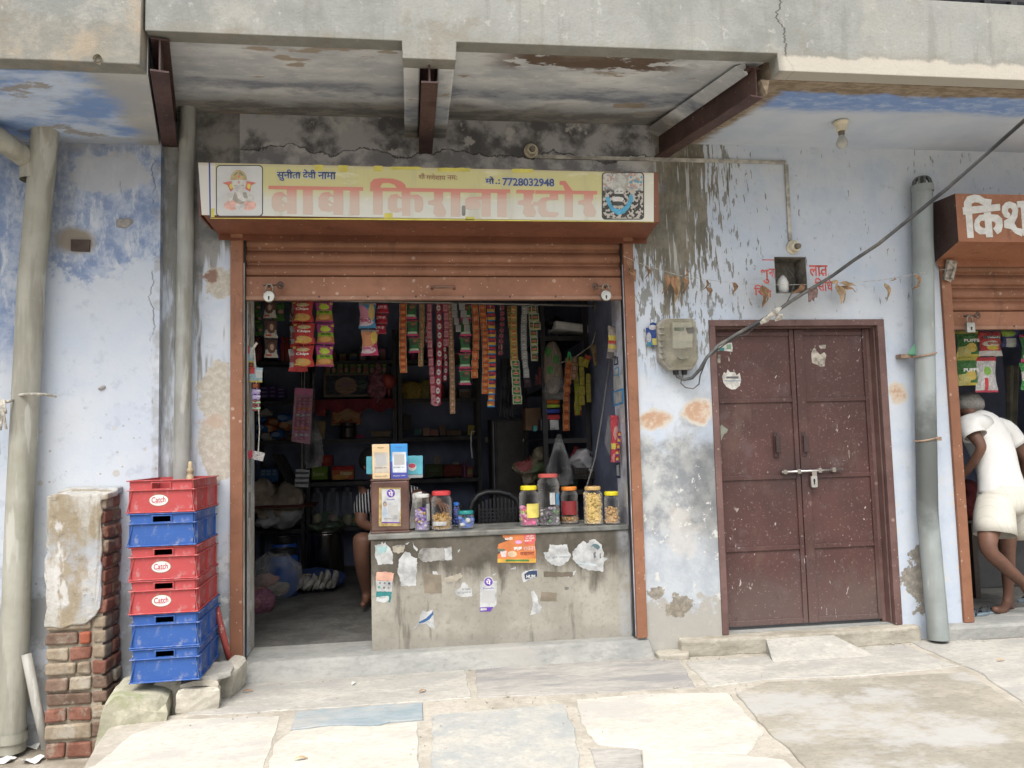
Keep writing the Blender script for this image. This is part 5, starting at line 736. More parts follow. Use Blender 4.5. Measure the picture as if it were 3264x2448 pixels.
textp("Bharat", 1150 + 176 / 2.9625, 1400 + 1484 / 2.9625, 1150 + 232 / 2.9625, 1400 + 1502 / 2.9625, CY - .0022, INK, cnt)
for x, y, mm in ((180, 1358, GSTK), (225, 1358, GSTK), (268, 1362, NAVY), (172, 1398, mt("green_icon", (.05, .30, .15), .6)), (220, 1402, INK), (262, 1405, GSTK)): st([(1150 + a / 2.9625, 1400 + b / 2.9625) for a, b in ell(x, y, 11, 11, 10)], mm, "sticker_print", 1, 1, 9, 0)
st(C5((680, 1245), (715, 1245), (740, 1300), (735, 1385), (740, 1425), (715, 1390), (665, 1330), (680, 1300)), WSTK, seed=12); st(C5((880, 1440), (940, 1400), (960, 1355), (985, 1350), (1020, 1400), (1050, 1410), (1052, 1485), (960, 1490), (905, 1470)), WSTK, seed=13); st(C5((785, 1310), (860, 1290), (945, 1262), (962, 1290), (900, 1345), (800, 1350)), mt("tan_residue", (.34, .31, .25)), seed=14)
textp("5/- रुपय म", 1150 + 915 / 2.9625, 1400 + 1436 / 2.9625, 1150 + 1040 / 2.9625, 1400 + 1464 / 2.9625, CY - .0012, INK, cnt, bold=.01); textp("का मसाला", 1150 + 955 / 2.9625, 1400 + 1408 / 2.9625, 1150 + 1035 / 2.9625, 1400 + 1428 / 2.9625, CY - .0012, INK, cnt, bold=.01); textp("राम भर", 1150 + 330 / 2.9625, 1400 + 995 / 2.9625, 1150 + 408 / 2.9625, 1400 + 1022 / 2.9625, CY - .0012, INK, cnt, bold=.01)
# payment sticker on the counter front (no code printed)
st(C5((1125, 1342), (1160, 1342), (1162, 1320), (1180, 1302), (1205, 1296), (1232, 1302), (1248, 1322), (1252, 1340), (1285, 1340), (1282, 1560), (1222, 1625), (1125, 1628)), WSTK, "payment_sticker", 1, 1, 9, 0); st([(1150 + a / 2.9625, 1400 + b / 2.9625) for a, b in ell(1206, 1346, 39, 39, 22)], VIO, "sticker_print", 2, 1, 9, 0); st(C5((1125, 1588), (1255, 1583), (1222, 1625), (1125, 1627)), VIO, "sticker_print", 2, 1, 9, 0); st(C5((1130, 1597), (1188, 1594), (1190, 1614), (1130, 1618)), WSTK, "sticker_print", 3, 1, 9, 0)
textp("पे", 1150 + 1183 / 2.9625, 1400 + 1318 / 2.9625, 1150 + 1228 / 2.9625, 1400 + 1375 / 2.9625, CY - .0026, MATS['white'], cnt, bold=.03); textp("PhonePe", 1150 + 1155 / 2.9625, 1400 + 1396 / 2.9625, 1150 + 1256 / 2.9625, 1400 + 1418 / 2.9625, CY - .0018, VIO, cnt, bold=.008); st(C5((1148, 1428), (1268, 1426), (1266, 1548), (1148, 1550)), mt("blank_code_panel", (.40, .40, .40), .7, .05), "sticker_print", 2, 1, 9, 0)
# orange poster
po = C5((1330, 890), (1395, 888), (1430, 900), (1640, 890), (1655, 1165), (1292, 1165), (1292, 1090), (1335, 1062), (1290, 1030), (1300, 990), (1390, 960), (1345, 930)); st(po, ORG_, "spice_poster", 1, 21, .03, .003); st(C5((1292, 1130), (1655, 1128), (1655, 1165), (1292, 1165)), mt("amber_print", (.56, .33, .06), .6), "poster_print", 2, 1, 9, 0); st(C5((1530, 900), (1650, 892), (1652, 950), (1630, 990), (1550, 1000)), mt("red_poster_print", (.50, .10, .09), .6), "poster_print", 2, 3, .03, .002)
st(C5((1368, 1136), (1590, 1136), (1590, 1154), (1368, 1154)), mt("green_strip", (.06, .18, .05), .6), "poster_print", 3, 1, 9, 0); st([(1150 + a / 2.9625, 1400 + b / 2.9625) for a, b in ell(1490, 972, 34, 18, 16)], mt("pink_print", (.55, .22, .42), .6), "poster_print", 3, 1, 9, 0); st(C5((1315, 1055), (1378, 1055), (1372, 1112), (1330, 1115)), mt("cup_print", (.60, .50, .50), .6), "poster_print", 3, 1, 9, 0); st([(1150 + a / 2.9625, 1400 + b / 2.9625) for a, b in ell(1430, 1085, 44, 30, 16)], mt("bowl_print", (.60, .45, .30), .6), "poster_print", 3, 1, 9, 0); st(C5((1292, 1030), (1370, 1040), (1340, 1062), (1292, 1060)), mt("dark_green_scrape", (.13, .15, .11)), "poster_print", 3, 4, .01, .003)
PT = lambda s, x0, y0, x1, y1, mm, b=.012, k=3: textp(s, 1150 + x0 / 2.9625, 1400 + y0 / 2.9625, 1150 + x1 / 2.9625, 1400 + y1 / 2.9625, CY - .001 - .0008 * k, mm, cnt, bold=b)
PT("छाछ", 1445, 1015, 1522, 1055, MATS['white'], .03); PT("रायता", 1535, 1012, 1645, 1055, mt("pale_red_print", (.62, .40, .36))); PT("मसाला", 1505, 1062, 1640, 1100, mt("maroon_print", (.25, .05, .03)), .02); PT("odi", 1362, 920, 1432, 952, MATS['white'], .03); PT("5/-", 1472, 962, 1512, 982, MATS['white'], .02, 4); PT("अब हींग", 1562, 902, 1632, 925, MATS['white'], .01, 4); PT("का तड़का", 1555, 928, 1640, 948, MATS['white'], .01, 4); PT("छाछ-रा", 1545, 950, 1612, 968, MATS['white'], .01, 4)
def st6(*a, **k): st(C6(*a[0]), *a[1:], **k)
st6(((540, 1070), (590, 1060), (600, 990), (660, 1000), (765, 995), (775, 1060), (800, 1085), (780, 1140), (730, 1185), (680, 1198), (610, 1180), (560, 1130)), WSTK, "round_sticker", 0, 31); PT6 = lambda s, x0, y0, x1, y1, mm: textp(s, 1550 + x0 / 2.9625, 1400 + y0 / 2.9625, 1550 + x1 / 2.9625, 1400 + y1 / 2.9625, CY - .0014, mm, cnt, bold=.01)
PT6("डा. बुिद प्रकाश".replace("प्र", "पर"), 566, 1098, 790, 1135, mt("grey_blue_ink", (.22, .26, .29)))
st6(((815, 1060), (880, 990), (915, 960), (950, 985), (990, 950), (1030, 945), (1085, 990), (1112, 1070), (1105, 1110), (1145, 1120), (1110, 1165), (1105, 1250), (1060, 1245), (970, 1240), (880, 1200), (820, 1140)), WSTK, "round_sticker", 0, 33); st6(((985, 1020), (1010, 990), (1050, 992), (1075, 1020), (1050, 1045), (1010, 1010)), mt("dark_teal_print", (.07, .12, .13)), "sticker_print", 1, 3, .01, .003); st6(((845, 1155), (1040, 1180), (1038, 1198), (846, 1172)), mt("pale_blue_ink", (.40, .46, .48)), "sticker_print", 1, 1, 9, 0); PT6("2 मुफत", 852, 1158, 935, 1184, INK)
st6(((1010, 1075), (1030, 1060), (1038, 1110), (1018, 1130)), INK, "sticker_print", 1, 5, .01, .004); st6(((1070, 1080), (1082, 1078), (1085, 1120), (1072, 1128)), INK, "sticker_print", 1, 6, .01, .003)
st6(((335, 1270), (370, 1240), (480, 1228), (490, 1290), (430, 1320), (350, 1348)), WSTK, "torn_sticker", 0, 34); st6(((358, 1275), (400, 1245), (480, 1240), (482, 1295), (370, 1325)), NAVY, "sticker_print", 1, 35, .02, .002); textp("HUM", 1550 + 380 / 2.9625, 1400 + 1278 / 2.9625, 1550 + 462 / 2.9625, 1400 + 1314 / 2.9625, CY - .0022, MATS['white'], cnt, bold=.03)
st6(((765, 1312), (790, 1265), (850, 1238), (830, 1280), (790, 1295)), WSTK, "torn_sticker", 0, 36, .01, .001); st6(((740, 1395), (785, 1400), (765, 1425), (742, 1420)), GSTK, "torn_sticker", 0, 37); st6(((420, 1440), (445, 1425), (480, 1480), (500, 1560), (525, 1590), (500, 1640), (410, 1660), (430, 1600), (440, 1540)), WSTK, "torn_sticker", 0, 38); st6(((225, 1225), (280, 1205), (275, 1230), (240, 1232)), WSTK, "torn_sticker", 0, 39, .01, .002); st6(((520, 1440), (668, 1450), (665, 1530), (505, 1528)), mt("brown_residue", (.20, .17, .13), .9), "glue_patch", 0, 40, .02, .002); st6(((540, 1250), (820, 1255), (815, 1300), (545, 1300)), mt("brown_residue2", (.13, .11, .085), .9), "glue_patch", 0, 41, .015, .003)
px3 = lambda *p: cv(700, 1900, 2.765, *p); st(px3((1770, 165), (1790, 130), (1830, 140), (1875, 118), (1885, 180), (1890, 240), (1898, 290), (1860, 280), (1820, 240), (1760, 250), (1720, 285), (1705, 290), (1755, 230)), WSTK, "torn_sticker", 0, 42, .012, .002); st(px3((1755, 230), (1820, 195), (1868, 150), (1880, 130), (1884, 160), (1850, 205), (1800, 232), (1757, 240)), mt("blue_swoosh", (.04, .11, .26)), "sticker_print", 1, 1, 9, 0)
st(C5((590, 1270), (760, 1280), (765, 1455), (600, 1455)), mt("brown_residue", (.20, .17, .13), .9), "glue_patch", 0, 43, .02, .002)
for k, pts in enumerate((((415, 990), (460, 970), (440, 995)), ((490, 960), (500, 1000), (540, 1040), (530, 1060), (500, 1030)), ((915, 1050), (938, 1035), (935, 1055), (918, 1072)), ((1240, 1285), (1280, 1262), (1262, 1285)))): st(C5(*pts), WSTK, "torn_sticker", 1, 50 + k, .01, .001)
# ---------------------------------------------------------------- oil tin and payment stands
TZ = .986; b0 = onz(1242, 1705, TZ); TYF = .10
tin = thing("oil_tin", "square brown oil tin with a payment sticker on its face", "tin", (b0.x, TYF + .11, TZ)); x0, zt = a2(1179, 1529, TYF); x1, _ = a2(1306, 1529, TYF); TINM = mt("brown_tin_enamel", (.105, .052, .04), .45, .2, 6, .1, dirt=.15, coord='pos')
m = MB(); m.box(x0 + .004, x1 - .004, TYF + .004, TYF + .226, TZ + .006, zt - .006); m.build("body", TINM, tin, bevel=.014); m = MB()
for z in (TZ, zt - .010): m.prism([(x0, z), (x1, z), (x1, z + .010), (x0, z + .010)], TYF, TYF + .23)
m.build("rim", TINM, tin, bevel=.004); m = MB(); q = C5((172, 458), (378, 458), (378, 820), (170, 822)); m.prism(on(q, TYF + .003), TYF + .0015, TYF + .0045); m.build("label", mt("gold_label_print", (.36, .27, .11), .5, .35, 20), tin)
def tinlay(px, mat, k, nm="sticker_print"): yy = TYF + .001 - .0007 * k; m = MB(); m.prism(on(px, yy), yy - .0006, yy); m.build(nm, mat, tin)
tinlay(C5((195, 470), (372, 475), (376, 625), (362, 792), (198, 790), (200, 620)), WSTK, 0, "payment_sticker"); tinlay([(1150 + a / 2.9625, 1400 + b / 2.9625) for a, b in ell(284, 511, 39, 39, 22)], VIO, 1); tinlay(C5((198, 780), (362, 782), (362, 792), (198, 790)), VIO, 1); tinlay(C5((258, 622), (354, 620), (352, 716), (260, 718)), mt("blank_code_panel", (.40, .40, .40)), 1); tinlay(C5((205, 735), (200, 690), (212, 645), (236, 640), (250, 680), (258, 735)), mt("pale_shirt_print", (.40, .46, .55)), 1); tinlay([(1150 + a / 2.9625, 1400 + b / 2.9625) for a, b in ell(227, 612, 17, 24, 14)], INK, 1); tinlay([(1150 + a / 2.9625, 1400 + b / 2.9625) for a, b in ell(227, 618, 12, 17, 14)], mt("face_print", (.38, .26, .20)), 2)
TT = lambda s, x0, y0, x1, y1, y, mm, par, b=.01: textp(s, 1150 + x0 / 2.9625, 1400 + y0 / 2.9625, 1150 + x1 / 2.9625, 1400 + y1 / 2.9625, y, mm, par, bold=b)
TT("पे", 262, 482, 306, 541, TYF - .0012, MATS['white'], tin, .03); TT("PhonePe", 246, 558, 320, 578, TYF - .0004, VIO, tin); TT("BHIM UPI", 220, 742, 342, 758, TYF - .0004, mt("grey_print", (.2, .2, .22)), tin)
def stand(label, x0, x1, y0, y1, frame, panel, foot, y, ink):
    p = at(1150 + (x0 + x1) / 2 / 2.9625, 1400 + y1 / 2.9625, y); t = thing("payment_stand", label, "payment stand", p, "payment stands on the oil tin"); b = on(C5((x0, y0), (x1, y0 - 2), (x1 + 5, y1 - 3), (x0 + 6, y1)), y)
    m = MB(); m.prism(b, y, y + .012); bd = m.build("board", frame, t, bevel=.003); m = MB(); m.prism(on(C5((x0 + 12, y1), (x1 - 4, y1 - 2), (x1 - 4, y1 - 40), (x0 + 12, y1 - 40)), y + .03), y + .02, y + .05); m.build("back_prop", frame, t)
    for px, mm, k in ((C5((x0 + 20, y0 + 76), (x1 - 14, y0 + 76), (x1 - 8, y1 - 60), (x0 + 24, y1 - 60)), panel, 0), (C5((x0 + 34, y0 + 100), (x1 - 28, y0 + 98), (x1 - 26, y0 + 196), (x0 + 36, y0 + 200)), mt("blank_code_panel", (.40, .40, .40)), 1)):
        m = MB(); m.prism(on(px, y), y - .0012 - .0007 * k, y - .0002); m.build("printed_panel", mm, bd)
    if foot: m = MB(); m.prism(on(C5((x0 + 2, y0 + 168), (x1 + 1, y0 + 168), (x1 + 5, y1 - 4), (x0 + 6, y1 - 1)), y), y - .0008, y - .0002); m.build("printed_panel", foot, bd)
    TT("Paytm", x0 + 54, y0 + 24, x1 - 52, y0 + 42, y - .0022, ink, bd, .03); TT("BHIM UPI", x0 + 32, y1 - 116, x1 - 28, y1 - 100, y - .0026, mt("grey_print", (.2, .2, .22)), bd); TT("Paytm UPI", x0 + 30, y1 - 36, x1 - 22, y1 - 20, y - .0022, mt("grey_print", (.2, .2, .22)) if not foot else MATS['white'], bd, .02)
SKB = mt("sky_blue_plastic", (.05, .27, .62), .35, .08); stand("cream gold payment stand with blank code panel on the oil tin", 105, 270, 48, 378, mt("cream_gold_plastic", (.66, .50, .30), .35, .06), mt("beige_panel", (.50, .45, .38), .5), None, TYF + .02, mt("gold_ink", (.30, .20, .06))); stand("sky blue and violet payment stand beside the cream one", 278, 440, 44, 374, SKB, mt("pale_panel", (.60, .64, .68), .5), mt("indigo_plastic", (.07, .08, .36), .4), TYF + .03, mt("ink_blue", (.10, .2, .45)))
bx = thing("teal_carton", "flat pale teal carton lying behind the payment stands", "carton", at(1258, 1513, TYF + .13)); q = on(C5((52, 165), (585, 155), (585, 335), (52, 330)), TYF + .12); m = MB(); m.prism(q, TYF + .12, TYF + .18); m.build("box", mt("teal_card", (.10, .37, .45), .5, .12), bx, bevel=.003); m = MB(); x, z = a2(1150 + 485 / 2.9625, 1400 + 262 / 2.9625, TYF + .119); m.prism(ell(x, z, .026, .024), TYF + .1192, TYF + .1202); m.build("picture", WHT, bx); m = MB(); m.prism(ell(x, z + .008, .022, .014), TYF + .1186, TYF + .1192); m.build("picture", mt("red_print", (.45, .06, .10)), bx)
m = MB(); m.prism(on(C5((442, 335), (585, 335), (583, 362), (445, 366)), TYF + .125), TYF + .12, TYF + .22); m.prism(on(C5((300, 372), (470, 366), (470, 374), (300, 380)), TYF + .125), TYF + .10, TYF + .22); m.one("grey_tray", mt("grey_tray_plastic", (.40, .42, .42), .5), "grey plastic tray under the teal carton on the oil tin", "tray")
m = MB(); p = onz(1318, 1600, 1.0)
p = Vector((a2(1318, 1590, .22)[0], .24, .99)); m.grid(lambda i, j: p + Vector(((i - .5) * .06 + .02 * j, .02 * math.sin(j * 6), j * .22)), 3, 8); m.wobble(.02, 9, 3).one("paper_sheets", MATS['white'], "curled white papers leaning between oil tin and candy jar", "papers")
# ---------------------------------------------------------------- jars
JCLR = clear("clear_jar_plastic", (.97, .97, .95), .14, .08)
def balls(c, rx, ry, z0, z1, mats, n, r, sq=0, seed=1):
    rnd = random.Random(seed); m = MB(); k = 0
    while k < n:
        a, q = rnd.uniform(0, 6.283), math.sqrt(rnd.random()); p = Vector((c[0] + rx * q * math.cos(a), c[1] + ry * q * math.sin(a), c[2] + rnd.uniform(z0 + r, z1 - r * .3 + rnd.uniform(-r, r)))); m.k = rnd.randrange(len(mats)); rr = r * rnd.uniform(.75, 1.15); m.ball(p, (rr * rnd.uniform(.8, 1.3), rr, rr * rnd.uniform(.7, 1.1)), 6, 4); k += 1
    return m
def jar(label, u0, u1, vl0, vl1, vb, lid, fill, n, r, vfill, ribs=0, sq=0.0, lw=.82, extra=None, zb=TZ):
    b = onz((u0 + u1) / 2, vb - 2, zb); rad = (at(u1, vb, b.y).x - at(u0, vb, b.y).x) / 2 * (.93 if sq else .98); c = Vector((b.x, b.y + rad, zb)); top = at(u0, vl0, c.y - rad * .3).z - zb; lz = at(u0, vl1, c.y - rad * .3).z - zb; fz_ = at(u0, vfill, c.y).z - zb
    t = thing("plastic_jar", label, "jar", c, "plastic jars on the shop counter"); sh = lz * .84; prof = [(rad * .86, .0), (rad, .012)]
    N = 14
    for k in range(N + 1): f = k / N; prof.append((rad * (1 - (.045 * (math.sin(f * ribs * 6.283) > .3) if ribs else 0)), .012 + (sh - .012) * f))
    prof += [(rad * .95, sh + (lz - sh) * .45), (rad * lw * .93, lz - .004), (rad * lw * .93, lz + .004)]; m = MB(); m.lathe(c, prof, 24, sq); m.build("jar_body", JCLR, t, smooth=True)
    m = MB(); m.lathe(c, [(rad * lw, lz), (rad * lw * 1.05, lz + .003), (rad * lw * 1.05, top - .006), (rad * lw * .98, top - .001), (rad * lw * .6, top)], 28, sq * .5); m.build("lid", lid, t)
    mc = MB(); mc.lathe(c, [(rad * .78, .008), (rad * .80, .02), (rad * .80, fz_ - r), (rad * .5, fz_ - r * .4)], 18, sq)
    bl_ = balls(c, rad * .86, rad * .86, .006, fz_, fill, n, r, seed=u0); bl_.k = 0; bl_.add(mc.v, mc.f); bl_.build("contents", fill, t, smooth=True)
    if extra:
        for pts, mat in extra:
            m = MB(); us = [q[0] for q in pts]; vs_ = [q[1] for q in pts]; xa, xb = at(min(us), vb, b.y).x - c.x, at(max(us), vb, b.y).x - c.x; za, zb_ = at(u0, max(vs_), b.y).z, at(u0, min(vs_), b.y).z; rr = rad * 1.01 * (1.06 if sq else 1)
            fa, fb = max(-.98, min(.98, xa / rr)), max(-.98, min(.98, xb / rr)); th0, th1 = math.asin(fa), math.asin(fb); m.grid(lambda i, j: Vector((c.x + rr * math.sin(th0 + (th1 - th0) * i), c.y - rr * math.cos(th0 + (th1 - th0) * i), za + (zb_ - za) * j)), 8, 1); m.build("label", mat, t, smooth=True)
    return t
LID = lambda n, c: mt(n, c, .4, .1, 8); lv, lg_, lp, lb_ = mt("lilac_foil", (.30, .24, .48), .35), mt("gold_foil", (.48, .30, .08), .35), mt("purple_foil", (.13, .06, .33), .35), mt("silver_foil", (.42, .40, .46), .3)
jar("clear jar of purple foil toffees with a whitish lid beside the oil tin", 1320, 1373, 1575, 1587, 1697, LID("whitish_lid", (.50, .50, .48)), [lv, lp, lp, lg_, lb_], 190, .011, 1622, 0, .3, .95, [(((1361, 1608), (1372, 1663)), WSTK)])
jar("wide clear jar of golden fryum bits with a red lid", 1374, 1446, 1566, 1580, 1695, LID("red_lid", (.48, .045, .05)), [mt("golden_bits", (.42, .25, .07), .5), mt("golden_bits_dark", (.28, .15, .035), .5)], 420, .0085, 1640, 0, .35, .86, [(((1380, 1664), (1424, 1677)), WSTK)])
jar("slim blue jar with a blue lid behind the golden bits jar", 1447, 1466, 1601, 1612, 1682, LID("blue_lid", (.03, .15, .50)), [mt("blue_bits", (.05, .08, .30), .4)], 60, .009, 1618, 0, 0, .95)
jar("small squat jar of blue sweets with a teal lid", 1461, 1515, 1629, 1640, 1690, LID("teal_lid", (.02, .22, .22)), [mt("blue_wrap", (.06, .14, .50), .35), mt("green_wrap", (.15, .40, .18), .35), WSTK, mt("blue_wrap2", (.10, .20, .60), .3)], 26, .019, 1652, 0, .1, .93)
PKM = [mt("pink_lolly", (.60, .10, .25), .35), mt("pink_lolly2", (.62, .25, .40), .35), mt("white_stick", (.65, .62, .60), .4), mt("lime_lolly", (.42, .42, .06), .4)]
jar("clear jar of pink lollipops with yellow lid and yellow label", 1659, 1726, 1549, 1563, 1682, LID("yellow_lid", (.66, .53, .02)), PKM, 90, .015, 1618, 0, .25, .80, [(((1681, 1607), (1722, 1652)), mt("yellow_label", (.68, .58, .14), .5))])
jar("tallest ribbed jar with red lid and dark wrapped sweets", 1719, 1795, 1511, 1523, 1680, LID("faded_red_lid", (.42, .08, .07)), [mt("dark_sweet", (.055, .05, .06), .3), mt("green_sweet", (.10, .22, .10), .3), lb_, mt("plum_sweet", (.10, .07, .10), .3)], 150, .014, 1622, 5, .15, .84, [(((1755, 1572), (1772, 1610)), WSTK), (((1776, 1575), (1787, 1612)), mt("blue_label", (.08, .25, .45)))])
jar("jar of brown chips with orange lid and dark red label", 1793, 1852, 1552, 1564, 1674, LID("orange_lid", (.60, .20, .03)), [mt("chip_brown", (.36, .20, .07), .6), mt("chip_dark", (.24, .12, .04), .6)], 170, .012, 1642, 4, .1, .85, [(((1795, 1598), (1841, 1642)), mt("dark_red_label", (.24, .03, .035), .45))])
jar("frosty jar full of pale yellow puffed grains with a tan lid", 1867, 1932, 1551, 1563, 1677, LID("tan_lid", (.45, .30, .12)), [mt("yellow_grain", (.62, .44, .15), .6), mt("yellow_grain2", (.52, .36, .11), .6)], 620, .0085, 1575, 5, .25, .80)
jar("small jar of tan snack pieces with a bright yellow lid at counter end", 1932, 1984, 1567, 1580, 1675, LID("bright_yellow_lid", (.64, .55, .02)), [mt("tan_snack", (.46, .29, .13), .6), mt("tan_snack2", (.36, .21, .09), .6)], 170, .0105, 1620, 5, .1, .86)
# ---------------------------------------------------------------- chair
ch = thing("plastic_chair", "black perforated plastic chair behind the counter", "chair", (.62, .95, .32)); bp = mt("black_chair_plastic", (.016, .016, .018), .4, .3); m = MB(); yb = .78
arc = [at(1150 + x / 2.9625, 1400 + y / 2.9625, yb) for x, y in ((1030, 800), (1030, 680), (1060, 590), (1110, 530), (1190, 500), (1300, 498), (1400, 520), (1470, 570), (1500, 650), (1500, 790))]; m.tube(arc, .020, 8); m.build("back_frame", bp, ch, smooth=True)
m = MB(); q = at(1150 + 1120 / 2.9625, 1400 + 790 / 2.9625, yb), at(1150 + 1470 / 2.9625, 1400 + 545 / 2.9625, yb); nx, nz = 11, 8
for i in range(nx): x = q[0].x + (q[1].x - q[0].x) * i / (nx - 1); h = math.sqrt(max(0, 1 - ((i - 5) / 5.6) ** 2)); m.box(x - .007, x + .007, yb - .006, yb + .006, q[0].z - .1, q[0].z + (q[1].z - q[0].z) * (.55 + .45 * h))
for j in range(nz): z = q[0].z - .08 + (q[1].z - q[0].z) * j / (nz - 1); m.box(q[0].x, q[1].x, yb - .005, yb + .007, z - .006, z + .006)
m.build("backrest", bp, ch); m = MB(); m.box(q[0].x - .06, q[1].x + .06, yb, yb + .44, .74, .77); m.build("seat", bp, ch, bevel=.01)
for sx in (q[0].x - .05, q[1].x + .05):
    for sy in (yb + .02, yb + .42): m = MB(); m.tube([(sx, sy, .745), (sx * 1.0 + (.02 if sx > .6 else -.02), sy, .318)], [.022, .018], 8); m.build("leg", bp, ch)
    m = MB(); m.tube([(sx, yb, .95), (sx, yb + .2, .97), (sx, yb + .40, .93), (sx, yb + .42, .76)], .016, 8); m.build("armrest", bp, ch, smooth=True)
# ---------------------------------------------------------------- seated shopkeeper
SKIN = mt("brown_skin", (.19, .095, .062), .5, .12, 6, .05); HAIRB = mt("black_hair", (.012, .011, .011), .6, .3, 40, .4)
def hand(prefix, nodes, edges, wrist_key, w, d, side, r, curl=.5, L=.085):
    """palm and five bent fingers rooted in the palm"""
    d = Vector(d).normalized(); s = Vector(side).normalized(); nrm = d.cross(s).normalized(); palm = w + d * .055; nodes[prefix + 'p'] = (palm, (.030 * r, .017 * r)); edges.append((wrist_key, prefix + 'p'))
    for k, (off, ln) in enumerate(((-.030, .78), (-.010, .95), (.010, 1.0), (.030, .90))):
        b = palm + d * .035 + s * off; m1 = b + (d * .55 - nrm * curl * .35).normalized() * L * .5 * ln; e = m1 + (d * .5 - nrm * curl).normalized() * L * .5 * ln; nodes[f'{prefix}{k}a'] = (b, .0095 * r); nodes[f'{prefix}{k}b'] = (m1, .0085 * r); nodes[f'{prefix}{k}c'] = (e, .007 * r); edges += [(prefix + 'p', f'{prefix}{k}a'), (f'{prefix}{k}a', f'{prefix}{k}b'), (f'{prefix}{k}b', f'{prefix}{k}c')]
    b = w + d * .035 - s * .034; e = b + (d * .7 - s * .6).normalized() * .035; f = e + (d * .9 - nrm * .3).normalized() * .028; nodes[prefix + 'ta'] = (b, .012 * r); nodes[prefix + 'tb'] = (e, .010 * r); nodes[prefix + 'tc'] = (f, .008 * r); edges += [(prefix + 'p', prefix + 'ta'), (prefix + 'ta', prefix + 'tb'), (prefix + 'tb', prefix + 'tc')]
def face(parent, c, fwd, r, skin_m, hair_m):
    """eyes, nose, mouth and ears on a head centred at c looking along fwd"""
    fwd = Vector(fwd).normalized(); s = fwd.cross(Vector((0, 0, 1))).normalized(); up = s.cross(fwd).normalized()
    for k in (-1, 1):
        m = MB(); m.ball(c + fwd * r * .86 + s * k * r * .34 + up * r * .05, r * .13, 8, 6); m.build("eye", mt("eye_white", (.45, .43, .40), .3), parent, smooth=True); m = MB(); m.ball(c + fwd * r * .93 + s * k * r * .34 + up * r * .05, r * .075, 8, 6); m.build("iris", MATS['black'], parent, smooth=True)
        m = MB(); m.tube([c + fwd * r * .88 + s * k * r * .18 + up * r * .26, c + fwd * r * .86 + s * k * r * .36 + up * r * .30, c + fwd * r * .72 + s * k * r * .54 + up * r * .24], r * .05, 6); m.build("eyebrow", hair_m, parent)
        m = MB(); m.ball(c + s * k * r * .84 - up * r * .05 - fwd * r * .05, (r * .12, r * .2, r * .28), 8, 6); m.build("ear", skin_m, parent, smooth=True)
    m = MB(); m.tube([c + fwd * r * .90 + up * r * .08, c + fwd * r * 1.08 - up * r * .22, c + fwd * r * .94 - up * r * .30], [r * .09, r * .16, r * .12], 8); m.build("nose", skin_m, parent, smooth=True); m = MB(); m.tube([c + fwd * r * .82 - s * r * .26 - up * r * .55, c + fwd * r * .96 - up * r * .56, c + fwd * r * .82 + s * r * .26 - up * r * .55], [r * .03, r * .07, r * .03], 8); m.build("mouth", mt("lip_brown", (.17, .07, .055), .5), parent, smooth=True)
K = lambda u, v, y: at(u, v, y)
kp = thing("person", "seated person in black and white striped shirt and shorts behind the oil tin", "person", (-.15, 1.3, .32))
kn = {'pel': (K(1235, 1755, 1.50), .135), 'wst': (K(1228, 1690, 1.48), .125), 'chs': (K(1222, 1600, 1.42), .135), 'nck': (K(1212, 1535, 1.36), .055), 'jaw': (K(1198, 1505, 1.30), .068), 'hed': (K(1196, 1478, 1.33), .094), 'shl': (K(1160, 1572, 1.40), .068), 'ell': (K(1148, 1668, 1.32), .046), 'wrl': (K(1215, 1690, 1.18), .030), 'shr': (K(1290, 1568, 1.36), .066), 'elr': (K(1360, 1590, 1.12), .044), 'wrr': (K(1398, 1600, .88), .030),
    'hpl': (K(1205, 1762, 1.42), .10), 'knl': (K(1150, 1712, 1.02), .070), 'cfl': (K(1155, 1800, 1.13), .058), 'anl': (K(1170, 1898, 1.28), .036), 'hel': (K(1182, 1912, 1.33), .036), 'tol': (K(1162, 1922, 1.20), .028), 'tel': (K(1155, 1930, 1.12), .020), 'hpr': (K(1270, 1762, 1.42), .10), 'knr': (K(1290, 1715, 1.00), .070), 'cfr': (K(1290, 1800, 1.10), .056), 'anr': (K(1290, 1900, 1.22), .036), 'tor': (K(1288, 1925, 1.10), .026)}
ke = [('pel', 'wst'), ('wst', 'chs'), ('chs', 'nck'), ('nck', 'jaw'), ('jaw', 'hed'), ('chs', 'shl'), ('shl', 'ell'), ('ell', 'wrl'), ('chs', 'shr'), ('shr', 'elr'), ('elr', 'wrr'), ('pel', 'hpl'), ('hpl', 'knl'), ('knl', 'cfl'), ('cfl', 'anl'), ('anl', 'hel'), ('anl', 'tol'), ('tol', 'tel'), ('pel', 'hpr'), ('hpr', 'knr'), ('knr', 'cfr'), ('cfr', 'anr'), ('anr', 'tor')]
hand('L', kn, ke, 'wrl', kn['wrl'][0], (.8, -.5, -.1), (0, .4, .9), 1.0, .6); hand('R', kn, ke, 'wrr', kn['wrr'][0], (.3, -.9, -.2), (.9, .3, 0), 1.0, .4)
skin("body", kn, ke, SKIN, kp, 'pel')
t = NT("striped_jersey", 'pos'); s = t.ma('FRACT', t.mul(t.add(t.x, t.mul(t.z, .06)), 46.)); c = t.mix(t.mul(t.ma('GREATER_THAN', s, .62), t.ma('GREATER_THAN', t.z, .93)), (.012, .012, .014), (.46, .46, .46)); STR = t.out(c, .85, 0, .2)
sn = {k: (kn[k][0], kn[k][1] * 1.12 + .012) for k in ('pel', 'wst', 'chs', 'shl', 'shr')}; sn['col'] = (kn['nck'][0] + Vector((0, 0, -.02)), .068); sn['sl'] = (kn['shl'][0].lerp(kn['ell'][0], .78), .070); sn['sr'] = (kn['shr'][0].lerp(kn['elr'][0], .62), .066)
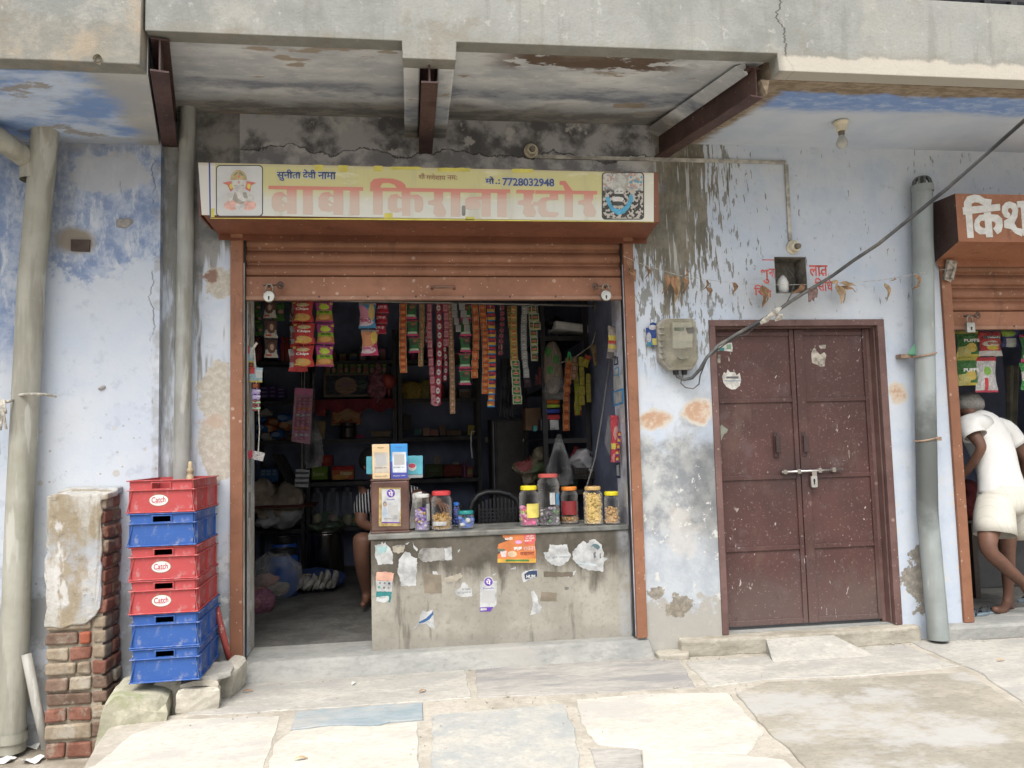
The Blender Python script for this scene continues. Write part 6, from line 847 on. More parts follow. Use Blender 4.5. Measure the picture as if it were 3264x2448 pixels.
skin("shirt", sn, [('pel', 'wst'), ('wst', 'chs'), ('chs', 'col'), ('chs', 'shl'), ('chs', 'shr'), ('shl', 'sl'), ('shr', 'sr')], STR, kp, 'pel')
pn = {'pel': (kn['pel'][0], .158), 'hl': (kn['hpl'][0], .122), 'hr': (kn['hpr'][0], .122), 'kl': (kn['hpl'][0].lerp(kn['knl'][0], .55), .098), 'kr': (kn['hpr'][0].lerp(kn['knr'][0], .62), .098)}; skin("shorts", pn, [('pel', 'hl'), ('pel', 'hr'), ('hl', 'kl'), ('hr', 'kr')], mt("dark_shorts", (.03, .03, .04), .85), kp, 'pel')
hc = kn['hed'][0]; m = MB(); m.ball(hc + Vector((-.012, .028, .028)), (.112, .118, .105), 16, 12); m.wobble(.010, 18); m.build("hair", HAIRB, kp, smooth=True); face(kp, hc + Vector((0, -.012, -.012)), (.35, -.93, -.1), .094, SKIN, HAIRB)
m = MB(); m.lathe((-.16, 1.52, .32), [(.17, 0), (.15, .30), (.17, .31), (.17, .34)], 20); m.one("stool", mt("worn_stool_plastic", (.10, .05, .04), .5), "low round stool carrying the seated shopkeeper", "stool")
# ================================================================ HANGING GOODS
ZR = 2.462
def yr(x): return .42 + .145 * (x + .95)
def yu(u, v=1000):
    y = .5
    for _ in range(3): y = yr(at(u, v, y).x)
    return y
m = MB(); m.tube([(-.945, yr(-.945), ZR), (1.338, yr(1.338), ZR + .012)], .009, 10); m.tube([(1.325, yr(1.33), ZR + .012), (1.341, yr(1.34), ZR + .012)], .032, 14); m.one("hanging_rod", mt("dull_rod_steel", (.17, .16, .15), .4, metal=.6), "thin steel rod under the lintel from which sachet strips hang", "rod", smooth=False)
def pillow(w, h, d, crimp=.14, nu=7, nv=10):
    m = MB()
    for s in (-1, 1):
        def fn(i, j):
            e = min(j, 1 - j) / crimp; f = (math.sin(math.pi * i) ** .6) * min(1, max(0, e)) ** .6 if 0 < i < 1 else 0
            pinch = 1 - (.05 if d < .02 else .15) * math.sin(math.pi * min(1, max(0, (j - crimp * .6) / (1 - crimp * 1.2)))) * (d > .012)
            return Vector(((i - .5) * w * pinch, s * d * .5 * f + (.0008 * s), (j - .5) * h))
        b = len(m.v); m.grid(fn, nu, nv)
        if s > 0: m.f[-nu * nv:] = [f[::-1] for f in m.f[-nu * nv:]]
    m.wobble(min(.004, d * .22), 34, w * 50 + h * 31); return m
def strip(label, x0, x1, yb, pitch, mats, d=.010, dy=0.0, dx=0.0, C=None, ytop=None, nm="sachet", group="sachet strips hanging from the rod", cat="sachet strip", name="sachet_strip", rot=.11, y=None, gap=.94):
    ox, oy = C or (1200, 900); sc = 2.9625; u0, u1, vb = ox + x0 / sc, ox + x1 / sc, oy + yb / sc; yy = (yu((u0 + u1) / 2) if y is None else y) + dy
    A, B = at(u0, vb, yy), at(u1, vb, yy); w = B.x - A.x; top = Vector((A.x + w / 2 - dx, yy, ZR if ytop is None else at(u0, oy + ytop / sc, yy).z)); ph = pitch / sc / ppm(yy, A.x); n = max(1, round((top.z - A.z) / ph)); ph = (top.z - A.z) / n
    t = thing(name, label, cat, top, group); rnd = random.Random(int(x0 * 7 + yb)); mats = mats if isinstance(mats, list) else [mats]; protos = {}
    for k in range(n):
        mat = mats[min(k * len(mats) // n, len(mats) - 1)] if len(mats) > 1 else mats[0]
        if mat.name not in protos: o = pillow(w, ph * gap, d).build(nm, mat, None, smooth=True); protos[mat.name] = o
        else: o = protos[mat.name].copy(); COL.objects.link(o)
        f = (k + .5) / n; o.parent = t; o.location = Vector((dx * f + (.004 + .003 * (x0 % 3)) * math.sin(f * 4 + x0), rnd.uniform(-.006, .006), -(k + .5) * ph)); o.rotation_euler = (rnd.uniform(-rot, rot), 0, rnd.uniform(-rot * 3.5, rot * 3.5))
    m = MB(); m.tube([top, top + Vector((dx * .5, .002, (A.z - top.z) * .5)), Vector((top.x + dx, yy + .002, A.z + ph * .5))], .0015, 5); m.build("thread", MATS['rope'], t); return t
OR1 = pm("orange_sachet", (.50, .14, .05), [('r', .06, .94, .12, .9, (.46, .095, .03)), ('r', .2, .8, .25, .7, (.55, .22, .09)), ('r', 0, .06, 0, 1, (.55, .45, .25)), ('r', .94, 1, 0, 1, (.55, .45, .25))]); TAN1 = pm("tan_sachet", (.40, .27, .12), [('r', .15, .85, .15, .85, (.22, .12, .055)), ('e', .5, .5, .25, .25, (.35, .20, .12))]); GRP = pm("green_pink_packet", (.035, .15, .05), [('r', 0, 1, 0, .12, (.50, .06, .15)), ('r', 0, 1, .9, 1, (.50, .06, .15)), ('e', .5, .62, .3, .16, (.05, .06, .04)), ('e', .65, .75, .2, .1, (.22, .10, .05)), ('r', .1, .9, .14, .26, (.35, .45, .32))])
PNK = pm("rose_sachet", (.40, .06, .10), [('r', .12, .88, .1, .9, (.44, .21, .22)), ('r', .2, .8, .3, .7, (.36, .15, .17))]); BDG = pm("badge_sachet", (.38, .035, .06), [('e', .5, .5, .36, .38, (.16, .22, .20)), ('e', .5, .5, .30, .32, (.52, .52, .50)), ('r', .3, .7, .42, .6, (.42, .12, .14))]); BRN = pm("brown_sachet", (.42, .27, .14), [('r', .12, .88, .12, .86, (.20, .10, .06)), ('e', .5, .5, .3, .3, (.40, .24, .18))])
CLS = pm("silver_grey_sachet", (.38, .37, .35), [('r', .15, .85, .2, .8, (.30, .29, .28))], .25); BRY = pm("blue_red_sachet", (.05, .22, .50), [('r', 0, 1, .36, 1, (.46, .05, .06)), ('r', 0, 1, .16, .5, (.55, .33, .05)), ('r', .2, .85, .50, .72, (.10, .04, .10))]); BRY2 = pm("orange_blue_sachet", (.50, .17, .06), [('r', 0, 1, 0, .25, (.05, .22, .50)), ('r', .1, .6, .25, .5, (.60, .48, .10))]); FLW = pm("flower_sachet", (.045, .045, .04), [('e', .5, .5, .42, .36, (.36, .05, .11)), ('e', .4, .6, .2, .16, (.10, .16, .08)), ('e', .5, .5, .14, .14, (.03, .03, .03))]); YGR = pm("yellow_red_sachet", (.42, .34, .10), [('r', .2, .85, .2, .85, (.42, .10, .05)), ('r', .1, .9, .35, .6, (.45, .36, .12))]); GRN2 = pm("green_framed_sachet", (.52, .50, .36), [('r', .08, .92, .08, .92, (.045, .15, .05)), ('e', .5, .48, .36, .16, (.50, .36, .28)), ('r', .2, .8, .42, .56, (.40, .04, .04)), ('e', .5, .78, .12, .09, (.45, .28, .06))]); GBW = pm("grey_badge_sachet", (.37, .37, .35), [('e', .5, .5, .36, .36, (.20, .22, .20)), ('e', .5, .5, .29, .29, (.42, .42, .40)), ('r', .28, .72, .44, .58, (.22, .20, .19))]); GRN3 = pm("dark_green_framed_sachet", (.50, .50, .38), [('r', .1, .9, .1, .9, (.03, .12, .04)), ('r', .2, .8, .4, .7, (.42, .12, .10)), ('r', .15, .85, .12, .26, (.45, .36, .12))])
for a in (("orange sachet strip, first one right of the red detergent strip", 222, 292, 858, 60, OR1), ("tan sachet strip beside the short green and pink packets", 403, 453, 795, 61, TAN1), ("rose pink sachet strip forming the left side of a loop", 500, 551, 1140, 86, PNK), ("red strip of white round badges forming the right side of a loop", 566, 622, 1155, 85, BDG), ("shorter rose strip hanging right of the round badge strip", 628, 682, 610, 86, PNK), ("longest strip of brown framed sachets", 690, 741, 1242, 60, BRN), ("orange strip right of the long green and pink packets", 905, 968, 905, 86, OR1), ("longer orange strip against the red and blue strip", 992, 1058, 1057, 62, OR1),
    ("red, yellow and blue sachet strip", 1056, 1132, 1005, 82, BRY), ("dark strip with red flower prints", 1157, 1211, 692, 55, FLW), ("strip of red and yellow sachets above the green ones", 1278, 1338, 745, 72, YGR), ("grey strip with round badge prints", 1385, 1440, 903, 83, GBW), ("longer dark green framed strip near the right end of the rod", 1450, 1520, 745, 80, GRN3)): strip(*a)
strip("short dark green framed strip furthest right on the rod", 1474, 1542, 452, 84, GRN3, dy=-.03); strip("thin yellow strip behind the red and yellow sachets", 1255, 1288, 790, 70, YGR, dy=.03); strip("green framed sachets below the red and yellow strip", 1296, 1380, 1152, 84, GRN2, ytop=735, dy=-.012, dx=.018); strip("orange and blue sachets at the foot of the red and blue strip", 1050, 1120, 1182, 58, BRY2, ytop=1005, dy=.004); strip("red badge strip hanging low behind the loop", 628, 668, 935, 70, BDG, ytop=600, dy=.03); strip("dim red badge strip half hidden left of the rose strip", 466, 500, 585, 86, BDG, dy=.05)
strip("silver grey strip tapering down left of the green packets", 745, 795, 470, 75, CLS, dy=-.02, dx=.02); strip("silver grey strip tapering down over the green packets", 815, 872, 470, 75, CLS, dy=-.05, dx=.015)
strip("short column of green and pink packets", 293, 400, 672, 175, GRP, .03, nm="packet"); strip("long column of green and pink packets", 793, 902, 975, 172, GRP, .03, nm="packet")
m = MB(); y = yu(1390); m.tube([Vector((*(at(1200 + x / 2.9625, 900 + yy / 2.9625, y - .03)),)) for x, yy in ((520, 1130), (535, 1150), (560, 1158), (590, 1150))], [.012, .010, .010, .012], 6); m.one("strip_loop", PNK, "bottom fold joining the rose strip and round badge strip", "strip fold")
CHM = pm("red_chips_wrapper", (.50, .045, .045), [('e', .5, .22, .36, .17, (.60, .34, .10)), ('e', .35, .3, .2, .1, (.60, .40, .14)), ('e', .5, .80, .30, .085, (.50, .42, .22)), ('r', 0, .15, .86, .95, (.60, .52, .08)), ('r', .08, .36, .10, .17, (.62, .52, .10))], .28)
NMK = pm("pink_namkeen_wrapper", (.40, .055, .22), [('r', 0, 1, .36, .55, (.24, .42, .03)), ('r', 0, 1, .08, .36, (.42, .17, .05)), ('e', .5, .24, .36, .12, (.56, .30, .10)), ('e', .5, .70, .30, .12, (.45, .55, .06)), ('e', .9, .86, .1, .05, (.62, .52, .08))], .28)
CLB = pm("blue_cleanser_wrapper", (.08, .30, .55), [('e', .15, .5, .45, .38, (.58, .25, .34)), ('e', .75, .62, .16, .34, (.60, .44, .16)), ('e', .35, .22, .5, .14, (.62, .52, .58)), ('r', 0, 1, .9, 1, (.42, .36, .35))], .25); CLP = pm("orange_cleanser_wrapper", (.50, .06, .14), [('e', .3, .6, .5, .36, (.62, .28, .14)), ('e', .75, .7, .18, .25, (.62, .46, .10)), ('e', .35, .22, .5, .14, (.62, .52, .54)), ('r', 0, 1, .92, 1, (.42, .36, .35))], .25)
CJ = pm("red_detergent_sachet", (.40, .025, .05), [('r', 0, 1, .0, .12, (.46, .08, .10)), ('r', 0, 1, .45, .52, (.48, .12, .14))], .25); BWP = pm("brown_white_packet", (.45, .42, .36), [('r', 0, 1, .42, 1, (.07, .038, .03)), ('e', .5, .52, .3, .3, (.12, .06, .045)), ('e', .52, .55, .14, .16, (.42, .28, .20)), ('r', .1, .5, .08, .18, (.40, .08, .05))]); GRK = pm("dark_green_packet", (.05, .13, .025), [('r', .2, .9, .35, .62, (.025, .05, .03)), ('e', .75, .5, .2, .12, (.30, .16, .12))])
YC = (740, 900)
def tcol(label, x0, x1, yb, pitch, mat, texts, **k):
    t = strip(label, x0, x1, yb, pitch, mat, .035, C=YC, nm="packet", group="snack and soap packets hanging in columns", cat="packet column", name="packet_column", rot=.03, **k)
    for o in list(t.children):
        if not o.name.startswith("packet"): continue
        w, h = o.dimensions.x, o.dimensions.z; done = []
        for s, fx0, fx1, fz0, fz1, mm, rt in texts:
            q = text(s, -w / 2 + w * fx0, -w / 2 + w * fx1, -h / 2 + h * fz0, -h / 2 + h * fz1, -.0192 if k.get('flat') is None else -.0075, mm, None, bold=.03, rot=rt); q.parent = o
    return t
WT = MATS['white']; tcol("front column of three red potato chips packets", 578, 780, 805, 222, CHM, (("Chips", .18, .78, .52, .66, WT, 0),), dx=.012)
strip("second chips column half hidden behind the red chips", 548, 730, 850, 225, pm("white_red_wrapper", (.48, .44, .42), [('r', 0, 1, 0, .2, (.48, .06, .06)), ('r', .1, .6, .4, .7, (.40, .10, .10))]), .03, C=YC, dy=.06, nm="packet", group="snack and soap packets hanging in columns", cat="packet column", name="packet_column")
LIME = mt("lime_print", (.45, .55, .05), .5); tcol("column of pink and lime fried snack packets", 785, 955, 800, 222, NMK, (("TEDHE", .25, .66, .74, .86, LIME, 0), ("MEDHE", .35, .78, .62, .74, LIME, 0), ("50% FREE", .25, .78, .42, .51, mt("dark_print", (.02, .03, .01), .5), 0)))
tcol("column of blue and orange soap powder packets hung upside down", 1205, 1368, 700, 240, [CLB, CLP], (("Cleanic", .12, .72, .18, .34, mt("crimson_print", (.36, .02, .10), .5), 1),)); tcol("red detergent sachet strip behind the soap powder", 1352, 1470, 490, 92, CJ, (("chasoT", .12, .82, .46, .74, mt("pale_pink_print", (.55, .35, .38), .5), 1),), dy=.05)
strip("column of dark brown and white soap packets at far left of rod", 300, 428, 718, 178, BWP, .03, C=YC, nm="packet", group="snack and soap packets hanging in columns", cat="packet column", name="packet_column"); strip("another brown and white packet column left of the chips", 540, 590, 555, 178, BWP, .03, C=YC, dy=.10, nm="packet", group="snack and soap packets hanging in columns", cat="packet column", name="packet_column"); strip("dark green packets in the corner behind brown and white ones", 205, 285, 505, 125, GRK, .03, C=YC, dy=.10, nm="packet", group="snack and soap packets hanging in columns", cat="packet column", name="packet_column"); strip("dark green packets between brown packets and chips", 380, 520, 372, 130, GRK, .03, C=YC, dy=.12, nm="packet", group="snack and soap packets hanging in columns", cat="packet column", name="packet_column")
m = MB(); y = .95; rnd = random.Random(3)
for k in range(16):
    x = 1175 + rnd.uniform(0, 130); m.tube([at(1200 + x / 2.9625, 900 + 720 / 2.9625, y + rnd.uniform(0, .08)), at(1200 + (x + rnd.uniform(-12, 14)) / 2.9625, 900 + 1000 / 2.9625, y + rnd.uniform(0, .08)), at(1200 + (x + rnd.uniform(-15, 18)) / 2.9625, 900 + rnd.uniform(1180, 1285) / 2.9625, y + rnd.uniform(0, .08))], [.010, .013, .009], 5)
m.one("strap_bundle", mt("black_glossy_plastic", (.018, .018, .020), .25, .3), "bundle of glossy black straps hanging in the middle of the shop", "strap bundle")
# left jamb display string
YJ = .12; dsp = thing("sachet_string", "string of small sachets and pens tied beside the left shutter jamb", "sachet string", at(808, 1100, YJ)); C1y = lambda x, y, yy=YJ: at(740 + x / 2.9625, 900 + y / 2.9625, yy)
m = MB(); m.tube([C1y(225, 575), C1y(205, 640), C1y(215, 800), C1y(250, 1200), C1y(258, 1400), C1y(245, 1620)], .003, 6); m.tube([C1y(235, 570), C1y(200, 620), C1y(180, 650)], .008, 6); m.tube([C1y(205, 640), C1y(218, 815)], .007, 6); m.build("thread", MATS['rope'], dsp)
BLS = pm("pale_blue_sachet", (.32, .46, .52), [('r', 0, .4, .55, 1, (.50, .06, .06)), ('r', .0, 1, 0, .12, (.55, .42, .08)), ('r', .5, 1, .3, .8, (.50, .52, .52))]); DPR = pm("plum_sachet", (.12, .03, .03), [('r', .2, .8, .2, .8, (.35, .12, .05))])
for x0, x1, y0, y1, mm in ((140, 200, 605, 760, BLS), (165, 285, 800, 945, BLS), (180, 258, 948, 1005, DPR), (155, 200, 760, 800, DPR), (185, 262, 1010, 1055, lv), (188, 262, 1062, 1105, lv), (190, 262, 1110, 1160, pm("rose_card", (.42, .14, .16), [])), (190, 262, 1165, 1215, pm("rose_card", (.4, .1, .1), []))):
    a, b = C1y(x0, y1), C1y(x1, y0); o = pillow(b.x - a.x, b.z - a.z, .012).build("sachet", mm, None, smooth=True); o.parent = dsp; o.location = Vector(((a.x + b.x) / 2, YJ, (a.z + b.z) / 2)) - ORG[dsp]; o.rotation_euler = (0, .05, .1)
for y, mm in ((1030, lb_), (1082, lb_), (1135, mt("mint_cap", (.25, .50, .30), .4)), (1190, mt("mint_cap", (.25, .5, .3), .4))): m = MB(); m.tube([C1y(195, y), C1y(240, y), C1y(268, y - 2)], [.007, .008, .004], 8); m.build("pen", mm, dsp)
a = C1y(250, 1640); m = MB(); m.obox(a, (.062, .006, .05), (0, .25, 0)); m.obox(a + Vector((-.05, .0, .01)), (.05, .008, .04), (0, -.5, .3)); m.build("tag", pm("white_red_tag", (.52, .50, .50), [('r', 0, .4, 0, 1, (.45, .05, .08))]), dsp)
x = -.9435
for k, (v0, v1, y0) in enumerate(((1000, 1022, .10), (1025, 1068, .10), (1070, 1080, .13), (1570, 1652, .12), (1455, 1510, .12), (1515, 1545, .11))):
    z1, z0 = at(790, v0, y0).z, at(790, v1, y0).z; m = MB(); m.box(x, x + .0015, y0, y0 + .07, z0, z1); m.one("jamb_label", GSTK, ("topmost small", "tall upper", "tiny middle", "longest lower", "middle tall", "short lower")[k] + " worn paper label on the left inner reveal", "label")
# right reveal and right wall displays
XR = 1.337
def rv(u, v, x=XR): d = ray(u, v); return CAM + d * ((x - CAM.x) / d.x)
def rlabel(px, mat, name, label, inset=None, cat="label"):
    m = MB(); q = [rv(*p) for p in px]; n = len(q); m.add([p + Vector((-.001, 0, 0)) for p in q] + [p + Vector((.0005, 0, 0)) for p in q], [list(range(n)), list(range(2 * n - 1, n - 1, -1))] + [[i, i + n, (i + 1) % n + n, (i + 1) % n] for i in range(n)]); o = m.one(name, mat, label, cat)
    if inset:
        c = sum(q, Vector()) / n; m = MB(); m.add([c + (p - c) * inset[0] + Vector((-.002, 0, 0)) for p in q], [list(range(n))]); k = m.build("printed_panel", inset[1], o)
    return o
CODE = mt("blank_code_panel", (.40, .40, .40), .7, .05)
rlabel(C3((1065, 810), (1105, 795), (1108, 880), (1060, 885)), mt("cyan_label", (.08, .30, .48), .5), "small_label", "small cyan edged label on the lilac right reveal", (.7, WSTK)); rlabel(C3((1052, 890), (1135, 870), (1140, 1000), (1055, 1015)), WSTK, "code_label", "white label below the cyan one on the right reveal", (.4, CODE)); rlabel(C3((1050, 1030), (1150, 998), (1148, 1145), (1055, 1172)), mt("sky_label", (.07, .28, .55), .5), "code_label", "blue framed label in the middle of the right reveal", (.76, WSTK)); rlabel(C3((1118, 1150), (1150, 1140), (1165, 1320), (1120, 1330)), WSTK, "tall_label", "narrow tall white label with dark foot on the right reveal", (.55, CODE)); rlabel(C6((1225, 225), (1262, 215), (1268, 370), (1230, 365)), mt("navy_label", (.03, .05, .12)), "tall_label", "dark footed label low on the right reveal above the counter", (.7, WSTK)); rlabel(C6((1284, 408), (1328, 425), (1334, 650), (1290, 632)), WSTK, "tall_label", "long white label at jar height on the right jamb", (.6, CODE)); rlabel(C3((1058, 715), (1095, 700), (1098, 775), (1060, 785)), mt("navy_label", (.03, .05, .12)), "small_label", "dark blue label under the hanging clear bag", (.6, WSTK))
def packet(name, label, px, y, mat, d=.02, rot=(0, 0, 0), cat="packet", parent=None, group=None):
    us, vs = [p[0] for p in px], [p[1] for p in px]; a, b = at(min(us), max(vs), y), at(max(us), min(vs), y); o = pillow(b.x - a.x, b.z - a.z, d).build(name, mat, None, smooth=True); o.location = ((a.x + b.x) / 2, y, (a.z + b.z) / 2); o.rotation_euler = rot
    return tag(o, label, cat, group) if label else o
packet("clear_packet", "clear plastic packet of colours hung at the top of the right reveal", C3((985, 415), (1105, 725)), .22, pm("colours_packet", (.34, .29, .24), [('r', .0, .9, .45, .62, (.46, .07, .05)), ('r', .05, .75, .55, .70, (.55, .44, .08)), ('r', .1, .8, .30, .42, (.50, .40, .08)), ('r', 0, 1, .02, .2, (.10, .09, .09)), ('r', .5, .85, .1, .2, (.45, .45, .43))], .25), .04, (0, .08, .5))
packet("red_packet", "large red sachet card hung low on the right reveal", C3((1020, 1255), (1110, 1700)), .16, pm("red_display_card", (.45, .04, .06), [('e', .5, .62, .3, .15, (.50, .25, .22)), ('r', .05, .75, .28, .40, (.55, .47, .08)), ('e', .4, .1, .3, .1, (.5, .2, .2))], .3), .03, (0, .03, .5)); strip("red yellow sachet strip against the right reveal", 1082, 1122, 1700, 62, pm("red_yellow_sachet", (.44, .05, .05), [('e', .5, .5, .3, .3, (.55, .40, .10)), ('e', .5, .2, .3, .15, (.10, .06, .25))]), C=(1600, 900), ytop=1410, y=.13)
m = MB(); p0 = rv(1930, 1325, 1.30); m.add([rv(*q, x=1.33) for q in C3((1003, 1262), (1050, 1258), (1020, 1640), (968, 1515))], [(0, 1, 2, 3)]); o = m.one("wall_calendar", mt("grey_calendar_paper", (.30, .30, .32), .7), "pale paper calendar hanging on the right inner wall", "calendar")
# hanging strips inside right
YS = 1.1
for a in (("orange sachet strip twisting down before the side rack", 580, 640, 1405, 84, OR1, 710, .0, -.03), ("lime yellow sachet strip beside the orange twisted strip", 690, 735, 1255, 100, pm("lime_sachet", (.38, .36, .05), [('r', .15, .85, .2, .8, (.30, .33, .04))]), 745, .03, .0), ("broad bright yellow sachet strip", 735, 785, 1160, 100, pm("yellow_sachet", (.46, .40, .06), [('r', .2, .8, .3, .7, (.38, .30, .08))]), 700, .0, .0), ("red footed yellow strip low behind the yellow strips", 692, 760, 1262, 110, pm("red_foot_sachet", (.42, .05, .05), [('r', 0, 1, .4, 1, (.45, .34, .06))]), 1000, .05, .0), ("short yellow strip right of the broad yellow one", 795, 840, 1135, 90, pm("yellow_sachet", (.46, .40, .06), []), 860, .02, -.01), ("brown sachet strip folded beside the orange strip", 640, 700, 920, 75, BRN, 700, -.02, -.02)):
    strip(*a[:6], C=(1600, 900), ytop=a[6], dy=a[7], dx=a[8], y=YS, group="sachet strips hanging by the side rack")
packet("tan_packet", "tan pouch clipped to a line by the side rack", C3((850, 590), (920, 785)), YS, pm("tan_pouch", (.36, .26, .13), [('r', .2, .8, .2, .6, (.25, .15, .07))]), .02, (0, -.2, .2)); packet("yellow_packet", "yellow pouch hung with pink pegs near the right wall", C3((915, 555), (972, 658)), YS, pm("yellow_pouch", (.44, .38, .05), [('r', .2, .8, .3, .6, (.2, .2, .03))]), .02, (0, .2, 0)); packet("yellow_packet", "slanted yellow pouch with red top above the yellow strips", C3((770, 685), (828, 800)), YS - .03, pm("yellow_red_pouch", (.44, .37, .05), [('r', 0, 1, .6, 1, (.42, .08, .04))]), .02, (0, .4, 0))
for x, y, mm, lab in ((635, 700, mt("green_peg", (.02, .30, .08), .4), "bright green clothes peg on the sachet line"), (935, 520, mt("pink_peg", (.42, .12, .12), .4), "pink clothes peg holding the yellow pouch"), (960, 500, mt("pink_peg", (.42, .12, .12), .4), "second pink peg next to the yellow pouch")):
    p = at(1600 + x / 2.9625, 900 + y / 2.9625, YS - .03); m = MB(); m.obox(p + Vector((-.010, 0, 0)), (.009, .010, .075), (0, .18, 0)); m.obox(p + Vector((.010, 0, 0)), (.009, .010, .075), (0, -.18, 0)); m.one("clothes_peg", mm, lab, "peg")
m = MB(); m.tube([at(1600 + 560 / 2.9625, 900 + 760 / 2.9625, YS), at(1600 + 700 / 2.9625, 900 + 700 / 2.9625, YS), at(1600 + 850 / 2.9625, 900 + 590 / 2.9625, YS), Vector((1.41, YS - .05, at(1600 + 960 / 2.9625, 900 + 480 / 2.9625, YS).z))], .003, 5); m.one("display_line", MATS['rope'], "sloping string carrying the yellow sachets to the right wall", "string")
# ================================================================ SHELVES
RACK = mt("dark_slotted_steel", (.020, .019, .020), .5, .3, dirt=.08); SHB = mt("dark_shelf_board", (.030, .028, .028), .6, .3, dirt=.1)
SZ = (2.341, 1.961, 1.584, 1.179, .749)
def rack(label, x0, x1, y0, y1, zs, name="shelf_rack"):
    t = thing(name, label, "rack", ((x0 + x1) / 2, y0, .32), "steel shelf racks in the grocery")
    for x in (x0, x1):
        for y in (y0, y1): m = MB(); s = .018 if x == x0 else -.018; m.box(x, x + s * 2, y, y + .003, .318, zs[0] + .3); m.box(x, x + .003 * (1 if s > 0 else -1), y + .003, y + .038, .318, zs[0] + .3); m.build("post", RACK, t)
    for z in zs: m = MB(); m.box(x0 + .004, x1 - .004, y0 + .004, y1, z - .012, z); m.box(x0 + .037, x1 - .037, y0 - .001, y0 + .003, z - .035, z - .0121); m.build("shelf", SHB, t)
    return t
rack("left steel rack with soap, bags and sacks on its shelves", -1.47, -.99, 2.98, 3.40, SZ); rack("middle steel rack with framed pictures and boxes", -.975, -.115, 2.98, 3.40, SZ); rack("right steel rack with yellow bags at the back wall", -.10, .70, 2.98, 3.40, SZ); rack("side rack against the right wall with towels and cartons", 1.03, 1.405, 1.30, 2.3, (2.33, 1.93, 1.53, 1.13))
YB = 3.0
def bx(name, label, px, y, dep, mat, cat, bev=.006, txt=None, group=None, rot=0):
    us, vs = [p[0] for p in px], [p[1] for p in px]; a, b = at(min(us), max(vs), y), at(max(us), min(vs), y); m = MB(); m.box(a.x, b.x, y, y + dep, a.z, b.z); m.box(a.x + .004, b.x - .004, y + .004, y + dep * .48, b.z + .0003, b.z + .003); m.box(a.x + .004, b.x - .004, y + dep * .5, y + dep - .004, b.z + .0003, b.z + .003)
    if rot: c = Vector(((a.x + b.x) / 2, y, a.z)); Rm = Euler((0, rot, 0)).to_matrix(); m.v = [c + Rm @ (q - c) for q in m.v]
    o = m.one(name, mat, label, cat, group, bevel=bev)
    if txt: text(txt[0], a.x + (b.x - a.x) * txt[1], a.x + (b.x - a.x) * txt[2], a.z + (b.z - a.z) * txt[3], a.z + (b.z - a.z) * txt[4], y - .003, txt[5], o, bold=.02)
    return o
PURP = pm("purple_soap_print", (.10, .06, .20), [('r', .1, .9, .2, .8, (.16, .11, .28)), ('r', .2, .7, .4, .6, (.35, .32, .42))])
for k, (x0, x1, y0, n) in enumerate(((262, 345, 985, 3), (352, 415, 978, 3), (425, 500, 998, 3))):
    for j in range(n): h = (1095 - y0) / n; bx("soap_pack", ("left", "middle", "right")[k] + " stack of purple soap packs, " + ("top", "second", "lowest")[j] + " pack", C1((x0, y0 + j * h), (x1, y0 + (j + 1) * h - 4)), YB + .02, .14, PURP, "soap pack", .004, None, "purple soap packs on the left rack")
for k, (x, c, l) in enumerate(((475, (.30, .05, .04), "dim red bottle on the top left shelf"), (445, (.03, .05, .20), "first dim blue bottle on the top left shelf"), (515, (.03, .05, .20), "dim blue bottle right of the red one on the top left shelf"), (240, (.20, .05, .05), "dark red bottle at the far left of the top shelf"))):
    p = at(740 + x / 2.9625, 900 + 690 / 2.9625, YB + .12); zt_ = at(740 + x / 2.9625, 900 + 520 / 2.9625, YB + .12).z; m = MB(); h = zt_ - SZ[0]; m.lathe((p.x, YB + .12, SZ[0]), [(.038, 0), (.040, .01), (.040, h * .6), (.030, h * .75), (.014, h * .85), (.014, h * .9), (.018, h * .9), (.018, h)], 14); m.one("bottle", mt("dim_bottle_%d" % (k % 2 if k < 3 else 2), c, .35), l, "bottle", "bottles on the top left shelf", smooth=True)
def bag(name, label, c, d, mat, seed, cat="bag", group=None, w=.35):
    m = MB(); m.ball(c, d, 26, 18); m.wobble(min(d) * w * 1.5, .5 / min(d), seed); m.wobble(min(d) * w * .75, 1.5 / min(d), seed); m.wobble(min(d) * w * .30, 4.5 / min(d), seed + 2); return m.one(name, mat, label, cat, group, smooth=True)
ORB, BLB, WHB = pm("orange_pouch", (.48, .13, .03), [('e', .5, .5, .3, .3, (.55, .30, .15))]), pm("blue_pouch", (.03, .13, .36), [('e', .4, .5, .3, .25, (.20, .30, .45))]), pm("whitish_pouch", (.40, .38, .34), [])
for k, (x, y, mm, l) in enumerate(((300, 1240, WHB, "whitish orange topped pouch crowning the pile"), (245, 1300, BLB, "blue pouch at the left of the pile"), (400, 1320, ORB, "large orange pouch in the middle of the pile"), (490, 1275, BLB, "upper right blue pouch of the pile"), (490, 1345, ORB, "orange pouch at the right of the pile"), (545, 1330, WHB, "upright white pouch at the right edge of the pile"), (270, 1370, BLB, "blue pouch low at the left of the pile"), (345, 1385, ORB, "small orange pouch low in the pile"), (350, 1420, BLB, "light blue pouch in the lowest row of the pile"), (430, 1440, BLB, "lowest blue pouch near the pink cards"), (335, 1462, WHB, "white pouch lying at the bottom of the pile"), (245, 1455, BLB, "lowest left blue pouch of the pile"))):
    p = at(740 + x / 2.9625, 900 + y / 2.9625, YB + .05 + .03 * (k % 3)); bag("pouch", l + " on the left rack", p, (.075, .06, .045), mm, k, "pouch", "pouches piled on the left rack")
bx("blue_carton", "blue carton with six window prints on the left rack", C4((255, 280), (435, 405)), YB, .25, pm("blue_window_print", (.04, .12, .28), [('r', .08 + .31 * i, .30 + .31 * i, .50 + .24 * j, .68 + .24 * j, (.17, .23, .30)) for i in range(3) for j in (0, 1)]), "carton")
m = MB()
